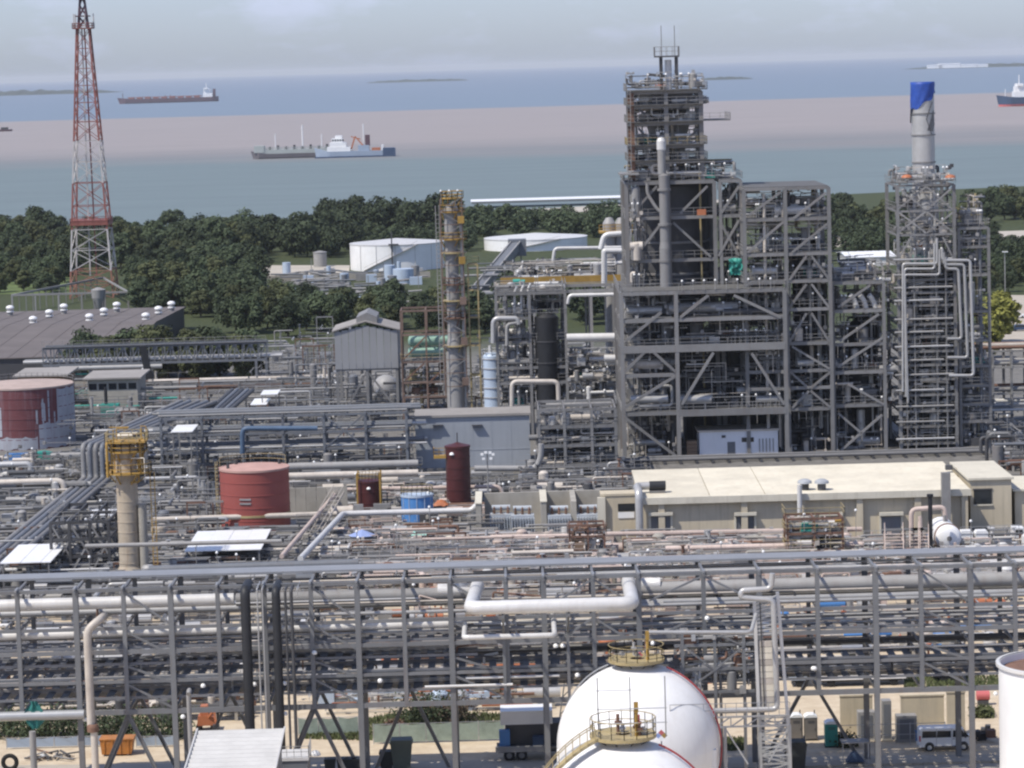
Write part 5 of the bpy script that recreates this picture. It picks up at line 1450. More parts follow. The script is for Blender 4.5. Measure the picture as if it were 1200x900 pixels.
for k in range(4): a = k * 1.57 + .78; beam('guard_post', t, 'yellow', (cx + (r + .6) * math.cos(a), cy + (r + .6) * math.sin(a), 0), (cx + (r + .6) * math.cos(a), cy + (r + .6) * math.sin(a), h + 1.2), .2)
MB().dome((cx, cy - r + .02, h * .78), .3, .3, 10, 4).build('sign_disc', 'lamp_white', t)
t, cx, cy, r, h = tank('blue_tank', 'squat bright blue tank with a pale lid', 489, 612, 19, 579, 'blue_paint', 'pale_blue', .3, 'yellow_pale', 0, stairs=False)
for k in range(5): a = -1.57 + (k - 2) * .5; beam('strap', t, 'pale_blue', (cx + (r + .03) * math.cos(a), cy + (r + .03) * math.sin(a), .1), (cx + (r + .03) * math.cos(a), cy + (r + .03) * math.sin(a), h - .1), .09)
mat('old_red', (0.15, 0.05, 0.055), 0.7, 0.0, 0.15, 0.4, 0.0, 0.5, (0.24, 0.20, 0.22))
t, cx, cy, r, h = tank('peeling_tank', 'large weathered red tank with flaking blue grey sides', 22, 528, 59, 450, 'old_red', 'roof_faded', .6, None, 5, stairs=False)
r_ = random.Random(4)
mat('flake', (0.36, 0.38, 0.42), .7, 0, .15, .5, .05, .35, (.22, .10, .10))
def patch(a0, a1, z0, z1):
    b = MB(); n = max(2, int((a1 - a0) / .06)); vs = []
    for i in range(n + 1):
        a = a0 + (a1 - a0) * i / n
        for z in (z0 + r_.uniform(-.25, .25), z1 + r_.uniform(-.25, .25)): vs.append((cx + (r + .03) * math.cos(a), cy + (r + .03) * math.sin(a), min(max(z, .02), h - .28)))
    b.add(vs, [(2 * i, 2 * i + 2, 2 * i + 3, 2 * i + 1) for i in range(n)], True); b.build('flaking_paint', 'flake', t)
patch(-1.15, .3, .1, h * .42); patch(-.72, .3, h * .42, h - .4); patch(-2.6, -1.18, .1, h * .2); patch(-2.0, -1.9, h * .2, h * .7); patch(-1.08, -1.0, h * .45, h * .75)
for i in range(7): a = -1.2 + i * .13; patch(a, a + .035, h * .4, h * r_.uniform(.55, .95))
rail(t, [(cx + r * math.cos(a), cy + r * math.sin(a), h) for a in [k * .12 for k in range(27)]], 1.0, 'steel_pale', 2, .06)

# ---------------------------------------------------------------- stained column with yellow platforms
Yc = 366.0
cx = Xat(150, 600, Yc); ztop = Zat(150, 525, Yc)
t = thing('concrete_column', 'rust stained beige column with yellow platforms near the front rack', 'process column', (cx, Yc, 0))
MB().lathe((cx, Yc, 0), [(1.5, 0), (1.5, 2), (1.28, 2.4), (1.28, ztop), (.9, ztop + .4), (0, ztop + .7)], 28).build('shell', 'concrete_tower', t)
for i in range(9): MB().lathe((cx, Yc, 2.8 + i * 1.25), [(1.27, -.06), (1.32, -.05), (1.32, .05), (1.27, .06)], 28).build('hoop', 'concrete_tower', t)
MB().tube([(cx + 1.8, Yc - .5, 0), (cx + 1.8, Yc - .5, Zat(163, 590, Yc))], .52, 14, 0).build('side_pipe', 'concrete', t)
for py, m in ((553, 'yellow'), (528, 'yellow')):
    z = Zat(155, py, Yc); R_ = 2.75 if py > 540 else 2.3
    MB().lathe((cx + .3, Yc, z), [(1.1, -.08), (R_, -.08), (R_, .08), (1.1, .08)], 20).build('platform', m, t)
    rail(t, [(cx + .3 + R_ * math.cos(a), Yc + R_ * math.sin(a), z) for a in [k * 6.283 / 14 for k in range(14)]], 1.15, m, 1.2, .09, closed=True)
    for k in range(6):
        a = k * 1.047; beam('bracket', t, m, (cx + 1.0 * math.cos(a), Yc + 1.0 * math.sin(a), z - 1.6), (cx + .3 + (R_ - .2) * math.cos(a), Yc + (R_ - .2) * math.sin(a), z - .1), .13)
for sx, sy in ((-1.5, -1.3), (1.9, -1.3), (1.9, 1.3), (-1.5, 1.3)): beam('frame_post', t, 'yellow', (cx + sx, Yc + sy, Zat(155, 553, Yc)), (cx + sx, Yc + sy, ztop + 1.2), .24)
z = ztop + .9
slab('platform', t, 'yellow', cx - 2.2, cx + 2.6, Yc - 1.8, Yc + 1.8, z - .12, z); rail(t, [(cx - 2.2, Yc - 1.8, z), (cx + 2.6, Yc - 1.8, z), (cx + 2.6, Yc + 1.8, z), (cx - 2.2, Yc + 1.8, z)], 1.1, 'yellow_pale', 1, .08, closed=True)
r_ = random.Random(12)
for i in range(10): rpipe(t, r_, cx - 2, cx + 2.4, Yc - 1.8, Yc + 1.6, ztop - 4, ztop + 2.4, .06, .2, ['yellow', 'steel', 'clad', 'rust', 'canvas'])
for x in (cx + 2.9, cx + 3.4): beam('ladder_rail', t, 'yellow', (x, Yc - .6, 0), (x, Yc - .6, Zat(155, 553, Yc)), .1)
for i in range(30): slab('rung', t, 'yellow', cx + 2.9, cx + 3.4, Yc - .64, Yc - .56, .5 + i * .4, .55 + i * .4)

# ---------------------------------------------------------------- blue-grey building
Yg = 467.0
a, c = Xat(488, 545, Yg), Xat(622, 545, Yg); z = Zat(555, 488, Yg)
t = thing('blue_grey_building', 'plain blue grey block building with a brownish roof edge', 'building', ((a + c) / 2, Yg, 0))
slab('front_wall', t, 'blue_grey_wall', a, c, Yg, Yg + .3, 0, z); slab('rear_wall', t, 'blue_grey_wall', a, c, Yg + 8.7, Yg + 9, 0, z); slab('end_wall', t, 'blue_grey_wall', a, a + .3, Yg + .3, Yg + 8.7, 0, z); slab('end_wall', t, 'blue_grey_wall', c - .3, c, Yg + .3, Yg + 8.7, 0, z)
slab('roof', t, 'roof_grey', a - .2, c + .2, Yg - .3, Yg + 9.2, z + .003, z + .35)
for px in (513, 559): x = Xat(px, 499, Yg); zz = Zat(px, 500, Yg); v = slab('louvre', t, 'steel_blue', x - .7, x + .7, Yg - .5, Yg + .02, zz - .15, zz + .25); slab('hood', v, 'steel_dark', x - .8, x + .8, Yg - .7, Yg, zz + .252, zz + .33)
for i in range(1, 6): x = a + (c - a) * i / 6; slab('panel_joint', t, 'blue_grey_wall', x - .05, x + .05, Yg - .03, Yg + .01, .1, z - .02)
slab('band', t, 'blue_grey_wall', a, c, Yg - .04, Yg + .005, Zat(555, 527, Yg) - .08, Zat(555, 527, Yg) + .08)

# ---------------------------------------------------------------- louvred house on legs
Yh = 520.0
a, c = Xat(393, 430, Yh), Xat(467, 430, Yh); z0, z1, zr_ = Zat(430, 432, Yh), Zat(430, 388, Yh), Zat(430, 377, Yh)
t = thing('louvred_house', 'grey sheeted house with a raised roof monitor standing on legs', 'building', ((a + c) / 2, Yh, 0))
n = 9
for i in range(n):
    x0_, x1_ = a + (c - a) * i / n, a + (c - a) * (i + 1) / n
    slab('wall_sheet', t, 'louvre_grey', x0_ + .03, x1_ - .03, Yh, Yh + .12, z0, z1 + min(i, n - 1 - i) * .22)
slab('side_wall', t, 'louvre_grey', c - .12, c, Yh + .13, Yh + 12, z0, z1); slab('side_wall', t, 'louvre_grey', a, a + .12, Yh + .13, Yh + 12, z0, z1); slab('floor', t, 'steel', a, c, Yh + .13, Yh + 12, z0 - .3, z0)
xm = (a + c) / 2
for xa_, xb_, za_, zb_ in ((a - .4, xm, z1, zr_), (xm, c + .4, zr_, z1)):
    MB().prism([(xa_, za_), (xb_, zb_), (xb_, zb_ + .2), (xa_, za_ + .2)], Yh - .3, Yh + 12.3).build('roof', 'roof_grey', t)
MB().prism([(xm - 1.6, zr_ - .3), (xm + 1.9, zr_ - .3), (xm + 1.9, zr_ + .7), (xm + .2, zr_ + 1.5), (xm - 1.6, zr_ + .7)], Yh + .8, Yh + 11).build('roof_monitor', 'steel', t)
for x in (a + .3, xm, c - .3):
    for y in (Yh + .4, Yh + 11.5): beam('leg', t, 'steel', (x, y, 0), (x, y, z0 - .3), .45, .45, 'hsec')
beam('brace', t, 'steel', (a + .3, Yh + .4, 1), (xm, Yh + .4, z0 - .4), .3); beam('brace', t, 'steel', (c - .3, Yh + .4, 3), (xm, Yh + .4, z0 - .4), .3)
g = G(453, 474); t = thing('round_drum', 'dull round ended drum under the louvred house', 'drum', g); MB().dome((g.x, g.y, 3.2), 2.3, 2.3, 20, 6).dome((g.x, g.y, 3.2), 2.3, 2.3, 20, 6, 'z', -1).build('shell', 'steel_pale', t)
for k in range(4): aa = k * 1.57 + .7; beam('leg', t, 'steel', (g.x + 1.7 * math.cos(aa), g.y + 1.7 * math.sin(aa), 0), (g.x + 1.7 * math.cos(aa), g.y + 1.7 * math.sin(aa), 3), .25)

# ---------------------------------------------------------------- rusty frame with green vessels, column with yellow platforms
Yf = 515.0
t = thing('rusty_frame', 'rust brown open frame holding two green vessels', 'steel frame', (Xat(500, 470, Yf), Yf, 0))
xs = xs_((471, 500, 530), 420, Yf); zs = zs_((465, 448, 424, 392, 364), 500, Yf)
mat('rust_grey', (0.18, 0.125, 0.10), .75, 0, .3, .5, .1)
steel_frame(t, xs, [Yf, Yf + 7], zs, 'rust_grey', .28, .26, floors=(1, 2), rails=(2,), rm='yellow_pale')
for a_, b_, c_, d_ in ((475, 446, 497, 426), (505, 446, 527, 426), (472, 422, 498, 395)): beam('brace', t, 'rust', W(a_, b_, Yf), W(c_, d_, Yf), .25)
fill(t, 501, xs[0] + .4, xs[-1] - .4, Yf + .6, Yf + 6, zs[:3], 5, 6, 1, ['rust', 'steel', 'steel_pale', 'yellow_pale'])
for i, py in enumerate((399, 412)):
    p = W(504, py, Yf + 2); L, R_ = 3.3, .88
    t2 = thing('green_vessel', ['upper pale green horizontal vessel in the rusty frame', 'lower pale green horizontal vessel in the rusty frame'][i], 'vessel', p)
    MB().lathe(p, [(R_, -L), (R_, L)], 20, 'x').dome(p + V((L, 0, 0)), R_, .45, 20, 4, 'x').dome(p - V((L, 0, 0)), R_, .45, 20, 4, 'x', -1).build('shell', 'green_vessel', t2)
    for s in (-2, 2): slab('saddle', t2, 'steel', p.x + s - .2, p.x + s + .2, p.y - .6, p.y + .6, p.z - R_ - .35, p.z - R_ * .6)
    for s in (-1.6, 0, 1.6): cyl('nozzle', t2, 'steel_pale', (p.x + s, p.y, p.z + R_ - .1), (p.x + s, p.y, p.z + R_ + .35), .14)
Yk = 512.0
cx = Xat(531, 350, Yk); ztop = Zat(531, 240, Yk)
t = thing('platform_column', 'tall slim grey column with orange yellow platforms standing before the trees', 'process column', (cx, Yk, 0))
MB().lathe((cx, Yk, 0), [(1.5, 0), (1.5, 14), (1.1, 16), (1.1, ztop - 1), (.8, ztop), (0, ztop + .3)], 24).build('shell', 'steel_pale', t)
MB().tube([(cx + 1.65, Yk - .3, 3), (cx + 1.65, Yk - .3, ztop - 3), (cx + .5, Yk - .3, ztop + .6)], .34, 10, 2).build('overhead_pipe', 'clad', t)
for i, py in enumerate((248, 232, 280, 296, 333, 352, 372, 405)):
    z = Zat(531, py, Yk); R_ = (2.1, 1.9, 2.3, 2.2, 1.9, 2.2, 2.0, 2.3)[i]; m = 'yellow' if i in (0, 1, 2) else 'rust' if i in (4, 6) else 'yellow_pale'
    MB().lathe((cx + .3, Yk, z), [(1.0, -.1), (R_, -.1), (R_, .1), (1.0, .1)], 18).build('platform', m, t)
    if i % 2 == 0 or i == 1: rail(t, [(cx + .3 + R_ * math.cos(a), Yk + R_ * math.sin(a), z) for a in [k * 6.283 / 12 for k in range(12)]], 1.15, m, 1.2, .10, closed=True)
    for k in range(4): a = k * 1.57 + .4; beam('bracket', t, m, (cx + 1.3 * math.cos(a), Yk + 1.3 * math.sin(a), z - 1.3), (cx + .3 + (R_ - .2) * math.cos(a), Yk + (R_ - .2) * math.sin(a), z - .1), .15)
for x in (cx - 1.9, cx - 2.5): beam('ladder_rail', t, 'steel_pale', (x, Yk - .6, 8), (x, Yk - .6, ztop), .12)
for i in range(40): slab('rung', t, 'steel_pale', cx - 2.5, cx - 1.9, Yk - .65, Yk - .55, 8.5 + i * .72, 8.58 + i * .72)
for k in range(3): lamp(t, cx - 1.5 + k * 1.4, Yk - 1, ztop + .3, 2)
for sx, sy in ((-1.7, -1.7), (1.9, -1.7), (1.9, 1.7), (-1.7, 1.7)): beam('scaffold_post', t, 'rust_grey', (cx + sx, Yk + sy, 6), (cx + sx, Yk + sy, ztop + 1), .15)
for i in range(14):
    z = 8 + i * 2.25
    if z > ztop: break
    for ya in (-1.7, 1.7): beam('scaffold_ledger', t, 'rust_grey', (cx - 1.7, Yk + ya, z), (cx + 1.9, Yk + ya, z), .11)
    beam('scaffold_brace', t, 'steel_pale', (cx + (-1.7 if i % 2 else 1.9), Yk - 1.72, z), (cx + (1.9 if i % 2 else -1.7), Yk - 1.72, z + 2.25), .09)
    if i % 3 == 0: box('junction_box', t, 'yellow' if i > 6 else 'rust_grey', (cx + 1.7, Yk - 1.9, z + .8), (1.1, .8, 1.2))
t2 = thing('side_frame', 'dark riser frame on the right side of the platform column', 'steel frame', (cx + 3.4, Yk + 1, 0))
steel_frame(t2, [cx + 2.6, cx + 4.2], [Yk - .5, Yk + 2], zs_((440, 405, 372, 340, 310), 540, Yk), 'yellow_pale', .25, .22, floors=(1, 2, 3), rails=(1, 2, 3, 4), rm='yellow_pale')
Ys = 505.0
cx = Xat(577.5, 450, Ys); ztop = Zat(577, 417, Ys)
t = thing('pale_blue_silo', 'pale blue banded upright vessel beside the reactor structure', 'silo', (cx, Ys, 0))
MB().lathe((cx, Ys, 0), [(1.5, 0), (1.5, ztop), (1.1, ztop + .5), (0, ztop + .75)], 26).build('shell', 'pale_blue', t)
for i in range(6): MB().lathe((cx, Ys, 5 + i * 1.6), [(1.49, -.1), (1.62, -.08), (1.62, .08), (1.49, .1)], 26).build('band', 'clad', t)
rail(t, [(cx + 1.4 * math.cos(a), Ys + 1.4 * math.sin(a), ztop + .2) for a in [k * .785 for k in range(8)]], 1, 'clad_white', 1, .07, closed=True)
cyl('vent', t, 'clad_white', (cx - .3, Ys, ztop + .5), (cx - .3, Ys, ztop + 1.7), .25)

# ---------------------------------------------------------------- reactor structure left of the tall tower
Y0 = 500.0
t = thing('reactor_structure', 'crowded grey structure with a black drum left of the broad steel frame', 'process structure', (Xat(650, 480, Y0), Y0, 0))
xs = xs_((583, 622, 664, 724), 420, Y0); zs = zs_((475, 448, 430, 400, 372, 343), 650, Y0)
steel_frame(t, xs[:3], [Y0, Y0 + 8, Y0 + 15], zs, 'steel', .45, .36, floors=(1, 3, 5), rails=(1, 2, 3, 4, 5), skip=((3, 1), (4, 1)))
steel_frame(t, xs[2:], [Y0 + 2, Y0 + 15], [zs[1], zs[2], zs[5]], 'steel_pale', .45, .4, floors=(0, 1), rails=(0, 1, 2))
PW = PM + ['clad_white', 'clad_warm', 'clad']
fill(t, 601, xs[0] + .3, xs[1] + .5, Y0 + .3, Y0 + 13, zs, 9, 12, 2, PW, .3)
fill(t, 602, xs[2] + .3, xs[3] - .3, Y0 - 1, Y0 + 8, [zs[0], zs[1], zs[2], zs[3] - 1.2], 10, 14, 2, PW + ['clad_white'], .35)
fill(t, 603, xs[0], xs[2], Y0 + .3, Y0 + 12, [zs[5] + .3, zs[5] + 1.6], 6, 8, 2, PW, .2)
fill(t, 604, xs[1], xs[2], Y0 + 6, Y0 + 13, zs, 4, 6, 0, PW)
cx = Xat(641, 400, Y0 + 1)
t2 = thing('black_drum', 'black insulated upright drum in the crowded grey structure', 'vessel', (cx, Y0 + 1, 0))
MB().lathe((cx, Y0 + 1, 0), [(1.4, 4), (1.95, 6), (1.95, Zat(641, 372, Y0)), (1.3, Zat(641, 368, Y0)), (.4, Zat(641, 366, Y0))], 26).build('shell', 'black', t2)
slab('skirt', t2, 'steel_dark', cx - 1.2, cx + 1.2, Y0 - .2, Y0 + 2.2, 0, 4.3)
for z in (9, 12.5, 16): MB().lathe((cx, Y0 + 1, z), [(1.94, -.1), (2.05, -.08), (2.05, .08), (1.94, .1)], 26).build('band', 'steel_dark', t2)
pipe('upper thick white pipe across the gap beside the broad steel frame', 'clad_white', [W(664, 396, Y0 - 2), W(726, 395, Y0 - 2)], .7, n=14)
pipe('lower short thick white pipe beside the broad steel frame', 'clad_white', [W(708, 420, Y0 - 2), W(728, 420, Y0 - 2)], .6, n=14)
pipe('thin white pipe bending down above the gap beside the broad frame', 'clad_white', [W(665, 356, Y0), W(667, 346, Y0), W(725, 345, Y0), W(729, 330, Y0)], .32)
pipe('pale hooped pipe at the left corner of the crowded structure', 'clad', [W(578, 402, Y0 - 1), W(578, 373, Y0 - 1), W(606, 373, Y0 - 1), W(608, 380, Y0 - 1)], .42)
pipe('second hooped pipe inside the left corner of the crowded structure', 'steel_pale', [W(594, 405, Y0 - 1), W(594, 380, Y0 - 1), W(612, 377, Y0 - 1)], .3)
for i, (px, py) in enumerate(((611, 340), (619, 338), (603, 342))): pipe(['left white riser above the black drum', 'right white riser above the black drum', 'outer white riser above the black drum'][i], 'clad_white', [W(px, py + 24, Y0 + 1), W(px, py, Y0 + 1), W(px + 3, py - 6, Y0 + 1)], .22)
# yellow edged deck behind
Yd = 545.0
t = thing('yellow_deck', 'long deck with a yellow edge beam and pale equipment', 'deck', (Xat(655, 340, Yd), Yd, 0))
xs = xs_((590, 625, 660, 692, 724), 330, Yd); zd = Zat(655, 335, Yd)
for x in xs:
    for y in (Yd, Yd + 12): beam('column', t, 'steel_pale', (x, y, 0), (x, y, zd), .5, .5, 'hsec')
slab('edge_beam', t, 'yellow_pale', xs[0] - .5, xs[-1] + .5, Yd - .5, Yd - .2, zd - .2, zd + .5); slab('edge_beam', t, 'yellow', xs[0] - .5, xs[-1] + .5, Yd - .52, Yd - .21, zd + .62, zd + 1.75)
slab('floor', t, 'grating', xs[0] - .4, xs[-1] + .4, Yd - .19, Yd + 12, zd, zd + .3)
rail(t, [(xs[0] - .5, Yd - .4, zd + .4), (xs[-1], Yd - .4, zd + .4)], 1.3, 'yellow_pale', 1.4, .08)
fill(t, 611, xs[0] + .3, xs[-1] - .3, Yd + .5, Yd + 9, [zd + .3, zd + 4.6], 34, 34, 6, PW + ['clad_white', 'clad', 'steel_pale'], .28)
for i, (p0, p1, py) in enumerate(((650, 728, 291), (612, 660, 310), (680, 730, 309))):
    pipe(['long white pipe rising above the yellow edged deck', 'white pipe low over the left of the yellow edged deck', 'short white pipe at the right of the yellow edged deck'][i], 'clad_white', [W(p0 - 2, py + 16, Yd + 4), W(p0, py, Yd + 4), W(p1, py - 1, Yd + 4)], .32)
t = thing('white_duct_frame', 'white portal shaped duct joining the yellow deck to the tallest tower', 'duct', W(718, 300, Yd - 10))
MB().tube([W(708, 336, Yd - 10), W(708, 294, Yd - 10), W(712, 294, Yd - 10), W(738, 294, Yd - 10)], .5, 12, 2).build('duct', 'clad_white', t)
MB().tube([W(704, 292, Yd - 8), W(708, 275, Yd - 8), W(738, 273, Yd - 8)], .48, 12, 2).build('upper_duct', 'clad_white', t)
t = thing('rear_vessels', 'pale vessel pair with yellow platform behind the tallest tower', 'vessel', W(722, 280, 560))
for px in (714, 728): p = W(px, 268, 560); MB().lathe((p.x, p.y, 0), [(1.2, 0), (1.2, p.z + 1), (.6, p.z + 2), (0, p.z + 2.1)], 16).build('shell', 'steel_pale', t)
p = W(721, 272, 560); slab('platform', t, 'yellow', p.x - 3, p.x + 3, 557, 562, p.z, p.z + .3); rail(t, [(p.x - 3, 557, p.z + .3), (p.x + 3, 557, p.z + .3)], 1.2, 'yellow', 1, .1)
# stair tower in front of it
Yq = 452.0
t = thing('stair_structure', 'stepped grey pipe structure with stairs beside the blue grey building', 'process structure', (Xat(680, 565, Yq), Yq, 0))
xs = xs_((632, 662, 694, 722), 520, Yq); zs = zs_((566, 545, 522, 500, 480), 680, Yq)
steel_frame(t, xs, [Yq, Yq + 6, Yq + 12], zs, 'steel', .42, .34, floors=(1, 2, 3), rails=(1, 2, 3, 4))
fill(t, 621, xs[0] + .3, xs[-1] - .3, Yq + .5, Yq + 11, zs, 12, 16, 2, PM + ['steel_pale'], .25)
for i in range(4): stair(t, (Xat(652 + 5 * i, 560, Yq - 2), Yq - 2 + i * 2.5, zs[i]), (Xat(657 + 5 * i, 540, Yq - 2), Yq + i * 2.5 + .4, zs[i + 1]), 1.6)
pipe('broad grey horizontal duct on top of the stepped pipe structure', 'steel_pale', [W(640, 478, Yq + 14), W(716, 474, Yq + 14)], 1.0, 'duct', n=14)
pipe('grey pipe elbow dropping beside the blue grey building', 'steel_pale', [W(556, 549, Yq - 4), W(628, 549, Yq - 4), W(634, 536, Yq - 4), W(634, 520, Yq - 4)], .45)
pipe('pale low portal pipe under the black drum', 'clad_warm', [W(600, 478, Yq + 30), W(600, 447, Yq + 30), W(654, 447, Yq + 30), W(655, 478, Yq + 30)], .38)

# ---------------------------------------------------------------- racks of the left middle ground
def pipe_rack(name, label, pxs, Y, depth, levels, pxref, m='steel', npipes=6, seed=1, mats=PM, rmax=.4, cw=.4, group='', braced=(), r0=.15):
    t = thing(name, label, 'pipe rack', (Xat(pxref, 500, Y), Y, 0))
    xs = xs_(pxs, levels[0], Y); zs = zs_(levels, pxref, Y)
    for x in xs:
        for y in (Y, Y + depth): beam('column', t, m, (x, y, 0), (x, y, zs[0]), cw, cw, 'hsec')
    for z in zs:
        for x in xs: beam('cross_beam', t, m, (x, Y - .4, z), (x, Y + depth + .4, z), .3, .4)
        for y in (Y, Y + depth): beam('beam', t, m, (xs[0], y, z - .05), (xs[-1], y, z - .05), .24, .34)
    for i in braced: beam('brace', t, m, (xs[i], Y, zs[-1]), (xs[i + 1], Y, zs[0]), .2); beam('brace', t, m, (xs[i + 1], Y, zs[-1]), (xs[i], Y, zs[0]), .2)
    r = random.Random(seed)
    lv = ['top', 'second', 'third', 'fourth', 'lowest']
    for j, z in enumerate(zs):
        y = Y + .3
        while y < Y + depth:
            rr = r.uniform(r0, rmax)
            if r.random() < .85:
                o = cyl('pipe', None, r.choice(mats), (xs[0] - r.uniform(0, 3), y + rr, z + .22 + rr), (xs[-1] + r.uniform(0, 3), y + rr, z + .22 + rr), rr)
                tag(o, 'straight pipe on the %s level of the %s' % (lv[j], group), 'pipe', 'pipes on the ' + group)
            y += 2 * rr + r.uniform(.3, 1.0)
    return t, xs, zs
pipe_rack('pipe_rack', 'dark three level pipe rack behind the red tank', (188, 236, 284, 331, 379, 428, 476), 460, 7, (487, 507, 527), 330, 'steel_blue', seed=31, group='rack behind the red tank', braced=(0, 4), mats=['steel', 'steel_blue', 'clad', 'steel_pale', 'steel_dark'])
pipe_rack('pipe_rack', 'long brownish low rack below the pipe bridge', (182, 230, 280, 330, 378), 585, 5, (449, 457), 280, 'steel', seed=32, group='rack below the pipe bridge', mats=['clad_warm', 'rust', 'steel_pale', 'steel'])
pipe_rack('pipe_rack', 'pipe rack at the picture edge behind the slender tower', (1163, 1185, 1210, 1240), 500, 8, (411, 430, 461, 478, 505), 1180, 'steel_pale', seed=33, group='rack at the right edge', mats=['clad', 'clad_white', 'rust', 'steel_pale', 'clad_warm'])
# two low grey mains and a concrete wall behind the red tank
for i, (py, rr, m) in enumerate(((547, .55, 'steel_pale'), (558, .5, 'clad_warm'))):
    pipe(['upper grey main running right of the red tank', 'lower pale main running right of the red tank'][i], m, [W(338, py, 440 - 6 * i), W(490, py - 4, 440 - 6 * i)], rr, n=12)
g0, g1 = G(335, 606), G(408, 604)
t = thing('bund_wall', 'stained grey bund wall right of the red tank', 'wall', g0)
for i in range(6):
    x0_, x1_ = g0.x + (g1.x - g0.x) * i / 6, g0.x + (g1.x - g0.x) * (i + 1) / 6; slab('wall_panel', t, 'concrete', x0_ + .03, x1_ - .03, g0.y, g0.y + .35, 0, 4.0)
pipe('blue pipe with an elbow on the rack behind the red tank', 'pipe_blue', [W(284, 532, 456), W(284, 502, 456), W(372, 502, 456)], .36, n=12)
# dark mains that come over, drop and run on towards the front
for i in range(5):
    o = i * 7.4
    top_far, top_near = G(212 + o * 1.35, 468, 7.2), W(97 + o, 522, 452)
    low = Zat(97 + o, 561, 452)
    pipe(ORD[i] + ' from the left of five dark mains dropping beside the weathered tank', 'steel_blue' if i % 2 else 'steel', [V((top_far.x, top_far.y, top_near.z)), top_near, V((top_near.x, 452, low)), V((top_near.x - 3.2, 345, low))], .40, group='mains dropping beside the weathered tank', n=12)
t = thing('main_support', 'low grey trestles under the dropping mains', 'pipe support', W(60, 600, 420))
for y in (445, 430, 415, 400, 385, 370):
    x0_ = Xat(97, 561, 452) - 3.2 * (452 - y) / 107
    beam('cross_beam', t, 'steel', (x0_ - 1, y, low - .6), (x0_ + 6.5, y, low - .6), .3)
    for dx in (-.6, 6): beam('post', t, 'steel', (x0_ + dx, y, 0), (x0_ + dx, y, low - .7), .3)
for k, y in enumerate((460, 475, 490, 505)):
    for dx in (0, 8): x = Xat(100, 522, 452) + (y - 452) * .12 + dx - 1; beam('post', t, 'steel_blue', (x, y, 0), (x, y, top_near.z - .5), .4)
for i in range(5):
    o = i * 6
    a, c = G(243 + o, 483, 6.0), G(272 + o, 457, 6.0)
    pipe(ORD[i] + ' from the left of five dark mains running back to the brownish rack', 'steel_blue' if i % 2 else 'steel_dark', [a, c], .38, group='second row of mains running back', n=10)
# small frames with white covers
def cover(px0, px1, pyf, pyb, z, label, n=4, m='white_paint'):
    a, c = G(px0, pyf, z), G(px1, pyf, z); yb = G(px0, pyb, z).y
    t = thing('white_cover', label, 'cover', ((a.x + c.x) / 2, a.y, 0))
    for i in range(n):
        x0_, x1_ = a.x + (c.x - a.x) * i / n, a.x + (c.x - a.x) * (i + 1) / n; slab('sheet', t, m, x0_ + .02, x1_ - .02, a.y - .1 * (i % 2), yb, z + .03 * (i % 2), z + .12 + .03 * (i % 2))
    for x in (a.x + .3, c.x - .3):
        for y in (a.y + .2, yb - .2): beam('post', t, 'steel', (x, y, 0), (x, y, z), .2)
    return t
cover(216, 305, 647, 624, 3.2, 'bright white flat roof sheets in front of the red tank'); cover(0, 58, 661, 640, 3.6, 'white flat covers at the left edge above the front rack', 5); cover(92, 130, 609, 599, 3.5, 'small white cover beside the stained column', 2)
cover(200, 225, 507, 499, 8.6, 'small white canopy on the dark rack near the dropping mains', 1); cover(293, 312, 475, 468, 6, 'white plate at the end of the second row of mains', 1); cover(305, 325, 463, 458, 7.4, 'pale upper canopy by the second row of mains', 1)
# dark lattice frame in the left front
t = thing('lattice_frame', 'dark criss cross steel frame left of the stained column', 'steel frame', G(95, 668))
xs = xs_((60, 82, 106, 128), 640, 372); zs = zs_((672, 652, 632, 612), 95, 372)
steel_frame(t, xs, [372, 380, 388], zs, 'steel_dark', .35, .3, floors=(), rails=(3,))
for i in range(3):
    beam('brace', t, 'steel_pale', (xs[i], 372, zs[0]), (xs[i + 1], 372, zs[2]), .22); beam('brace', t, 'steel', (xs[i + 1], 372, zs[1]), (xs[i], 372, zs[3]), .22)
fill(t, 641, xs[0], xs[-1], 372.5, 387, zs, 8, 12, 1, ['steel', 'steel_dark', 'steel_pale', 'clad'])

# ---------------------------------------------------------------- pipe bridge far left
Yp = 600.0
t = thing('pipe_bridge', 'long lattice pipe bridge crossing in front of the vented roof', 'pipe bridge', (Xat(180, 440, Yp), Yp, 0))
zt_, zb = Zat(180, 405, Yp), Zat(180, 425, Yp)
x0_, x1_ = Xat(50, 410, Yp), Xat(312, 410, Yp)
for y in (Yp, Yp + 4):
    for z in (zt_, zb): beam('chord', t, 'steel_blue', (x0_, y, z), (x1_, y, z), .35, .45)
    n = 28
    for i in range(n + 1):
        x = x0_ + (x1_ - x0_) * i / n; beam('web_post', t, 'steel_blue', (x, y, zb), (x, y, zt_), .22)
        if i < n and y == Yp: x2 = x0_ + (x1_ - x0_) * (i + 1) / n; beam('web_diagonal', t, 'steel_blue', (x, y, zb if i % 2 else zt_), (x2, y, zt_ if i % 2 else zb), .22)
for px in (60, 105, 175, 300, 312):
    for y in (Yp, Yp + 4): x = Xat(px, 420, Yp); beam('leg', t, 'steel_blue', (x, y, 0), (x, y, zb), .5, .5, 'hsec')
slab('walkway', t, 'steel_pale', x0_, x1_, Yp - .6, Yp - .2, zt_ + .23, zt_ + .3); rail(t, [(x0_, Yp - .6, zt_ + .3), (x1_, Yp - .6, zt_ + .3)], 1.1, 'steel_pale', 2, .07)
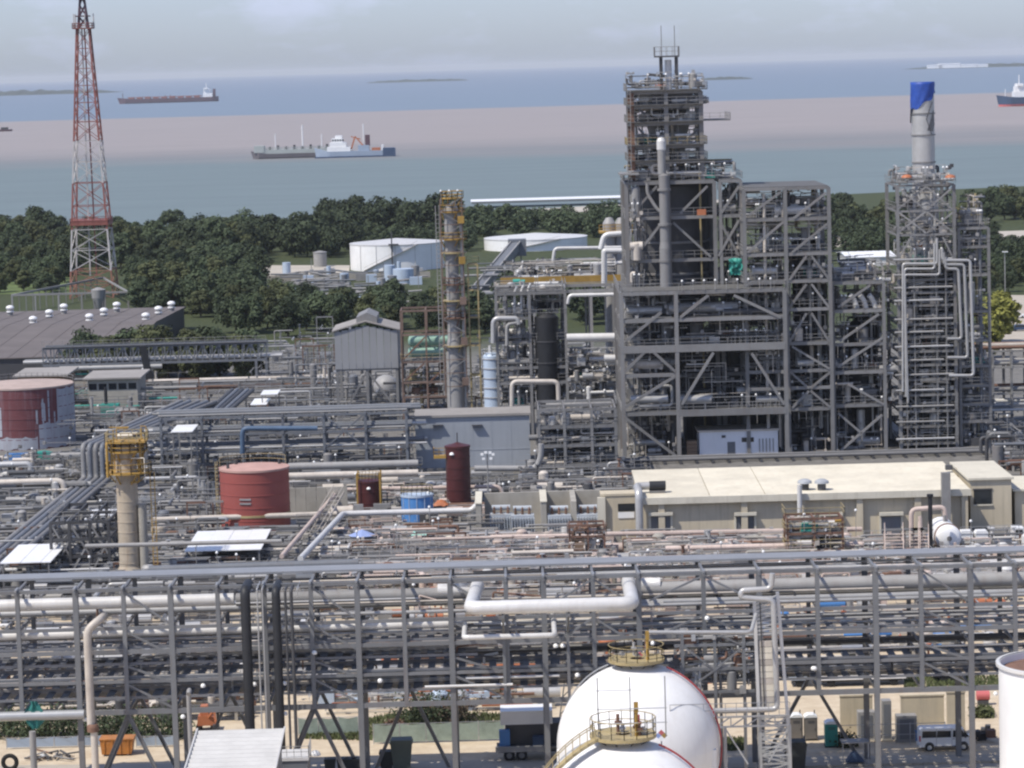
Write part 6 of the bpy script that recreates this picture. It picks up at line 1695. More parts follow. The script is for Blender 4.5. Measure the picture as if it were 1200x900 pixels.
for i in range(4): pipe('grey pipe lying inside the far lattice pipe bridge', ['clad', 'steel_pale', 'steel_blue', 'clad'][i], [(x0_ - 4, Yp + .6 + i * .9, zb + .7), (x1_ + 3, Yp + .6 + i * .9, zb + .7)], .33, group='pipes in the far pipe bridge')
pipe('pair of pale pipes slung under the left of the far bridge', 'clad', [W(70, 432, Yp), W(190, 429, Yp)], .5)
t = thing('dark_strut', 'dark inclined strut under the far pipe bridge', 'strut', W(178, 450, Yp - 6)); MB().bar(W(167, 405, Yp - 6), W(178, 458, Yp - 6), 1.3, 1.0).build('strut', 'black', t)
for i, (px0, px1, pyt, pyb, Yx, m, lb) in enumerate(((22, 76, 441, 470, 545, 'brown_wall', 'brown walled building with a flat grey roof behind the weathered tank'), (104, 162, 444, 478, 548, 'concrete', 'cream walled building with a flat roof right of the weathered tank'))):
    t, a, c, z = block('flat_building', lb, px0, px1, pyt, pyb, Yx, 13, m, 'roof_grey', .8)
    for k in range(5): x = a + (c - a) * (k + .5) / 5; slab('window', t, 'glass_dark', x - .7, x + .7, Yx - .05, Yx + .02, z - 1.9, z - .8)
g = G(129, 495); t = thing('teal_tank', 'teal covered machine standing right of the weathered tank', 'machine', g)
slab('housing', t, 'teal', g.x - 1.6, g.x + 1.6, g.y, g.y + 2.4, .5, 3.2); slab('skid', t, 'steel_dark', g.x - 1.9, g.x + 1.9, g.y - .2, g.y + 2.6, 0, .49); cyl('exhaust', t, 'black', (g.x - .7, g.y + 1, 3.1), (g.x - .7, g.y + 1, 6.2), .3)
for px, py, m, lb in ((18, 541, 'blue_paint', 'blue sheeted crate below the weathered tank'), (47, 540, 'teal', 'green sheeted crate below the weathered tank')):
    g = G(px, py); t = thing('sheeted_crate', lb, 'crate', g); MB().prism([(g.x - 1.9, .1), (g.x + 1.9, .1), (g.x + 1.7, 1.1), (g.x + .4, 1.4), (g.x - 1.6, 1.15)], g.y, g.y + 2.5).build('cover', m, t); slab('pallet', t, 'brown_wall', g.x - 2, g.x + 2, g.y - .1, g.y + 2.6, 0, .12)
# dense far-left and centre pipework
GREY = ['steel', 'steel_blue', 'steel_dark', 'steel', 'steel_pale', 'clad', 'steel_dark']
WARM = ['pink', 'clad_warm', 'clad', 'pink', 'steel_pale', 'clad_white', 'rust', 'concrete']
zone('left_pipework', 'dark pipework between the far bridge and the dropping mains', 'pipework', 85, 380, 470, 520, 701, 120, GREY, 6, .3, 14, 10, 6)
zone('left_pipework', 'grey pipework in front of the weathered tank', 'pipework', -8, 95, 540, 600, 702, 70, GREY + ['clad', 'clad_white', 'clad_warm'], 4, .5, 12, 4, 4)
zone('left_pipework', 'grey pipework between the stained column and the red tank', 'pipework', 165, 262, 548, 640, 703, 80, GREY, 4.5, .3, 10, 6, 4)
zone('left_pipework', 'dark pipework behind the red tank under its rack', 'pipework', 180, 480, 522, 560, 704, 110, GREY, 4.5, .3, 14, 8, 5)
zone('left_pipework', 'grey pipework under the louvred house and rusty frame', 'pipework', 380, 560, 455, 505, 705, 110, GREY + ['clad_warm'], 6, .3, 10, 8, 5)
zone('left_pipework', 'blue grey pipework left of the louvred house', 'pipework', 310, 400, 408, 470, 706, 70, ['steel_blue', 'steel', 'steel_pale', 'steel_blue', 'clad'], 8, .3, 9, 8, 3)
zone('left_pipework', 'beige and green clutter around the cream walled building', 'pipework', 0, 200, 455, 500, 707, 60, ['steel', 'brown_wall', 'concrete', 'teal', 'steel_pale', 'rust'], 4, .25, 9, 6, 4)
zone('mid_pipework', 'mixed pipework between the maroon tanks', 'pipework', 395, 600, 580, 612, 708, 150, WARM + GREY, 1.5, .22, 9, 5, 6, 'clad_warm')
zone('mid_pipework', 'rusty valves and pipes behind the middle of the front rack', 'pipework', 420, 720, 640, 700, 709, 300, WARM + ['steel', 'rust', 'steel_dark'], 3.6, .2, 8, 5, 6, 'pink')
zone('mid_pipework', 'pinkish pipework in front of the long beige building', 'pipework', 740, 1010, 640, 695, 710, 300, WARM, 3.4, .2, 9, 5, 6, 'pink')
zone('mid_pipework', 'cream and pink pipework right of the yellow framed skid', 'pipework', 1010, 1215, 640, 700, 711, 220, WARM + ['clad_white'], 3.0, .2, 7, 4, 6, 'clad')
zone('mid_pipework', 'grey pipework at the foot of the stepped structure', 'pipework', 610, 745, 560, 592, 712, 80, GREY + ['clad_warm', 'rust'], 4, .25, 9, 5, 5)
zone('mid_pipework', 'grey pipework left behind the front rack', 'pipework', -10, 420, 655, 720, 713, 130, GREY + ['clad', 'clad_white'], 3.2, .3, 12, 6, 6)
zone('mid_pipework', 'dark pipework right of the slender tower', 'pipework', 1165, 1215, 500, 560, 714, 50, GREY + ['clad_white', 'rust'], 5, .3, 8, 4, 3)
zone('mid_pipework', 'pale pipework behind the reactor structure', 'pipework', 560, 735, 430, 478, 715, 100, GREY + ['clad', 'clad_warm', 'clad_white'], 9, .35, 9, 10, 4)
zone('mid_pipework', 'dense grey pipework in front of the red tank', 'pipework', 165, 425, 630, 692, 716, 230, GREY + ['clad_warm', 'clad', 'rust'], 2.6, .25, 9, 9, 8)
zone('mid_pipework', 'mixed pipework around the blue umbrella and tarpaulins', 'pipework', 385, 610, 628, 692, 717, 250, WARM + GREY, 2.2, .2, 7, 8, 8, 'clad_warm')
zone('left_pipework', 'dark pipework under the dropping mains', 'pipework', -5, 135, 585, 690, 718, 150, GREY, 2.2, .3, 9, 6, 5)
zone('left_pipework', 'dark pipework behind the stained column', 'pipework', 110, 260, 505, 560, 719, 130, GREY, 5, .3, 9, 8, 5)
zone('mid_pipework', 'grey pipework between the grey mains and the maroon tanks', 'pipework', 340, 640, 560, 588, 720, 110, GREY + ['clad', 'clad_warm'], 1.3, .22, 9, 6, 6)
# long pink and pale lines
for i, (pts, m, rr, lb) in enumerate((
    ([W(330, 652, 362), W(397, 574, 425), W(585, 570, 425), W(590, 580, 425)], 'pink', .28, 'long pink pipe that turns towards the front beside the maroon tanks'),
    ([W(352, 655, 362), W(402, 602, 400), W(553, 598, 400), W(560, 590, 400)], 'clad_white', .38, 'long pale main below the maroon tanks'),
    ([W(180, 609, 405), W(395, 602, 405)], 'clad_warm', .36, 'straight beige main across the foot of the red tank'),
    ([W(575, 629, 380), W(700, 627, 380)], 'pink', .24, 'pink pipe in front of the transformer bays'),
    ([W(700, 626, 380), W(770, 625, 380), W(1010, 620, 380)], 'pink', .3, 'long pink pipe along the foot of the beige building'),
    ([W(780, 643, 366), W(905, 640, 366), W(1012, 638, 366)], 'pink', .34, 'thick pink pipe nearest the front rack, right of centre'),
    ([W(600, 648, 364), W(672, 646, 364)], 'clad_warm', .26, 'short beige pipe pair end before the transformer bays'),
    ([W(1068, 640, 372), W(1068, 597, 372), W(1107, 594, 372), W(1109, 625, 372)], 'pink', .3, 'pale pink pipe arch right of the long building'),
    ([W(1080, 640, 372), W(1078, 605, 372)], 'pink', .24, 'pale pink upright pipe inside the pipe arch'),
    ([W(495, 632, 372), W(600, 629, 372)], 'pink', .18, 'thin pink pipe behind the canvas shade'),
    ([W(100, 640, 352), W(330, 634, 352)], 'steel_pale', .25, 'grey pipe passing behind the stained column'),
    ([W(175, 668, 340), W(420, 660, 340)], 'steel_blue', .5, 'thick dark main just behind the front rack on the left'))):
    pipe(lb, m, pts, rr)
t = thing('black_chimney', 'thin black upright chimney inside the pink pipe arch', 'chimney', G(1091, 660)); g = G(1091, 660); cyl('pipe', t, 'black', g, (g.x, g.y, Zat(1091, 582, g.y)), .26); cyl('cap', t, 'black', (g.x, g.y, Zat(1091, 582, g.y)), (g.x, g.y, Zat(1091, 582, g.y) + .3), .4)
# stairs to the pink pipe deck
for i, px in enumerate((1038, 1062, 1072)):
    a, c = W(px + 8, 656, 360), W(px, 620, 374)
    t = thing('access_stair', ['left pale pink access stair behind the front rack', 'middle pale pink access stair behind the front rack', 'right pale pink access stair behind the front rack'][i], 'stair', a); stair(t, (a.x, 358, 0.1), (c.x, 366, 4.0), 2.2 if i == 0 else 1.2, 'pink', 'flight')
    slab('landing', t, 'grating', c.x - 1.2, c.x + 1.2, 366.2, 368, 3.9, 4.0)
    for dx in (-1, 1): beam('post', t, 'pink', (c.x + dx, 367.5, 0), (c.x + dx, 367.5, 3.9), .16)
t = thing('walkway_stair', 'grey stair flight falling to the left of the blue umbrella', 'stair', G(372, 640)); a, c = G(352, 655), W(397, 577, 412); stair(t, a, c, 1.4, 'clad_warm', 'flight')
# yellow-framed skid
g = G(955, 668)
t = thing('process_skid', 'tall pipe skid with yellow rails in front of the long building', 'skid', g)
xs = [g.x - 3.2, g.x, g.x + 3.4]; zs = [.6, 2.4, 4.4, 6.2]
steel_frame(t, xs, [g.y, g.y + 4], zs, 'rust', .26, .22, floors=(1, 2), rails=(1, 2, 3), rm='yellow_pale'); fill(t, 651, xs[0], xs[-1], g.y + .2, g.y + 3.6, zs, 7, 10, 1, WARM + ['yellow', 'steel_dark'], .22, .7)
g = G(690, 665)
t = thing('process_skid', 'rusty brown pipe skid in front of the right transformer bay', 'skid', g); xs = [g.x - 2.2, g.x, g.x + 2.0]; zs = [.4, 2.0, 3.8, 5.2]
steel_frame(t, xs, [g.y, g.y + 3], zs, 'rust', .22, .2, floors=(1,), rails=(2,), rm='rust'); fill(t, 652, xs[0], xs[-1], g.y + .2, g.y + 2.6, zs, 7, 10, 0, ['rust', 'rust', 'brown_wall', 'clad_warm', 'pink'], .2, .6)
# white bullet, white boxes, truck
p = G(1112, 655); p.z = 2.6
t = thing('bullet_tank', 'white horizontal tank with a rusty band seen end on', 'tank', p)
MB().lathe(p, [(1.55, 0), (1.55, 7)], 24, 'y').dome(p, 1.55, .6, 24, 5, 'y', -1).dome(p + V((0, 7, 0)), 1.55, .6, 24, 5, 'y').build('shell', 'white_paint', t)
MB().lathe(p + V((0, .9, 0)), [(1.56, -.25), (1.64, -.22), (1.64, .22), (1.56, .25)], 24, 'y').build('band', 'rust', t)
for dy in (1.2, 5.5): slab('saddle', t, 'concrete', p.x - 1.2, p.x + 1.2, p.y + dy - .25, p.y + dy + .25, 0, 1.5)
cyl('manway', t, 'steel', (p.x, p.y - .75, p.z), (p.x, p.y - .5, p.z), .3); cyl('nozzle', t, 'steel', (p.x, p.y + 3, p.z + 1.4), (p.x, p.y + 3, p.z + 2.3), .18)
for i, px in enumerate((1133, 1151)):
    g = G(px, 648); t = thing('white_cabinet', ['left white cabinet on legs beside the white horizontal tank', 'right white cabinet on legs beside the small truck'][i], 'cabinet', g)
    slab('housing', t, 'white_paint', g.x - .75, g.x + .75, g.y, g.y + 1.3, .7, 2.4); MB().prism([(g.x - .85, 2.402), (g.x + .85, 2.402), (g.x + .6, 2.75), (g.x - .6, 2.75)], g.y - .1, g.y + 1.4).build('lid', 'white_paint', t)
    for dx in (-.6, .6):
        for dy in (.1, 1.2): beam('leg', t, 'steel', (g.x + dx, g.y + dy, 0), (g.x + dx, g.y + dy, .7), .1)
def truck(name, label, g, m, flip=1, bedm='steel_dark'):
    t = thing(name, label, 'truck', g)
    X = lambda d: g.x + flip * d
    MB().prism([(X(1.2), .55), (X(2.9), .55), (X(2.9), 1.3), (X(2.6), 2.2), (X(1.2), 2.25)], g.y, g.y + 1.9).build('cab', m, t)
    MB().prism([(X(1.5), 1.35), (X(2.5), 1.35), (X(2.4), 2.0), (X(1.5), 2.0)], g.y - .03, g.y + 1.93).build('cab_window', 'glass_dark', t)
    MB().prism([(X(2.72), 1.42), (X(2.92), 1.40), (X(2.68), 2.12), (X(2.56), 2.12)], g.y + .12, g.y + 1.78).build('windscreen', 'glass_dark', t)
    slab('chassis', t, 'steel_dark', X(-2.9), X(2.8), g.y + .3, g.y + 1.6, .45, .62); slab('bed', t, bedm, X(-2.9), X(1.1), g.y, g.y + 1.9, .63, .8)
    for yy in (g.y, g.y + 1.84): slab('bed_side', t, bedm, X(-2.9), X(1.1), yy, yy + .06, .802, 1.15)
    for dx in (-2.0, 2.0):
        for yy in (g.y + .05, g.y + 1.6): w = cyl('wheel', t, 'rubber', (X(dx), yy, .42), (X(dx), yy + .25, .42), .42); cyl('rim', w, 'galv', (X(dx), yy - .02, .42), (X(dx), yy + .27, .42), .22)
    return t
truck('small_truck', 'small white flatbed truck by the beige annex', G(1176, 640), 'white_paint', 1, 'steel_dark')
# shade umbrella, tarps
g = G(426, 648); g.y -= 2
t = thing('sun_umbrella', 'pale blue square sun umbrella left of the teal tarpaulin', 'umbrella', g)
b = MB(); zc = 2.6; n = 8; b.add([(g.x, g.y, zc + .75)] + [(g.x + 1.75 * math.cos(k * .785), g.y + 1.75 * math.sin(k * .785), zc) for k in range(8)], [(0, 1 + k, 1 + (k + 1) % 8) for k in range(8)]); b.build('canopy', 'umbrella_blue', t)
cyl('pole', t, 'steel_pale', (g.x, g.y, 0), (g.x, g.y, zc + .7), .05); cyl('base', t, 'concrete', (g.x, g.y, 0), (g.x, g.y, .15), .4)
def tarp(px, py, w, d, h, m, lb, seed):
    g = G(px, py); r = random.Random(seed); n = 8; t = thing('tarpaulin', lb, 'tarpaulin', g)
    vs = []
    for j in range(n + 1):
        for i in range(n + 1):
            u, v = i / n - .5, j / n - .5
            vs.append((g.x + u * w, g.y + v * d, max(.05, h * (1 - 1.6 * max(abs(u), abs(v)) ** 2.2) + r.uniform(-.12, .12))))
    MB().add(vs, [(j * (n + 1) + i, j * (n + 1) + i + 1, (j + 1) * (n + 1) + i + 1, (j + 1) * (n + 1) + i) for j in range(n) for i in range(n)], True).build('sheet', m, t); slab('load', t, 'steel_dark', g.x - w * .35, g.x + w * .35, g.y - d * .3, g.y + d * .3, 0, h * .55)
tarp(498, 640, 3.4, 2.6, 2.4, 'teal_pale', 'pale teal tarpaulin over a load in front of the blue tank', 1); tarp(529, 646, 3.2, 2.6, 1.9, 'canvas', 'cream canvas sheet over a load right of the teal tarpaulin', 2)
tarp(517, 602, 2.0, 2, 1.9, 'orange', 'orange red sheet between the blue and tall maroon tanks', 3)
for i, (px, py) in enumerate(((571, 590), (571, 545))): pass
g = G(573, 606); t = thing('lamp_mast', 'lamp mast with a cluster of floodlights before the blue grey building', 'lamp mast', g); zt_ = Zat(573, 532, g.y); cyl('pole', t, 'steel_pale', g, (g.x, g.y, zt_), .1)
for dx, dz in ((-.7, 0), (-.2, .25), (.4, .2), (.8, -.05), (-.5, -.6), (.5, -.6)): box('floodlight', t, 'lamp_white', (g.x + dx, g.y - .2, zt_ + dz), (.4, .3, .3))
# ================================================================ front pipe rack
YA, YB = 255.0, 263.0
t = thing('front_pipe_rack', 'long grey steel pipe rack crossing the whole foreground', 'pipe rack', (0, YA, 0))
RACK = t
mat('rack_steel', (0.165, 0.17, 0.178), 0.5, 0.0, 0.12, 0.5, 0.08, 0.22)
mat('tray', (0.165, 0.168, 0.18), 0.55, 0.0, 0.15, 0.5, 0.1)
mat('tray_pale', (0.25, 0.255, 0.265), 0.45, 0.1, 0.12, 0.4, 0.05)
zt, z2, z3, z4, z5 = 18.15, 14.85, 12.85, 10.3, 7.7
full = [-30, 92, 203, 312, 421, 530, 639, 750, 891, 1027, 1138, 1250]
half = [24, 148, 258, 367, 475, 595, 697, 826, 959, 1080, 1190]
def xr(px, Y=YA): return Xat(px, 770 - (px - 600) * .028, YA)
for px in full:
    x = xr(px)
    for y in (YA, YB): beam('column', t, 'rack_steel', (x, y, 0), (x, y, zt), .46, .46, 'hsec')
    slab('footing', t, 'concrete', x - .6, x + .6, YA - .6, YA + .6, 0, .35)
for px in half:
    x = xr(px)
    for y in (YA, YB): beam('hanger', t, 'rack_steel', (x, y, z5), (x, y, zt), .36, .36, 'hsec')
allx = sorted(xr(p) for p in full + half)
for z, w, h in ((zt, .26, .30), (z2, .22, .28), (z3, .26, .34), (z4, .22, .26), (z5, .3, .42)):
    for y in (YA, YB):
        for a, c in zip(allx, allx[1:]): beam('beam', t, 'rack_steel', (a, y - .02, z), (c, y - .02, z), w, h)
    for x in allx: beam('cross_beam', t, 'rack_steel', (x, YA - (.9 if z == zt else .1), z - .02 + 0), (x, YB + .3, z - .02), .2, .26)
for x in allx: beam('cross_beam', t, 'rack_steel', (x, YA, 11.5), (x, YB, 11.5), .2, .24); beam('cross_beam', t, 'rack_steel', (x, YA, 8.6), (x, YB, 8.6), .2, .24)
def rb(px0, z0, px1, z1, y=YA - .05, w=.17): beam('brace', t, 'rack_steel', (xr(px0), y, z0), (xr(px1), y, z1), w)
for a, c in ((148, 203), (367, 421), (530, 595), (1080, 1138)):
    for za, zb in ((zt, z2), (z2, z3 - .6), (z3 - 1, z4 - .4), (z4, z5)): rb(a, za - .2, c, zb + .2)
for a, m, c in ((750, 826, 891), (639, 697, 750)):
    for za in (zt, z2): rb(m, za - .2, a + 12, za - 2.2); rb(m, za - .2, c - 12, za - 2.2)
# V struts that carry the half columns
for px, l, r_ in ((148, 92, 203), (367, 312, 421), (258, 203, 312), (475, 421, 530), (959, 891, 1027)):
    for y in (YA, YB):
        if px in (258, 475, 959) and y == YA: continue
        for e in (l, r_): beam('strut', t, 'rack_steel', (xr(px), y, z5 - .2), (xr(px) + (xr(e) - xr(px)) * .82, y, .3), .30, .30, 'hsec')
slab('top_cover', t, 'tray_pale', allx[0] - 3, allx[-1] + 3, YB - 3.0, YB - .3, zt + .16, zt + .34)
for x in allx: beam('bracket', t, 'tray_pale', (x, YA - .9, zt + .24), (x, YA + .6, zt + .24), .18)
# cable trays: side rails with rungs
def tray(px0, px1, y, z, w, label, m='tray', step=1.3, dash=.62, group='cable trays in the front rack'):
    a, c = xr(px0), xr(px1)
    o = thing('cable_tray', label, 'cable tray', ((a + c) / 2, y, z), group)
    slab('side_rail', o, m, a, c, y - .05, y, z, z + .22); slab('side_rail', o, m, a, c, y + w, y + w + .05, z, z + .22)
    b = MB(); n = int((c - a) / step); r = random.Random(int(px0 + z * 10 + y))
    k = 0
    for i in range(n):
        if i % 12 == 0: k = r.choice((0, 0, 0, .2))
        b.slab(a + i * step, a + i * step + dash + k * .9, y + .002, y + w - .002, z + .05, z + .1)
    b.build('rungs', m, o)['kind'] = 'stuff'
TR = ((YA + .25, z3 + .2, 2.4, 'third tier'), (YA + .3, 11.65, 2.6, 'middle tier'), (YA + .3, z4 + .15, 3.0, 'fourth tier'), (YA + .3, 8.75, 3.2, 'lowest tier'))
for y, z, w, nm in TR:
    tray(-60, 1262 if nm != 'middle tier' else 560, y, z, w, 'dark cable tray on the %s of the front rack' % nm)
tray(-60, 700, YA + 4.4, z4 + .15, 1.6, 'dark cable tray at the rear of the fourth tier'); tray(-60, 1262, YA + 4.6, 8.75, 1.4, 'dark cable tray at the rear of the lowest tier')
# pipes lying in the rack
def rp(px0, px1, y, z, r, m, label, extra=None, n=14):
    a, c = xr(px0), xr(px1)
    return pipe(label, m, [(a, y, z), (c, y, z)], r, 'pipe', None, n)
rp(-60, 275, YA + 1.6, 16.8, .52, 'clad_white', 'thick pale pipe on the upper level at the left of the front rack')
rp(275, 556, YA + 3.6, 16.4, .56, 'steel_pale', 'thick grey pipe on the upper level left of the big loop')
rp(736, 1262, YA + 3.6, 16.3, .62, 'steel_pale', 'thick grey pipe on the upper level right of the big loop')
rp(-60, 530, YA + 1.0, 14.28, .34, 'clad_white', 'pale pipe on the second level left of the small loop')
rp(655, 1262, YA + 2.4, z2 + .55, .26, 'clad', 'slim silver pipe on the second level right of the small loop')
rp(-60, 1262, YA + 5.0, z2 + .6, .30, 'clad', 'silver pipe at the rear of the second level')
rp(-60, 1262, YA + 6.2, z2 + .55, .22, 'pink', 'slim pinkish pipe at the rear of the second level')
rp(300, 1262, YA + 1.4, z2 + .45, .16, 'clad', 'thin silver pipe at the front of the second level')
rp(-60, 1262, YA + 4.4, z3 + .55, .22, 'steel', 'grey pipe on the third level')
rp(-60, 700, YA + 5.4, z3 + .6, .28, 'clad_warm', 'beige pipe at the rear of the third level')
rp(-60, 1262, YA + 6.8, z4 + .5, .26, 'steel_dark', 'dark pipe at the rear of the fourth level')
rp(420, 1262, YA + 6.6, 9.1, .3, 'steel', 'grey pipe at the rear of the lowest level')
rp(545, 655, YA + .1, 9.75, .12, 'clad_white', 'thin white pipe before the fourth level left of the spheres')
rp(497, 600, YA - .35, 9.2, .11, 'clad_white', 'thin white pipe along the lowest level left of the spheres')
rp(-60, 98, YA - .7, z5 + .05, .40, 'galv', 'wrapped silver pipe along the bottom of the rack at the left edge')
rp(560, 780, YA + 2.0, z2 + .5, .18, 'steel_pale', 'slim pipe behind the small loop')
for i in range(40):
    r9 = random.Random(400 + i); z = r9.choice([z2, z2, z3, z3, z4, 11.5, 8.6, zt - .9]) + r9.uniform(.2, 1.4); y = r9.uniform(YA + .2, YB - .3)
    a = r9.uniform(-40, 900); cyl('conduit', RACK, r9.choice(['clad', 'clad_white', 'steel_pale', 'clad', 'clad_warm', 'steel']), (xr(a), y, z), (xr(min(1262, a + r9.uniform(200, 900))), y, z), r9.uniform(.045, .11))
# random short take-offs
r_ = random.Random(55)
for i in range(46):
    px = r_.uniform(0, 1200); x = xr(px); y = r_.uniform(YA + .6, YB - .6); z = r_.choice([z2, z3, z4, 11.5, 8.6])
    L = r_.uniform(1, 5)
    b = MB().tube([(x, y, z + .3), (x, y, z + r_.uniform(.8, 1.7)), (x + r_.choice((-1, 1)) * L, y, z + 1.2), ], r_.uniform(.05, .13), 6, 2)
    b.build('branch_pipe', r_.choice(['clad', 'steel', 'clad_white', 'steel_dark', 'pink', 'rust']), t)
for i in range(20):
    x = xr(r_.uniform(0, 1200)); y = YA - .3; z = r_.choice([z2, z3, z4, z5]); MB().lathe((x, y, z - .6), [(.0, -.05), (.20, 0), (.22, .15), (.12, .3), (0, .32)], 8).build('lamp_head', 'lamp_white', t)
# big expansion loop
zl_ = 16.7
A0, A1 = W(556, 0, 1), None
xa, xb = xr(556), xr(736)
pipe('big white U shaped pipe loop standing out of the front rack', 'clad_white', [(xa - 3, YA + 3.6, zl_), (xa + .4, YA + 3.6, zl_), (xa + .4, YA + 3.6, zl_ + .35), (xa - .1, 247.6, zl_ + .35), (xb + .2, 247.6, zl_ + .35), (xb + .3, YA + 3.6, zl_ + .35), (xb + .3, YA + 3.6, zl_), (xb + 3, YA + 3.6, zl_)], .58, n=18, bend=1.6)
x2, x3 = xr(543), xr(650)
pipe('small pale pipe loop below the big white loop', 'clad_white', [(x2 - 2, YA + 2, z2 - .75), (x2 + .2, YA + 2, z2 - .75), (x2 + .2, 250.4, z2 - .75), (x3, 250.4, z2 - .75), (x3, YA + 2, z2 - .55), (x3, YA + 2, z2 + .4), (x3 + 3, YA + 2, z2 + .4)], .22, n=12, bend=2)
for i, (px, lb) in enumerate(((591, 'left'), (666, 'right'))):
    o = thing('loop_support', '%s post and arm carrying the pipe loops' % lb, 'support', (xr(px), 248.4, 0), 'loop supports')
    beam('post', o, 'rack_steel', (xr(px), YA - .3, 7.8), (xr(px), YA - .3, zl_ - .4), .26, .26); beam('arm', o, 'rack_steel', (xr(px), YA, zl_ - .38), (xr(px), 247.2, zl_ - .38), .24, .28); beam('knee', o, 'rack_steel', (xr(px), YA - .2, zl_ - 3.2), (xr(px), 248.4, zl_ - .55), .18)
# risers at the left
for i, (px, pyt, pyb, rr, m, lb) in enumerate(((287, 692, 858, .42, 'black', 'thick black riser pipe above the corrugated roof'), (323, 692, 872, .36, 'black', 'second black riser pipe right of the corrugated roof'),
        (301, 690, 845, .07, 'clad', 'thin silver riser next to the thick black pipe'), (307, 690, 845, .06, 'clad', 'thinnest silver riser next to the thick black pipe'), (334, 692, 872, .11, 'steel_dark', 'thin dark riser beside the second black pipe'), (341, 692, 872, .14, 'steel_dark', 'dark riser near the column right of the black pipes'), (348, 690, 700, .05, 'clad', 'thin silver tube at the top of the dark risers'))):
    p = W(px, pyt, 252.8); q = W(px + .028 * (pyb - pyt), pyb, 252.8)
    pts = [(p.x, YA + 1.2, p.z), (p.x, 252.8, p.z), (p.x, 252.8, 0 if pyb > 840 else q.z)]
    pipe(lb, m, pts, rr, n=14, bend=1.5)
    if rr > .3:
        for k in range(5): pass
o = pipe('beige grey riser with an elbow at the left of the front rack', 'clad_warm', [W(122, 722, 257), W(117, 726, 253.2), W(102, 738, 252.8), W(107, 852, 252.8)], .34, n=14, bend=2)
o = pipe('lower stub of the beige riser below its rusty joint', 'clad_warm', [W(110, 853, 252.6), V((W(110, 853, 252.6).x, 252.6, 0))], .30, n=14)
p = W(109, 853, 252.7); tag(MB().lathe((p.x, 252.65, p.z), [(.3, -.35), (.5, -.3), (.5, .1), (.42, .3), (.3, .35)], 12).build('pipe_joint', 'rust', None), 'rusty wrapped joint on the beige riser', 'pipe joint')
for i, (px, py) in enumerate(((38, 857), (221, 812))):
    p = W(px, py, 250.5); pipe(['short upright grey post pipe at the left edge', 'hooked grey vent pipe beside the corrugated roof'][i], 'steel_pale', [V((p.x, 250.5, 0)), p] + ([p + V((.15, -.5, .4)), p + V((.1, -1.0, .1))] if i else []), .28 if i == 0 else .2, n=12)
o = thing('green_cloth', 'teal cloth hanging on the rack at the left edge', 'cloth', W(40, 840, 253)); c = W(40, 838, 254.2); b = MB(); n = 8
vs = [(c.x + (i / n - .5) * (.5 + 1.3 * math.sin(math.pi * min(1, j / n * 1.1))) + r_.uniform(-.06, .06), c.y + .18 * math.sin(i * 1.7 + j), c.z + (j / n - .5) * 2.4) for j in range(n + 1) for i in range(n + 1)]
b.add(vs, [(j * (n + 1) + i, j * (n + 1) + i + 1, (j + 1) * (n + 1) + i + 1, (j + 1) * (n + 1) + i) for j in range(n) for i in range(n)], True); b.build('sheet', 'cloth_teal', o)

# ---------------------------------------------------------------- right-hand cable trestle and sphere lines
YT = 250.0
o = thing('cable_ladder', 'pale upright cable ladder trestle in front of the rack right of the spheres', 'cable ladder', W(905, 830, YT))
LT, LB, RT, RB = W(884, 706, YT), W(889, 832, YT), W(911, 694, YT), W(924, 852, YT)
beam('rail', o, 'clad_white', LT, LB, .26, .3); beam('rail', o, 'clad_white', RT, RB, .26, .3)
for i in range(9):
    a, c = LT.lerp(LB, .02 + i * .035), RT.lerp(RB, .02 + i * .035); beam('rung', o, 'clad_white', a, c, .07, .10)
    if i < 8: beam('zigzag', o, 'galv', a, RT.lerp(RB, .02 + (i + 1) * .035), .06)
n = 11
for i in range(n):
    a, c = LT.lerp(LB, .36 + i * .058), LT.lerp(LB, .36 + (i + .92) * .058); MB().add([a + V((.25, 0, 0)), a + V((1.45, 0, 0)), c + V((1.45, 0, 0)), c + V((.25, 0, 0)), a + V((.25, .15, 0)), a + V((1.45, .15, 0)), c + V((1.45, .15, 0)), c + V((.25, .15, 0))], [(0, 1, 2, 3), (7, 6, 5, 4), (0, 4, 5, 1), (2, 6, 7, 3), (1, 5, 6, 2), (0, 3, 7, 4)]).build('cover_plate', 'canvas' if i % 3 else 'clad_warm', o)
for s in (-.45, .55):
    x = LT.x + .9 + s; cyl('cable', o, 'steel_dark', (x, YT - .1, LT.z), (x + .2, YT - .1, LB.z), .05)
o = thing('trestle_tower', 'narrow lattice trestle with zigzag bracing under the cable ladder', 'trestle', G(905, 925))
xa, xb = W(891, 845, YT).x, W(924, 845, YT).x; zt_ = W(900, 846, YT).z
for x in (xa, xb):
    for y in (YT, YT + 1.6): beam('leg', o, 'galv', (x, y, 0), (x, y, zt_ + .4), .2)
k = 9
for i in range(k):
    za, zb = zt_ * i / k, zt_ * (i + 1) / k
    for y in (YT - .02, YT + 1.6): beam('lacing', o, 'galv', (xa if i % 2 else xb, y, za), (xb if i % 2 else xa, y, zb), .1); beam('bar', o, 'galv', (xa, y, zb), (xb, y, zb), .1)
pipe('pale blue grey pipe stepping down the cable trestle to the spheres', 'clad', [W(905, 672, YT - .6), W(904, 690, YT - .6), W(869, 692, YT - .6), W(868, 700, YT - .6), W(906, 703, YT - .6), W(911, 831, YT - .6), W(845, 833, YT - .6), W(781, 833, YT - 1.5)], .24, n=12, bend=2)
o = thing('sphere_bridge', 'slim pipe bridge linking the sphere tops to the cable trestle', 'pipe bridge', W(850, 850, YT - 6))
p, q = W(785, 838, 240), W(925, 834, YT - 1.2)
for dz in (-.3, -1.1): beam('chord', o, 'galv', p + V((0, 0, dz)), q + V((0, 0, dz)), .14)
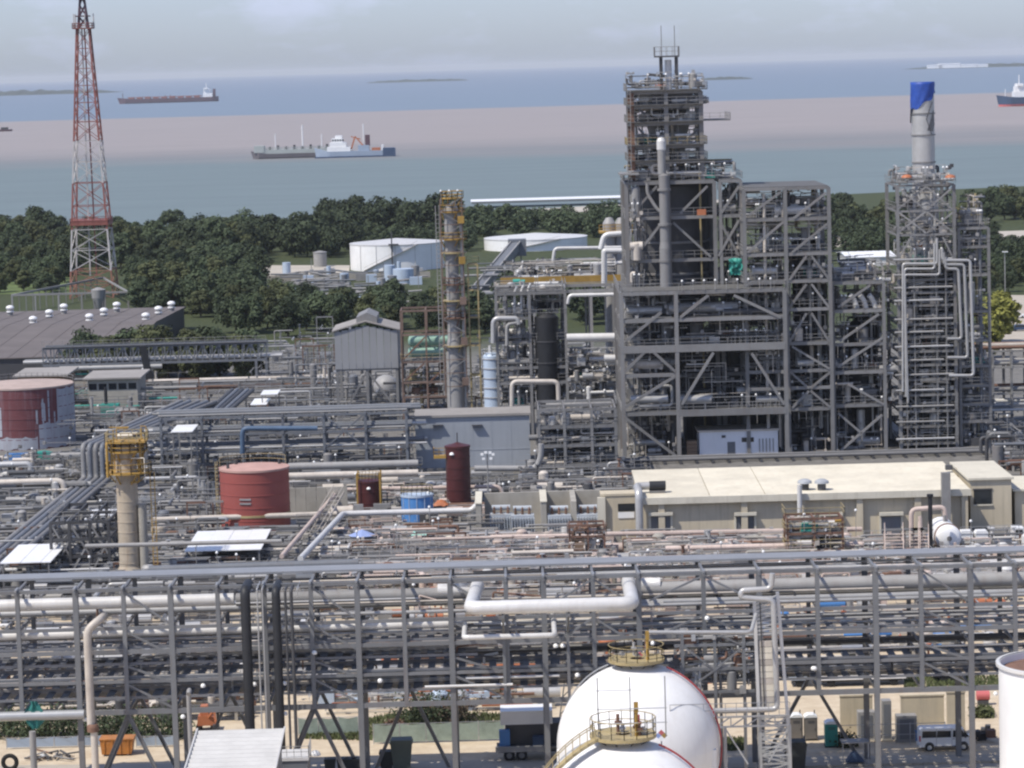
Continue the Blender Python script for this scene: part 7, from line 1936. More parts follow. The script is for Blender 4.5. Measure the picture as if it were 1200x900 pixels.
k = 8
for i in range(k + 1):
    a = p.lerp(q, i / k); beam('web', o, 'galv', a + V((0, 0, -.3)), a + V((0, 0, -1.1)), .09)
    if i < k: c = p.lerp(q, (i + 1) / k); beam('web', o, 'galv', a + V((0, 0, -1.1)), c + V((0, 0, -.3)), .08)
rail(o, [p + V((0, -.4, -.2)), q + V((0, -.4, -.2))], 1.1, 'galv', 1.2, .05)
for s in (0, .45, 1): a = p.lerp(q, s); beam('post', o, 'galv', (a.x, a.y, 0), (a.x, a.y, a.z - 1.1), .24); beam('stay', o, 'galv', (a.x + (1.8 if s < 1 else -1.8), a.y, a.z - 4.2), (a.x, a.y, a.z - 1.2), .12)
pipe('slim silver pipe running from the rack to the rear sphere top', 'clad', [W(760, 741, 247), W(880, 741, 247), W(886, 720, 249)], .17)
o = thing('steel_gantry', 'grey pipe gantry between the rear sphere and the cable trestle', 'gantry', W(850, 800, 252))
for px in (800, 838, 872): x = Xat(px, 780, 252.4); beam('post', o, 'rack_steel', (x, 252.4, 0), (x, 252.4, Zat(px, 742, 252.4)), .26)
for py in (742, 757, 785, 812): a, c = W(790, py, 252.4), W(885, py, 252.4); beam('beam', o, 'rack_steel', a, V((c.x, 252.4, a.z)), .18, .24)
for a_, b_, c_, d_ in ((800, 757, 838, 785), (838, 785, 872, 757), (800, 812, 838, 785), (838, 742, 872, 757)): beam('brace', o, 'rack_steel', W(a_, b_, 252.3), W(c_, d_, 252.3), .14)
fill(o, 801, Xat(792, 780, 252.4), Xat(884, 780, 252.4), 252.6, 254.2, zs_((812, 785, 757, 742), 838, 252.4), 3, 7, 0, ['clad', 'steel', 'galv', 'clad_white', 'rust'], .13, .6)

# ---------------------------------------------------------------- spheres
def sphere_tank(px, pyc, Y, R_, label, seed, stairs=True):
    c = W(px, pyc, Y)
    t = thing('sphere_tank', label, 'tank', (c.x, Y, 0), 'white sphere tanks')
    MB().dome(c, R_, R_, 64, 20).dome(c, R_, R_, 64, 20, 'z', -1).build('shell', 'sphere_white', t)
    for k in range(8):       # meridian weld seams
        a = k * math.pi / 8
        b = MB(); P = []
        for i in range(25):
            th = -math.pi / 2 + math.pi * i / 24
            P.append((c.x + (R_ + .005) * math.cos(th) * math.cos(a), Y + (R_ + .005) * math.cos(th) * math.sin(a), c.z + (R_ + .005) * math.sin(th)))
        b.tube(P, .03, 5, 0).build('seam', 'clad_white', t)
    for k in range(10):
        a = k * .628 + .2; x, y = c.x + R_ * .96 * math.cos(a), Y + R_ * .96 * math.sin(a); cyl('leg', t, 'sphere_white', (x, y, 0), (x, y, c.z), .42)
    # red fire-water ring over the right shoulder
    P = [(c.x + (R_ + .25) * math.cos(th) * math.cos(-.25), Y + (R_ + .25) * math.cos(th) * math.sin(-.25), c.z + (R_ + .25) * math.sin(th)) for th in [-.3 + (1.2 + .3) * i / 22 for i in range(23)]]
    MB().tube(P, .085, 6, 0).build('water_line', 'water_red', t)
    P = [(c.x + (R_ + .25) * math.cos(th) * math.cos(-.25 + math.pi - .2), Y + (R_ + .25) * math.cos(th) * math.sin(-.25 - .2 + math.pi), c.z + (R_ + .25) * math.sin(th)) for th in [-.3 + 1.5 * i / 22 for i in range(23)]]
    MB().tube(P, .06, 6, 0).build('water_line', 'galv', t)
    # top platform
    z = c.z + R_ + .35
    MB().lathe((c.x, Y, z), [(.5, -.1), (2.3, -.1), (2.3, .12), (.5, .12)], 28).build('platform', 'yellow_pale', t)
    MB().lathe((c.x, Y, z - .9), [(1.0, 0), (1.0, .9)], 20).build('neck', 'clad_white', t)
    rail(t, [(c.x + 2.25 * math.cos(a), Y + 2.25 * math.sin(a), z + .1) for a in [k * 6.283 / 16 for k in range(16)]], 1.15, 'yellow_pale', .9, .055, closed=True)
    for k in range(10): a = k * .628; beam('bracket', t, 'steel_dark', (c.x + 1.5 * math.cos(a), Y + 1.5 * math.sin(a), z - .45), (c.x + 2.2 * math.cos(a), Y + 2.2 * math.sin(a), z - .1), .07)
    r = random.Random(seed)
    for i in range(6): a = r.uniform(0, 6.28); d = r.uniform(.3, 1.5); h = r.uniform(.6, 1.6); b = MB(); b.rod((c.x + d * math.cos(a), Y + d * math.sin(a), z), (c.x + d * math.cos(a), Y + d * math.sin(a), z + h), .12, 7); b.box((c.x + d * math.cos(a), Y + d * math.sin(a), z + h * .6), (.45, .45, .14)); b.build('relief_valve', r.choice(['clad', 'clad_white', 'rust', 'steel', 'hull_red']), t)
    b = MB(); b.rod((c.x + .9, Y - .8, z), (c.x + .9, Y - .8, z + 2.3), .13, 7); b.box((c.x + .9, Y - .8, z + 2.1), (.3, .3, .7)); b.build('relief_stack', 'yellow', t)
    # curved stair on the left
    P = []
    for i in range(13):
        th = 1.25 - i * .085; ph = math.pi + .55 - i * .02
        P.append(V((c.x + (R_ + .7) * math.cos(th) * math.cos(ph), Y + (R_ + .7) * math.cos(th) * math.sin(ph), c.z + (R_ + .7) * math.sin(th))))
    b = MB()
    for a, d in zip(P, P[1:]):
        b.bar(a, d, .75, .12)
        for s in (-.38, .38):
            o_ = V((0, s, 0)); b.bar(a + o_ + V((0, 0, 1.0)), d + o_ + V((0, 0, 1.0)), .06); b.bar(a + o_, a + o_ + V((0, 0, 1.0)), .05)
    if stairs: b.build('stair', 'yellow_pale', t)
    return t, c
sphere_tank(748, 872, 244.5, 6.6, 'rear white sphere tank with a railed top in front of the rack', 1, False)
t_, c_ = sphere_tank(733, 978, 207, 6.6, 'nearest white sphere tank cut by the lower picture edge', 2)
o = thing('sphere_scaffold', 'thin scaffold frame on top of the nearest sphere', 'scaffold', (c_.x, 207, c_.z + 6.9)); zb = c_.z + 7
for dx in (-1.7, .5, 2.9):
    cyl('standard', o, 'steel', (c_.x + dx, 206, zb), (c_.x + dx, 206, zb + 4.2), .04)
for dz in (1.0, 2.0, 3.3): cyl('ledger', o, 'galv', (c_.x - 1.8, 206, zb + dz), (c_.x + (.6 if dz > 3 else 3), 206, zb + dz), .035)
p = W(775, 862, 214); o = thing('hazard_sign', 'small diamond hazard sign between the spheres', 'sign', p)
for i, m in enumerate(('umbrella_blue', 'hull_red', 'yellow', 'lamp_white')):
    dx, dz = ((-.22, 0), (0, .22), (.22, 0), (0, -.22))[i]
    box('quarter', o, m, p + V((dx, 0, dz)), (.3, .04, .3)).rotation_euler = (0, rad(45), 0)
cyl('post', o, 'steel', (p.x, p.y + .08, 0), (p.x, p.y + .08, p.z), .05)

# ---------------------------------------------------------------- open topped tank at the right edge
Yt = 236.0
p = W(1171, 778, Yt); R_ = 5.2
t = thing('open_tank', 'white open topped tank with a rusty floating roof at the right edge', 'tank', (p.x + R_, Yt, 0))
MB().lathe((p.x + R_, Yt, 0), [(R_, 0), (R_, p.z), (R_ - .12, p.z), (R_ - .12, p.z - 1.4)], 48).build('shell', 'white_paint', t)
MB().lathe((p.x + R_, Yt, p.z), [(R_, -.2), (R_ + .22, -.18), (R_ + .22, .06), (R_ - .05, .08)], 48).build('rim', 'clad_white', t)
MB().lathe((p.x + R_, Yt, p.z - .55), [(R_ - .15, 0), (R_ * .6, .12), (.02, .2)], 40).build('floating_roof', 'rust', t)
b = MB(); K = 26
P = [(p.x + R_ + (R_ + .5) * math.cos(a), Yt + (R_ + .5) * math.sin(a), z) for a, z in [(-2.75 + 1.2 * k / K, .3 + 7.2 * k / K) for k in range(K + 1)]]
for a, c in zip(P, P[1:]): b.bar(a, c, .8, .1); b.bar(V(a) + V((0, 0, 1)), V(c) + V((0, 0, 1)), .06); b.bar(a, V(a) + V((0, 0, 1)), .05)
b.build('stair', 'galv', t)

# ---------------------------------------------------------------- corrugated shed at the lower left
Ya, Yb_ = 214.0, 236.0
A, B_ = W(237, 856, Yb_), W(328, 853, Yb_)
x0_, x1_, zb, za = A.x, B_.x, A.z, A.z - 2.0
t = thing('corrugated_shed', 'grey shed with a sloping corrugated roof below the black risers', 'shed', ((x0_ + x1_) / 2, 225, 0))
n = 22
for i in range(n):
    ya, yb = Ya + (Yb_ - Ya) * i / n, Ya + (Yb_ - Ya) * (i + 1) / n; z0_, z1_ = za + (zb - za) * i / n, za + (zb - za) * (i + 1) / n
    MB().add([(x0_ - .3, ya, z0_), (x1_ + .3, ya, z0_), (x1_ + .3, ya + (yb - ya) * .5, z0_ + .16), (x0_ - .3, ya + (yb - ya) * .5, z0_ + .16), (x0_ - .3, yb, z1_), (x1_ + .3, yb, z1_),
              (x0_ - .3, ya, z0_ - .05), (x1_ + .3, ya, z0_ - .05), (x0_ - .3, yb, z1_ - .05), (x1_ + .3, yb, z1_ - .05)],
             [(0, 1, 2, 3), (3, 2, 5, 4), (7, 6, 8, 9), (6, 0, 3, 4, 8), (1, 7, 9, 5, 2)]).build('roof_corrugation', 'galv_roof' if 'galv_roof' in MATS else 'galv', t)
for x in (x0_, x1_):
    MB().add([(x - .1, Ya + .3, 0), (x - .1, Yb_ - .3, 0), (x - .1, Yb_ - .3, zb - .2), (x - .1, Ya + .3, za - .1), (x + .1, Ya + .3, 0), (x + .1, Yb_ - .3, 0), (x + .1, Yb_ - .3, zb - .2), (x + .1, Ya + .3, za - .1)],
             [(0, 3, 2, 1), (4, 5, 6, 7), (0, 1, 5, 4), (2, 3, 7, 6), (1, 2, 6, 5), (3, 0, 4, 7)]).build('side_wall', 'steel_blue', t)
slab('rear_wall', t, 'steel_blue', x0_ + .1, x1_ - .1, Yb_ - .4, Yb_ - .25, 0, zb - .3)
beam('verge', t, 'clad_white', (x0_ - .38, Ya, za + .1), (x0_ - .38, Yb_, zb + .1), .12, .2); beam('verge', t, 'clad_white', (x1_ + .38, Ya, za + .05), (x1_ + .38, Yb_, zb + .05), .12, .2)
# white unit right of the shed
p = W(345, 886, 240); o = thing('cooling_unit', 'small white cooling unit with railings right of the corrugated shed', 'machine', (p.x, 240, 0))
slab('housing', o, 'steel_blue', p.x - 1.0, p.x + 1.1, 239, 242, 0, p.z - .15); slab('lid', o, 'clad_white', p.x - 1.1, p.x + 1.2, 238.9, 242.1, p.z - .148, p.z + .1)
rail(o, [(p.x - 1.1, 239, p.z + .1), (p.x + 1.2, 239, p.z + .1), (p.x + 1.2, 242, p.z + .1)], .9, 'clad', .6, .045); MB().dome((p.x + 1.6, 241, p.z - .2), .45, .4, 14, 5).build('cowl', 'clad_white', o)

# ---------------------------------------------------------------- things on the yard ground
def van(px, py, label):
    g = G(px, py); t = thing('parked_van', label, 'van', g)
    x, y = g.x, g.y
    prof = [(-2.35, .38), (2.3, .38), (2.42, .75), (2.35, 1.05), (1.95, 1.2), (1.45, 1.92), (1.2, 2.0), (-2.2, 2.02), (-2.38, 1.9), (-2.42, 1.0)]
    MB().prism([(x + a, b_) for a, b_ in prof], y, y + 1.7).build('body', 'white_paint', t)
    for a, c in ((-2.2, -.95), (-.9, .35), (.5, 1.38)):
        w = MB().prism([(x + a, 1.22), (x + c + (.28 if c > 1 else 0), 1.22), (x + c, 1.80), (x + a + .05, 1.82)], y - .025, y + .01).build('window', 'glass_dark', t)
    MB().prism([(x + 1.52, 1.22), (x + 1.98, 1.22), (x + 1.50, 1.90)], y - .02, y + 1.72).build('windscreen_edge', 'glass_dark', t)
    MB().add([(x + 2.0, y + .12, 1.22), (x + 2.0, y + 1.58, 1.22), (x + 1.50, y + 1.52, 1.90), (x + 1.50, y + .18, 1.90)], [(0, 1, 2, 3)]).build('windscreen', 'glass_dark', t)
    for dx in (-1.55, 1.45):
        for yy in (y - .02, y + 1.5):
            w = cyl('wheel', t, 'rubber', (x + dx, yy, .33), (x + dx, yy + .22, .33), .34); cyl('rim', w, 'galv', (x + dx, yy - .015, .33), (x + dx, yy + .1, .33), .2)
            cyl('wheel_arch', t, 'steel_dark', (x + dx, yy + .005 if yy < y + 1 else yy + .05, .40), (x + dx, yy + .19, .40), .43)
    slab('bumper', t, 'clad_white', x + 2.2, x + 2.48, y + .02, y + 1.68, .36, .62); slab('bumper', t, 'clad_white', x - 2.5, x - 2.3, y + .02, y + 1.68, .36, .6)
    slab('headlight', t, 'lamp_white', x + 2.25, x + 2.43, y - .01, y + .3, .78, .98); slab('headlight', t, 'lamp_white', x + 2.25, x + 2.43, y + 1.4, y + 1.71, .78, .98)
    slab('tail_light', t, 'hull_red', x - 2.45, x - 2.3, y - .01, y + .1, .9, 1.4)
    for dx in (-.92, .42): slab('door_seam', t, 'steel', x + dx - .012, x + dx + .012, y - .008, y + .01, .5, 1.95)
    slab('door_handle', t, 'steel_dark', x + .5, x + .68, y - .03, y, 1.05, 1.1); slab('sill_trim', t, 'steel_dark', x - 1.1, x + 1.0, y - .01, y + .02, .38, .46)
    box('mirror', t, 'steel_dark', (x + 1.62, y - .16, 1.3), (.12, .22, .24))
van(1110, 880, 'white minivan parked behind the columns of the front rack')
def toilet(px, py, m, lidm, label, g2=None):
    g = G(px, py); t = thing('portable_toilet', label, 'portable toilet', g, g2)
    x, y = g.x, g.y
    slab('cabin', t, m, x - .56, x + .56, y, y + 1.15, .12, 2.1); slab('skid', t, 'black', x - .6, x + .6, y - .03, y + 1.2, 0, .119)
    d = slab('door', t, m, x - .42, x + .42, y - .045, y - .003, .2, 1.98); slab('handle', d, 'steel_dark', x + .3, x + .36, y - .08, y - .046, 1.0, 1.15)
    for i in range(3): slab('vent_slot', d, 'steel_dark', x - .3, x + .3, y - .06, y - .047, 1.6 + i * .1, 1.64 + i * .1)
    MB().prism([(x - .6, 2.102), (x + .6, 2.102), (x + .52, 2.22), (x + .25, 2.36), (x - .25, 2.36), (x - .52, 2.22)], y - .06, y + 1.2).build('roof', lidm, t)
    cyl('vent_pipe', t, 'steel_dark', (x + .4, y + 1.0, 2.2), (x + .4, y + 1.0, 2.6), .05)
mat('toilet_grey', (0.18, 0.165, 0.15), .6, 0, .1, .8, 0)
toilet(934, 868, 'toilet_grey', 'lamp_white', 'left grey brown portable toilet of the pair behind the rack'); toilet(951, 868, 'toilet_grey', 'lamp_white', 'right grey brown portable toilet of the pair behind the rack'); toilet(975, 876, 'teal', 'lamp_white', 'teal portable toilet with a white roof')
def bin_(px, py, m, label, s=1.0):
    g = G(px, py); t = thing('wheelie_bin', label, 'bin', g); x, y = g.x, g.y
    MB().add([(x - .38 * s, y, .12), (x + .38 * s, y, .12), (x + .38 * s, y + .6 * s, .12), (x - .38 * s, y + .6 * s, .12), (x - .5 * s, y - .08, 1.25 * s), (x + .5 * s, y - .08, 1.25 * s), (x + .5 * s, y + .75 * s, 1.25 * s), (x - .5 * s, y + .75 * s, 1.25 * s)], [(3, 2, 1, 0), (4, 5, 6, 7), (0, 1, 5, 4), (1, 2, 6, 5), (2, 3, 7, 6), (3, 0, 4, 7)]).build('body', m, t)
    MB().prism([(x - .54 * s, 1.252 * s), (x + .54 * s, 1.252 * s), (x + .46 * s, 1.42 * s), (x - .46 * s, 1.42 * s)], y - .14, y + .8 * s).build('lid', m, t)
    for dx in (-.32, .32): cyl('wheel', t, 'rubber', (x + dx * s - .05, y + .62 * s, .13), (x + dx * s + .05, y + .62 * s, .13), .13)
mat('bin_dark', (0.03, 0.035, 0.035), .6, 0, .1, .8, 0); mat('bin_green', (0.09, 0.11, 0.095), .6, 0, .1, .8, 0)
bin_(933, 906, 'bin_dark', 'large dark bin in front of the cable trestle', 1.9); bin_(471, 903, 'bin_green', 'grey green bin beside the rack column', 1.9); bin_(453, 903, 'bin_dark', 'dark bin left of the grey green bin', 1.2)
for i, px in enumerate((387, 402, 412, 421)): bin_(px, 908, 'bin_dark', ['black drum like bin first from the corrugated shed', 'black bin second from the corrugated shed', 'black bin third from the corrugated shed', 'black bin fourth from the corrugated shed'][i], 1.0)
g = G(137, 886); t = thing('rubbish_skip', 'rusty orange skip behind the rack struts', 'skip', g)
MB().prism([(g.x - 1.35, .15), (g.x + 1.3, .15), (g.x + 1.5, 1.45), (g.x - 1.5, 1.45)], g.y, g.y + 1.8).build('body', 'skip_orange', t); slab('rim', t, 'skip_orange', g.x - 1.56, g.x + 1.56, g.y - .06, g.y + 1.86, 1.452, 1.56)
for i in range(4): x = g.x - 1.1 + i * .73; slab('rib', t, 'skip_orange', x - .05, x + .05, g.y - .07, g.y, .2, 1.44)
for dx in (-1, 1): slab('runner', t, 'steel_dark', g.x + dx - .1, g.x + dx + .1, g.y, g.y + 1.8, 0, .149)
g = G(241, 858); t = thing('small_excavator', 'small orange machine standing on the sand behind the corrugated shed', 'machine', g)
slab('track', t, 'rubber', g.x - .9, g.x - .45, g.y, g.y + 1.8, 0, .55); slab('track', t, 'rubber', g.x + .45, g.x + .9, g.y, g.y + 1.8, 0, .55)
MB().prism([(g.x - .8, .56), (g.x + .8, .56), (g.x + .85, 1.3), (g.x + .3, 1.5), (g.x - .7, 1.45)], g.y + .2, g.y + 1.6).build('body', 'orange', t); MB().prism([(g.x - .5, 1.5), (g.x + .3, 1.5), (g.x + .2, 2.4), (g.x - .45, 2.4)], g.y + .4, g.y + 1.4).build('cab', 'orange', t)
b = MB(); b.bar((g.x + .3, g.y + .3, 1.3), (g.x + .9, g.y - .5, 2.2), .2); b.bar((g.x + .9, g.y - .5, 2.2), (g.x + 1.1, g.y - 1.0, .9), .16); b.build('boom', 'orange', t); slab('bucket', t, 'steel_dark', g.x + .8, g.x + 1.4, g.y - 1.3, g.y - .7, .4, .9)
# flatbed truck by the spheres
g = G(617, 892); t = thing('flatbed_lorry', 'dark lorry with a white topped box behind the rear sphere', 'lorry', g); x, y = g.x, g.y
slab('chassis', t, 'steel_dark', x - 2.5, x + 6, y + .4, y + 1.9, .7, 1.0); slab('bumper', t, 'steel_pale', x - 2.7, x + 2.0, y - .1, y + .2, .85, 1.35); slab('deck', t, 'steel_dark', x - 2.6, x + 6, y, y + 2.4, 1.02, 1.2)
slab('load_box', t, 'steel_dark', x - 1.8, x + 3.2, y + 1.2, y + 3.6, 1.2, 3.1); slab('box_roof', t, 'white_paint', x - 2.2, x + 2.4, y + .9, y + 3.8, 3.102, 4.3); slab('side_locker', t, 'blue_paint', x - 2.35, x - 1.4, y + .5, y + 1.1, 1.2, 2.7); slab('load', t, 'hull_blue', x + .6, x + 1.6, y + .2, y + 1.0, 1.2, 2.1)
for dx in (-1.5, -.4, 4.2):
    for yy in (y + .1, y + 1.9): w = cyl('wheel', t, 'rubber', (x + dx, yy, .5), (x + dx, yy + .35, .5), .5); cyl('rim', w, 'steel', (x + dx, yy - .02, .5), (x + dx, yy + .1, .5), .25)
t = thing('lorry_crane', 'folded lattice crane boom standing beside the dark lorry', 'crane', (x + 4, y + 2, 0))
for dx in (0, .8): beam('chord', t, 'steel', (x + 2.6 + dx, y + 4.2, 0), (x + 3.8 + dx * .6, y + 6, 6.8), .12)
for i in range(9): a = i / 9; c = (i + 1) / 9; beam('lacing', t, 'steel', (x + 2.6 + 1.2 * a + (.8 if i % 2 else 0), y + 4.2 + 1.8 * a, 6.8 * a), (x + 2.6 + 1.2 * c + (0 if i % 2 else .7), y + 4.2 + 1.8 * c, 6.8 * c), .08)
# concrete walls and trailers on the right
def wall(px0, px1, pyt, pyb, label, m='beige_wall', thick=.5):
    a, c = G(px0, pyb), G(px1, pyb); z = Zat((px0 + px1) / 2, pyt, a.y); t = thing('yard_wall', label, 'wall', ((a.x + c.x) / 2, a.y, 0)); n = max(1, round((c.x - a.x) / 3))
    for i in range(n): x0_, x1_ = a.x + (c.x - a.x) * i / n, a.x + (c.x - a.x) * (i + 1) / n; slab('wall_panel', t, m, x0_ + .02, x1_ - .02, a.y, a.y + thick, 0, z)
    slab('coping', t, m, a.x - .05, c.x + .05, a.y - .06, a.y + thick + .06, z + .002, z + .14)
wall(985, 1024, 816, 862, 'beige concrete wall behind the teal toilet'); wall(1056, 1108, 816, 862, 'long stained beige wall behind the minivan'); wall(1110, 1132, 812, 862, 'short beige wall end right of the minivan'); 
g = G(1112, 866)
def trailer(px0, px1, pyt, pyb, m, label, cat='trailer'):
    a, c = G(px0, pyb), G(px1, pyb); z = Zat((px0 + px1) / 2, pyt, a.y); t = thing('site_trailer', label, cat, ((a.x + c.x) / 2, a.y, 0))
    slab('body', t, m, a.x, c.x, a.y, a.y + 2.6, .7, z); slab('roof', t, m, a.x - .08, c.x + .08, a.y - .08, a.y + 2.7, z + .002, z + .12); slab('chassis', t, 'steel_dark', a.x + .3, c.x - .3, a.y + .3, a.y + 2.3, .45, .699)
    n = max(2, int((c.x - a.x) / 2.2))
    for i in range(n): x = a.x + (c.x - a.x) * (i + .5) / n; slab('window', t, 'glass_dark', x - .4, x + .4, a.y - .03, a.y + .01, z * .55, z * .8)
    for x in (a.x + 1.2, c.x - 1.2): cyl('wheel', t, 'rubber', (x, a.y + .1, .4), (x, a.y + .4, .4), .4)
trailer(960, 1064, 786, 806, 'white_paint', 'long white trailer seen through the right of the rack'); trailer(1092, 1130, 781, 800, 'white_paint', 'short white trailer right of the long one'); trailer(925, 952, 781, 806, 'pale_blue', 'pale blue trailer left of the long white one')
trailer(990, 1024, 762, 780, 'clad', 'grey cabin behind the long white trailer', 'cabin')
for i, (px, py, w, h) in enumerate(((1016, 868, 1.5, 2.6), (1063, 870, 1.8, 2.4), (1040, 868, .8, 3.6))):
    g = G(px, py); o = thing('grey_cabinet', ['left grey equipment cabinet by the beige wall', 'grey equipment cabinet behind the minivan', 'tall narrow grey cabinet between the beige walls'][i], 'cabinet', g); slab('housing', o, 'steel_pale', g.x - w / 2, g.x + w / 2, g.y, g.y + 1.2, .1, h); slab('plinth', o, 'concrete', g.x - w / 2 - .1, g.x + w / 2 + .1, g.y - .1, g.y + 1.3, 0, .098); slab('door', o, 'steel_blue', g.x - w * .35, g.x + w * .35, g.y - .03, g.y - .002, .3, h - .3)
g = G(1003, 896); o = thing('blue_pump_cart', 'small blue machine in a grey frame in front of the teal toilet', 'machine', g); MB().prism([(g.x - .8, .2), (g.x + .8, .2), (g.x + .2, .9), (g.x - .2, 1.0)], g.y, g.y + 1).build('body', 'hull_blue', o)
for dx in (-1.1, 1.1): beam('post', o, 'galv', (g.x + dx, g.y, 0), (g.x + dx, g.y, 1.9), .08)
slab('canopy', o, 'steel_pale', g.x - 1.2, g.x + 1.2, g.y - .2, g.y + 1.4, 1.902, 2.0)
g = G(1150, 870); o = thing('parts_pile', 'dark heap of machine parts right of the minivan', 'scrap', g); r_ = random.Random(77)
for i in range(10): box('part', o, r_.choice(['steel_dark', 'black', 'rust', 'hull_blue']), (g.x + r_.uniform(-1, 1), g.y + r_.uniform(0, 2), r_.uniform(.2, .9)), (r_.uniform(.3, .9), r_.uniform(.3, .9), r_.uniform(.3, .7)), r_.uniform(0, 3))
g = G(1152, 826); o = thing('red_pump', 'red pump on a small stand behind the open tank', 'pump', g); MB().rod((g.x - .6, g.y, .9), (g.x + .6, g.y, .9), .45, 10).build('body', 'hull_red', o); slab('stand', o, 'steel_dark', g.x - .5, g.x + .5, g.y - .3, g.y + .3, 0, .5)
g = G(1074, 868); o = thing('blue_drum', 'squat blue drum behind the minivan roof', 'drum', g); cyl('body', o, 'blue_paint', g, (g.x, g.y, 1.0), .6); cyl('lid', o, 'blue_paint', (g.x, g.y, 1.0), (g.x, g.y, 1.1), .64)
# barrier fences
def fence(px0, px1, py, m, label, h=1.8, step=2.2, panel=True):
    a, c = G(px0, py), G(px1, py); t = thing('net_fence', label, 'fence', ((a.x + c.x) / 2, a.y, 0)); n = max(1, round((c.x - a.x) / step))
    for i in range(n + 1): x = a.x + (c.x - a.x) * i / n; cyl('post', t, 'galv', (x, a.y, 0), (x, a.y, h + .1), .04)
    for i in range(n):
        x0_, x1_ = a.x + (c.x - a.x) * i / n + .05, a.x + (c.x - a.x) * (i + 1) / n - .05
        if panel: MB().add([(x0_, a.y - .03, .15), (x1_, a.y - .05, .15), (x1_, a.y - .02, h), ((x0_ + x1_) / 2, a.y - .08, h - .1), (x0_, a.y - .03, h)], [(0, 1, 2, 3, 4)]).build('net_panel', m, t)
    for z in (h, h * .5): beam('rail', t, 'galv', (a.x, a.y + .03, z), (c.x, a.y + .03, z), .05)
fence(438, 592, 872, 'net_green', 'faded green net fence left of the dark lorry'); fence(8, 118, 878, 'hull_grey', 'low blue grey barrier at the left under the rack', 1.0); fence(160, 205, 876, 'hull_grey', 'short blue grey barrier beside the orange skip', 1.0); fence(350, 420, 862, 'net_green', 'pale green net fence behind the V strut', 1.6); fence(985, 1110, 875, 'net_green', 'bare rail fence in front of the beige walls', 1.9, 3, False)
# scrap by the barrier
g = G(62, 890); o = thing('pipe_scrap', 'heap of bent pipe scrap on the sand at the left', 'scrap', g)
for i in range(22): p = g + V((r_.uniform(-2, 2), r_.uniform(-.8, .8), r_.uniform(.05, .7))); a = r_.uniform(0, 3.1); d = V((math.cos(a), math.sin(a), r_.uniform(-.2, .3))) * r_.uniform(.4, 1.1); cyl('offcut', o, r_.choice(['steel', 'galv', 'rust', 'steel_dark']), p - d, p + d, r_.uniform(.04, .1))
g = G(12, 903); o = thing('spare_tyre', 'black tyre lying at the left edge', 'tyre', g); b = MB(); P = [(g.x + .6 * math.cos(k * .314), g.y, .75 + .6 * math.sin(k * .314)) for k in range(21)]; b.tube(P, .2, 8, 0).build('tyre', 'rubber', o)
# grass and shrubs on the verge
def grass_patch(pts, label, seed, n=2600, h=.35):
    r = random.Random(seed); xs_l = [p.x for p in pts]; ys_l = [p.y for p in pts]; b = MB()
    def inside(x, y):
        k = False
        for i in range(len(pts)):
            a, c = pts[i], pts[i - 1]
            if (a.y > y) != (c.y > y) and x < (c.x - a.x) * (y - a.y) / (c.y - a.y) + a.x: k = not k
        return k
    m = 0
    while m < n:
        x, y = r.uniform(min(xs_l), max(xs_l)), r.uniform(min(ys_l), max(ys_l))
        if not inside(x, y): m += .2; continue
        m += 1; a = r.uniform(0, 3.14); w = .12; q = h * r.uniform(.5, 1.3); dx, dy = math.cos(a) * w, math.sin(a) * w; lx, ly = r.uniform(-.15, .15), r.uniform(-.15, .15)
        b.add([(x - dx, y - dy, 0), (x + dx, y + dy, 0), (x + lx, y + ly, q)], [(0, 1, 2)])
    o = b.build('grass', 'grass_blade', None); o['kind'] = 'stuff'; o['label'] = label
mat('grass_blade', (0.10, 0.12, 0.05), .8, 0, .3, .6, 0)
grass_patch([G(432, 868), G(530, 866), G(590, 860), G(590, 838), G(500, 832), G(432, 842)], 'green grass strip behind the net fence', 1, 4200)
grass_patch([G(350, 866), G(425, 868), G(425, 848), G(360, 852)], 'green grass behind the V strut', 2, 1600)
grass_patch([G(1060, 806), G(1170, 806), G(1170, 792), G(1060, 792)], 'green grass right of the trailers', 3, 1600); grass_patch([G(848, 880), G(872, 880), G(872, 866), G(848, 866)], 'green grass beside the rear sphere', 4, 500)
grass_patch([G(1146, 842), G(1166, 842), G(1164, 832), G(1148, 832)], 'small weeds behind the open tank', 5, 300, .6)
def shrub(px, py, s, label, m='leaf_olive', seed=1):
    r = random.Random(seed); g = G(px, py); t = thing('shrub', label, 'shrub', g); b = MB(); st = MB()
    for i in range(5): st.tube([(g.x, g.y, 0), (g.x + r.uniform(-.5, .5) * s, g.y + r.uniform(-.5, .5) * s, s * .8)], .04, 5, 0)
    for i in range(900):
        u = V((r.gauss(0, .5), r.gauss(0, .5), abs(r.gauss(.5, .35)))) * s; p = g + u; q = .16 * r.uniform(.6, 1.3); a = V((r.uniform(-1, 1), r.uniform(-1, 1), r.uniform(-1, 1))).normalized(); c = a.cross(V((r.uniform(-1, 1), r.uniform(-1, 1), 1))).normalized(); p.z = max(.05, p.z)
        b.add([p - a * q, p + c * q * .6, p + a * q, p - c * q * .6], [(0, 1, 2, 3)])
    st.build('stem', 'bark', t); b.build('foliage', m, t)
shrub(990, 874, 1.0, 'low shrub beside the teal toilet', seed=1); shrub(510, 846, 2.6, 'dark shrub mass behind the net fence', 'leaf', 2); shrub(490, 846, 2.2, 'dark shrub left of the largest behind the net fence', 'leaf', 3); shrub(463, 858, .9, 'orange brown dry shrub by the net fence', 'rust', 4); shrub(535, 846, 2.2, 'dark reddish shrub right of the largest', 'bark', 5); shrub(1150, 840, .8, 'small green shrub behind the open tank', seed=6); shrub(455, 896, .6, 'dry orange shrub above the dark bin', 'skip_orange', 7)
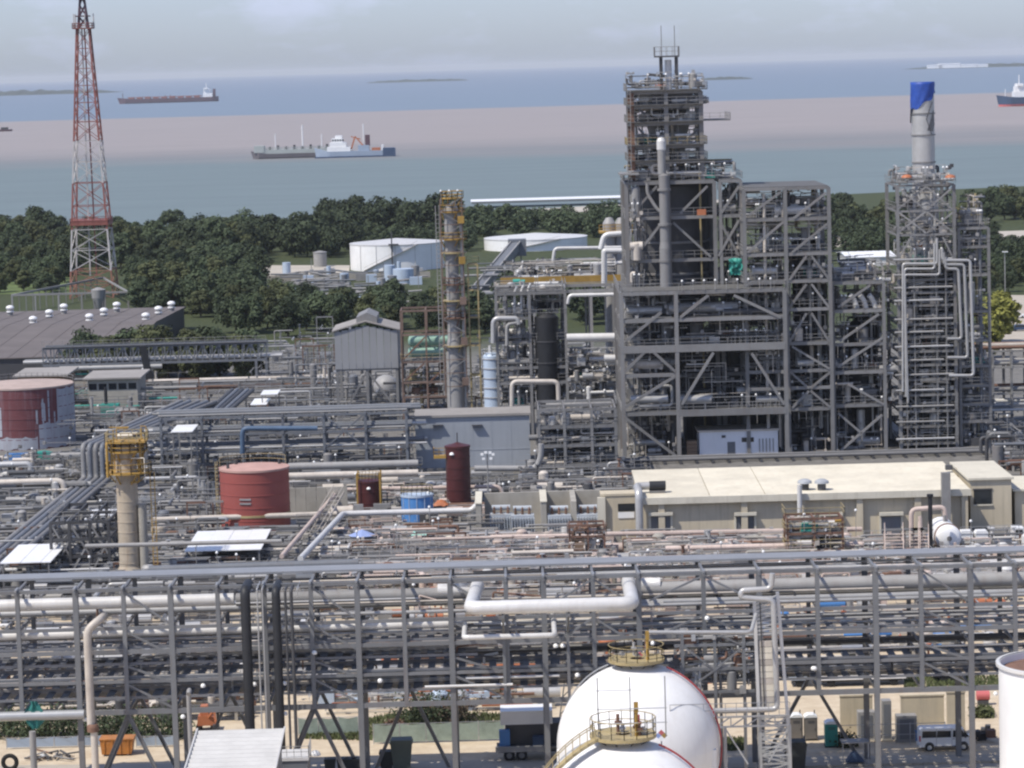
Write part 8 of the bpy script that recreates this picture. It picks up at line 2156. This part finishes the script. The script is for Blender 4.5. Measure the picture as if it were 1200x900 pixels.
for i, px in enumerate((6, 30, 52, 75, 100, 128, 150, 178, 205)):
    shrub(px, 862 + (i % 3), 1.9 + .25 * (i % 2), ORD[i] + ' from the left of the dark bushes under the left rack', 'leaf', 20 + i)
sheet('road', 'road_pale', [G(-20, 912)[:2], G(1230, 906)[:2], G(1230, 884)[:2], G(-20, 898)[:2]], .06)
mat('kerb', (.30, .27, .22), .9, 0, .2, .6, .1)
a, c = G(840, 903), G(1230, 893)
o = thing('kerb_row', 'row of kerb stones in shade along the yard edge', 'kerb', a); n = 34
for i in range(n): x0_, x1_ = a.x + (c.x - a.x) * i / n, a.x + (c.x - a.x) * (i + 1) / n; slab('kerb_stone', o, 'kerb', x0_ + .03, x1_ - .03, a.y - .3, a.y, 0, .22)
# yard clutter seen through the rack
zone('yard_pipework', 'low pale clutter on the sand seen through the right of the rack', 'pipework', 880, 1190, 700, 775, 901, 110, ['clad_warm', 'clad', 'clad_white', 'concrete', 'rust', 'pink', 'steel_pale', 'orange', 'blue_paint'], 2.2, .2, 6, 3, 4, 'clad')
zone('yard_pipework', 'mixed clutter on the ground seen through the middle of the rack', 'pipework', 430, 880, 702, 800, 902, 170, ['clad_warm', 'clad', 'steel', 'concrete', 'rust', 'pink', 'steel_pale', 'steel_dark', 'orange'], 2.4, .22, 7, 4, 5, 'clad')
zone('yard_pipework', 'grey clutter on the ground seen through the left of the rack', 'pipework', -5, 430, 715, 800, 903, 150, GREY + ['clad', 'clad_white', 'clad_warm', 'rust'], 2.4, .25, 8, 4, 5, 'clad')
zone('yard_pipework', 'dark machinery in the shade under the left of the rack', 'pipework', -5, 300, 812, 848, 904, 70, ['steel_dark', 'steel', 'black', 'rust', 'steel_dark', 'clad_warm'], 3.0, .25, 6, 3, 2, 'steel')
zone('yard_pipework', 'scattered low equipment behind the net fence', 'pipework', 350, 640, 806, 835, 905, 50, ['clad', 'clad_white', 'concrete', 'orange', 'pale_blue', 'steel_pale', 'rust'], 2.2, .2, 5, 2, 2, 'clad')
